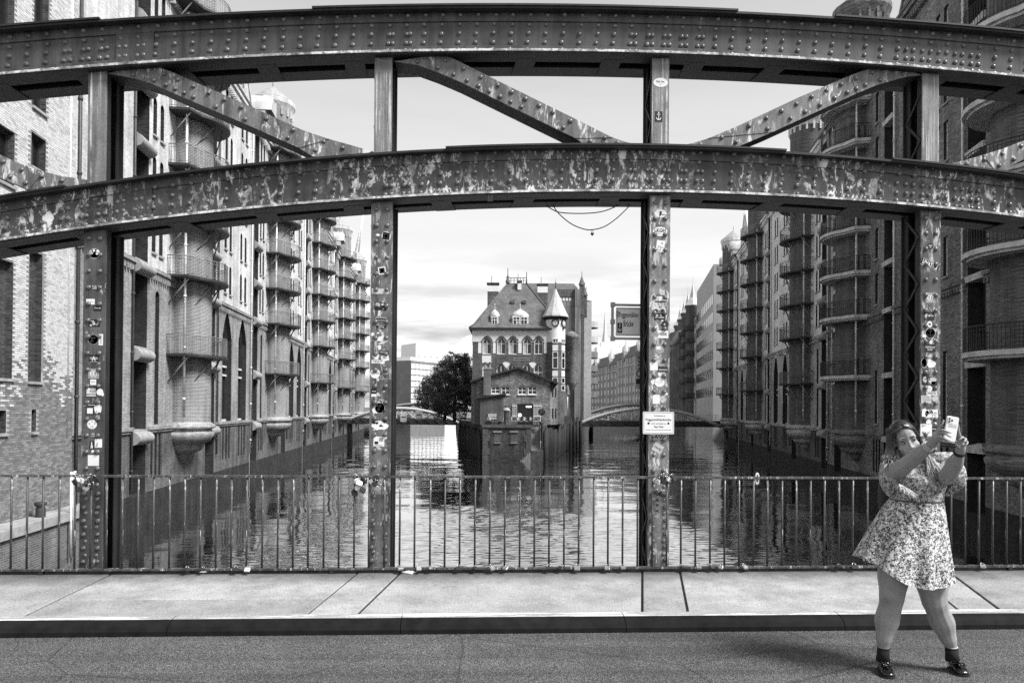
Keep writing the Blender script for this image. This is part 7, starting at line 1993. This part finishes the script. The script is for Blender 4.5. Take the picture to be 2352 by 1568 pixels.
S_(P3, E1, (66, 1238, 142, 1296), 3, prints=(('box', 2, .1, .8, .7, .86), ('box', 2, .2, .9, .4, .56))); S_(P3, E1, (146, 1238, 190, 1282), 3, 'disc')
S_(P3, E1, (60, 1330, 128, 1404), 0, 'torn', seed=77); S_(P3, E1, (96, 1340, 156, 1402), 0, 'disc', prints=(('blots', 2, 4, 81),)); S_(P3, E1, (148, 1362, 192, 1412), 0, 'disc', prints=(('poly', 1, [(.36, .5), (.36, .75), (.42, .75), (.42, .5)]), ('poly', 1, [(.56, .5), (.56, .75), (.62, .75), (.62, .5)]))); S_(P3, E1, (128, 1340, 190, 1368), 0)
S_(P3, E1, (102, 1412, 140, 1450), 0, 'disc'); S_(P3, E1, (62, 1446, 146, 1536), 0, prints=(('box', 2, .1, .5, .84, .9), ('blots', 2, 3, 91))); S_(P3, E1, (146, 1464, 184, 1502), 1, prints=(('text', 'BINK', 0, .12, .88, .4, .62),))

# torn scraps left between the stickers
rs_ = random.Random(99)
for post, x0, x1, y0, y1, n in ((P0, 318, 385, 1340, 1720, 12), (P1, 1396, 1450, 1200, 1700, 20), (P2, 2440, 2496, 1150, 1760, 22), (P3, 3458, 3512, 1150, 1640, 18)):
    for i in range(n):
        x, y, w_, h_ = rs_.uniform(x0, x1), rs_.uniform(y0, y1), rs_.uniform(8, 26), rs_.uniform(6, 22)
        sticker(post, Y0+0.0003, x-w_/2, y-h_/2, x+w_/2, y+h_/2, rs_.choice((0, 0, 3, 2)), 'torn', rs_.uniform(-40, 40), seed=i+500)

# ------------------------------------------------------------------ name sign on the middle post
def plate(name, label, cat, Y, r, mb_fn, border=True):
    a, b = fY(r[0], r[1], Y), fY(r[2], r[3], Y); cx_, cz = (a.x+b.x)/2, (a.z+b.z)/2; w, h = abs(b.x-a.x), abs(a.z-b.z)
    root = thing(name, label, cat, (cx_, Y, cz)); return root, w, h
sg, w, h = plate('name_sign', 'white street name sign on a grey bracket beside the middle post', 'sign', 7.50, (2310, 1152, 2424, 1260), None)
q = MB(); P = rrect(w/2, h/2, 0.012); q.grid([[(u, 0.006, z) for u, z in P], [(u, -0.004, z) for u, z in P]], 0, False, True, True, True); q.build('panel', M_WHITE, sg)
q = MB()
for x0, x1, z0, z1 in ((-w/2+.008, w/2-.008, h/2-.016, h/2-.011), (-w/2+.008, w/2-.008, -h/2+.011, -h/2+.016), (-w/2+.008, -w/2+.013, -h/2+.016, h/2-.016), (w/2-.013, w/2-.008, -h/2+.016, h/2-.016)): q.box(x0, x1, -0.0052, -0.0042, z0, z1)
q.build('border', M_BLACK, sg)
q = MB()
fw_ = 2424-2310
def fx(full): return (full-2310)/fw_*w-w/2
def fz(full): return h/2-(full-1152)/(1260-1152)*h
put_text(q, 'Poggenmühlen', fx(2321), fx(2393), fz(1196), fz(1170), -0.0055, 0, 0.012); put_text(q, 'Brücke', fx(2338), fx(2374), fz(1225), fz(1202), -0.0055, 0, 0.012); q.build('lettering', M_BLACK, sg)
q = MB(); q.box(fx(2316), fx(2333), -0.0056, -0.0043, fz(1249), fz(1211), 1)
for p in anchor(0):
    ww, hh = fx(2333)-fx(2316), fz(1211)-fz(1249); ox, oz = fx(2316), fz(1249)
    if p[0] == 'box': _, pm, l, r, bt, tp = p; q.face([(ox+ww*l, -0.006, oz+hh*bt), (ox+ww*r, -0.006, oz+hh*bt), (ox+ww*r, -0.006, oz+hh*tp), (ox+ww*l, -0.006, oz+hh*tp)], 0)
    else: q.face([(ox+ww*u, -0.0062, oz+hh*v_) for u, v_ in p[2]], 0)
q.box(fx(2311), fx(2320), -0.0054, -0.0043, fz(1190), fz(1166), 2); q.build('stickers', [M_WHITE, M_BLACK, M_GREY], sg)
M_BRK = plain('sign_bracket', 0.33, 0.5, 0.2, 8)
q = MB(); q.box(-w/2-.045, -w/2-.02, 0.008, 0.034, -h/2-.05, h/2+.05); q.box(-w/2-.0199, w/2+.06, 0.010, 0.030, h/2+.016, h/2+.04); q.box(-w/2-.0199, w/2+.06, 0.010, 0.030, -h/2-.04, -h/2-.016); q.build('bracket', M_BRK, sg)
for z_ in (h/2+.03, 0.0, -h/2-.03): q = MB(); q.box(-w/2-.052, -w/2-.008, 0.0, 0.040, z_-.024, z_+.024); q.build('clamp', M_BRK, sg)
# narrow plate clamped below it
cl, w, h = plate('marker_plate', 'narrow grey plate with black tags clamped to the middle post', 'sign', 7.46, (2383, 1330, 2412, 1445), None)
q = MB(); q.box(-w/2, w/2, -0.003, 0.003, -h/2, h/2); q.build('panel', plain('marker_grey', 0.42, 0.6, 0.25, 12), cl)
for z_ in (h/2+.01, -h/2-.012):
    q = MB(); q.box(-w/2-.004, w/2+.05, -0.012, 0.012, z_-.026, z_+.026); c_ = q.build('clamp', M_BRK, cl); q = MB(); q.ball((w*.1, -0.016, z_), .012, 8, 5); q.build('bolt', M_STEEL_D, c_)
q = MB()
for i, g_ in enumerate(('>', 'V', '<', 'A')): put_text(q, g_, -w*.28, w*.28, h*(.36-i*.12), h*(.44-i*.12), -0.0045, 0, 0.03)
q.face([(w*.42*math.cos(t_), -0.0046, -h*.12+w*.42*math.sin(t_)) for t_ in [2*math.pi*j/12 for j in range(12)]], 0); q.face([(w*.26*math.cos(t_), -0.0050, -h*.12+w*.28*math.sin(t_)) for t_ in [2*math.pi*j/12 for j in range(12)]], 1)
q.box(-w*.42, w*.4, -0.0045, -0.0035, -h*.45, -h*.28, 0); q.build('tags', [M_BLACK, M_LGREY], cl)
# donor plaque
pq, w, h = plate('donor_plaque', 'white enamel plaque with rounded corners on the middle post above the railing', 'plaque', 7.075, (2411, 1543, 2527, 1627), None)
q = MB(); P = rrect(w/2, h/2, .012); q.grid([[(u, 0.006, z) for u, z in P], [(u, -0.004, z) for u, z in P]], 0, False, True, True, True); q.build('panel', M_WHITE, pq)
q = MB(); A_ = rrect(w/2-.008, h/2-.008, .010); B_ = rrect(w/2-.011, h/2-.011, .008)
for i in range(len(A_)): j = (i+1) % len(A_); q.face([(A_[i][0], -0.0046, A_[i][1]), (A_[j][0], -0.0046, A_[j][1]), (B_[j][0], -0.0046, B_[j][1]), (B_[i][0], -0.0046, B_[i][1])])
q.build('border', M_BLACK, pq)
q = MB()
for s_, l, r, b_, t_, bo in (('Poggenmühlenbrücke', .09, .91, .57, .70, .012), ('wurde unterstützt von', .26, .74, .44, .51, .0), ('Peter Pieck', .36, .66, .28, .38, .008), ('Bootspate des Vereins Licht-Kunst-Speicherstadt', .10, .90, .15, .21, .0), ('Die Illumination der', .36, .72, .79, .86, .0)):
    put_text(q, s_, w*(l-.5), w*(r-.5), h*(b_-.5), h*(t_-.5), -0.0048, 0, bo)
q.face([(-.32*w+.012*math.cos(a), -0.005, -.02*h+.012*math.sin(a)) for a in [2*math.pi*j/10 for j in range(10)]]); q.face([(.32*w+.011*math.cos(a), -0.005, -.02*h+.011*math.sin(a)) for a in [2*math.pi*j/10 for j in range(10)]])
q.build('lettering', M_BLACK, pq)
for s_ in (-1, 1): q = MB(); q.box(s_*w*.3-.012, s_*w*.3+.012, 0.0062, 7.107-7.075-0.0005 if False else 0.03, -.02, .02); q.build('mount', M_STEEL_D, pq)

# ------------------------------------------------------------------ padlocks
LOCKM = [plain('lock_brass', 0.38, 0.3, 0.25, 20, metal=0.6), plain('lock_steel', 0.5, 0.28, 0.2, 20, metal=0.7), plain('lock_black', 0.03, 0.4, 0.3, 20), plain('lock_white', 0.65, 0.5, 0.15, 20)]
M_SHK = plain('shackle_steel', 0.4, 0.3, 0.2, 20, metal=0.8)
lk = []
for m_ in LOCKM:
    q = MB(); P = rrect(.021, .017, .005, 3); q.grid([[(u*.9, -.0085, z*.9-.017) for u, z in P], [(u, -.0065, z-.017) for u, z in P], [(u, .0065, z-.017) for u, z in P], [(u*.9, .0085, z*.9-.017) for u, z in P]], 0, False, True, True, True); lk.append(q.mesh('lock_body', m_))
q = MB(); q.tube([(-.012, 0, -.004), (-.012, 0, .012)]+[(-.012*math.cos(t_), 0, .012+.012*math.sin(t_)) for t_ in [math.pi*j/8 for j in range(1, 8)]]+[(.012, 0, .012), (.012, 0, -.004)], .0032, 6); SHK = q.mesh('shackle', M_SHK)
def padlock(p, mi, scale, rot, label, group):
    r_ = thing('padlock', label, 'padlock', p, 0, group); r_.rotation_euler = rot; r_.scale = (scale,)*3
    link('lock_body', lk[mi], r_); link('shackle', SHK, r_); return r_
ORD = ['first', 'second', 'third', 'fourth', 'fifth', 'sixth', 'seventh', 'eighth', 'ninth', 'tenth', 'eleventh', 'twelfth', 'thirteenth', 'fourteenth', 'fifteenth', 'sixteenth', 'seventeenth', 'eighteenth', 'nineteenth', 'twentieth', 'twenty-first', 'twenty-second', 'twenty-third', 'twenty-fourth']
rl = random.Random(12)
xsl = [705, 765, 888, 934]+[1300+.595*x for x in (335, 455, 525, 705, 812, 910, 1005, 1270, 1350, 1450, 1640, 1735, 2105, 2210, 2290)]+[2700, 2786, 3140, 3196, 3675]
LT = ['brass', 'steel', 'black', 'white']
for i, fxx in enumerate(xsl):
    x = fY(fxx, 2128, YR).x; mi = rl.choice((0, 1, 1, 2, 2, 3))
    padlock(Vector((x, YR-0.034, zb+0.012)), mi, rl.uniform(1.0, 1.35), (R_(rl.uniform(-75, -40)), 0, R_(rl.uniform(-40, 40))), '%s padlock from the left along the bottom rail, %s' % (ORD[i], LT[mi]), 'padlocks on the bottom rail')
for (fx0, fx1, fy0, fy1), lab, grp in (((288, 370, 1782, 1828), 'padlock in the dark cluster on the top rail at the leftmost post', 'lock cluster at the leftmost post'), ((1330, 1432, 1782, 1850), 'padlock in the cluster on the top rail at the second post', 'lock cluster at the second post'), ((2452, 2528, 1780, 1862), 'padlock in the cluster on the top rail at the sign post', 'lock cluster at the sign post')):
    for i in range(15):
        p = fY(rl.uniform(fx0, fx1), fy0+(fy1-fy0)*(rl.random()**1.5), YR); p.y = YR-rl.uniform(.005, .05)
        padlock(p, rl.choice((1, 2, 2, 2, 0, 3)), rl.uniform(1.0, 1.5), (R_(rl.uniform(-30, 30)), R_(rl.uniform(-60, 60)), R_(rl.uniform(-60, 60))), lab, grp)
p = fY(2843, 1795, YR-.02)
wl2 = thing('oval_lock', 'white oval ring lock hooked over the top rail left of the person', 'padlock', (p.x, YR-.012, p.z))
q = MB(); n = 22; q.tube([(.016*math.cos(2*math.pi*j/n), 0.018, .052*math.sin(2*math.pi*j/n)) for j in range(n+1)], .0085, 8, caps=False); q.build('ring', M_WHITE, wl2)
q = MB(); q.box(-.008, .008, .008, .028, -.012, .008); q.build('keyhole_block', M_GREY, wl2)

# ------------------------------------------------------------------ cables under the lower chord
M_CABLE = plain('black_cable', 0.01, 0.6, 0.2)
def cable(pts, label):
    P = [fY(x, y, YT+0.40) for x, y in pts]; o = thing('hanging_cable', label, 'cable', P[0], 0, 'cables under the lower chord'); Q = []
    for i in range(len(P)-1):
        p0, p1, p2, p3 = P[max(i-1, 0)], P[i], P[i+1], P[min(i+2, len(P)-1)]
        for k_ in range(6): f = k_/6; Q.append(0.5*((2*p1)+(p2-p0)*f+(2*p0-5*p1+4*p2-p3)*f*f+(3*p1-p0-3*p2+p3)*f**3)-P[0])
    Q.append(P[-1]-P[0]); q = MB(); q.tube(Q, .0055, 6); q.build('cable_run', M_CABLE, o); return o
cable([(2020, 752), (2070, 785), (2110, 798), (2200, 800), (2270, 790), (2345, 758)], 'shallow black cable sagging under the lower chord')
cable([(2066, 752), (2090, 795), (2140, 838), (2190, 859), (2225, 861), (2270, 848), (2320, 812), (2374, 758)], 'deep black cable loop under the lower chord')
p = fY(2221, 862, YT+.40); hl = thing('heart_padlock', 'small heart-shaped padlock hanging from the cable loop', 'padlock', p)
q = MB(); hp_ = [(.016*math.sin(t_)**3*1.1, -.045+(.013*math.cos(t_)-.005*math.cos(2*t_)-.002*math.cos(3*t_)-.001*math.cos(4*t_))*1.3) for t_ in [2*math.pi*j/24 for j in range(24)]]
q.prism([(x, -.006, z) for x, z in hp_], (0, .012, 0)); q.build('lock_body', M_STEEL_D, hl); q = MB(); q.tube([(-.007, 0, -.034), (-.007, 0, -.008), (0, 0, 0.004), (.007, 0, -.008), (.007, 0, -.034)], .0028, 6); q.build('shackle', M_SHK, hl)
p = fY(1838, 722, YT-0.04); padlock(Vector((p.x, YT-0.06, lo_bot(p.x)-.03)), 2, 1.3, (0, 0, 0), 'dark padlock hanging from the lower chord left of the cables', 'padlocks on the truss')
# thin wire knotted round the top of the second post
P = [fY(x, y, YT-0.03) for x, y in ((1408, 220), (1440, 232), (1474, 224), (1440, 232), (1448, 290), (1440, 340))]
o = thing('wire_scrap', 'thin pale wire knotted at the top of the second post', 'wire', P[1]); q = MB(); q.tube([v_-P[1] for v_ in P], .0016, 5); q.build('wire', M_LGREY, o)
# crumpled tissue and bits of litter by the railing
def crumple(full, size, label, seed):
    rr = random.Random(seed); p = atZ(full[0]*K, full[1]*K, ZP+.012); o = thing('paper_litter', label, 'litter', p); q = MB(); n = 12; rows = []
    for i in range(7): rows.append([(size*(1.5*math.sin(math.pi*i/6)*math.cos(2*math.pi*j/n))*rr.uniform(.6, 1.2), size*.6*math.sin(math.pi*i/6)*math.sin(2*math.pi*j/n)*rr.uniform(.6, 1.2), size*.45*math.cos(math.pi*i/6)*rr.uniform(.4, 1.2)+size*.25) for j in range(n)])
    q.grid(rows, 0, False, True); q.build('paper', M_WHITE, o)
crumple((1536, 2150), .05, 'crumpled white tissue on the pavement beside the second post', 1)
crumple((765, 2146), .03, 'scrap of white paper at the railing foot on the left', 2)
crumple((565, 2146), .02, 'tiny paper scrap at the railing foot near the leftmost post', 3)
# gull far out on the water
gp2 = atZ(1400*1.0, 1082, WZ+.05) if False else atZ(r5(1398, 1488)[0], r5(1398, 1488)[1], WZ+.05)
gl = thing('gull', 'small white gull floating on the canal right of the island tip', 'bird', gp2)
q = MB(); rows = []
for x, r_, z_ in ((-.26, .005, .13), (-.16, .06, .1), (0, .10, .08), (.12, .09, .09), (.2, .045, .16), (.24, .035, .22), (.28, .035, .26), (.32, .02, .26), (.36, .004, .25)): rows.append([(x, r_*math.cos(a), z_+r_*math.sin(a)) for a in [2*math.pi*j/10 for j in range(10)]])
q.grid(rows, 0, True, True, True, True); q.build('body', M_WHITE, gl)
for s_ in (-1, 1): q = MB(); q.face([(.1, s_*.09, .12), (-.05, s_*.105, .13), (-.3, s_*.03, .16), (-.1, s_*.06, .17)]); q.build('wing', M_LGREY, gl)
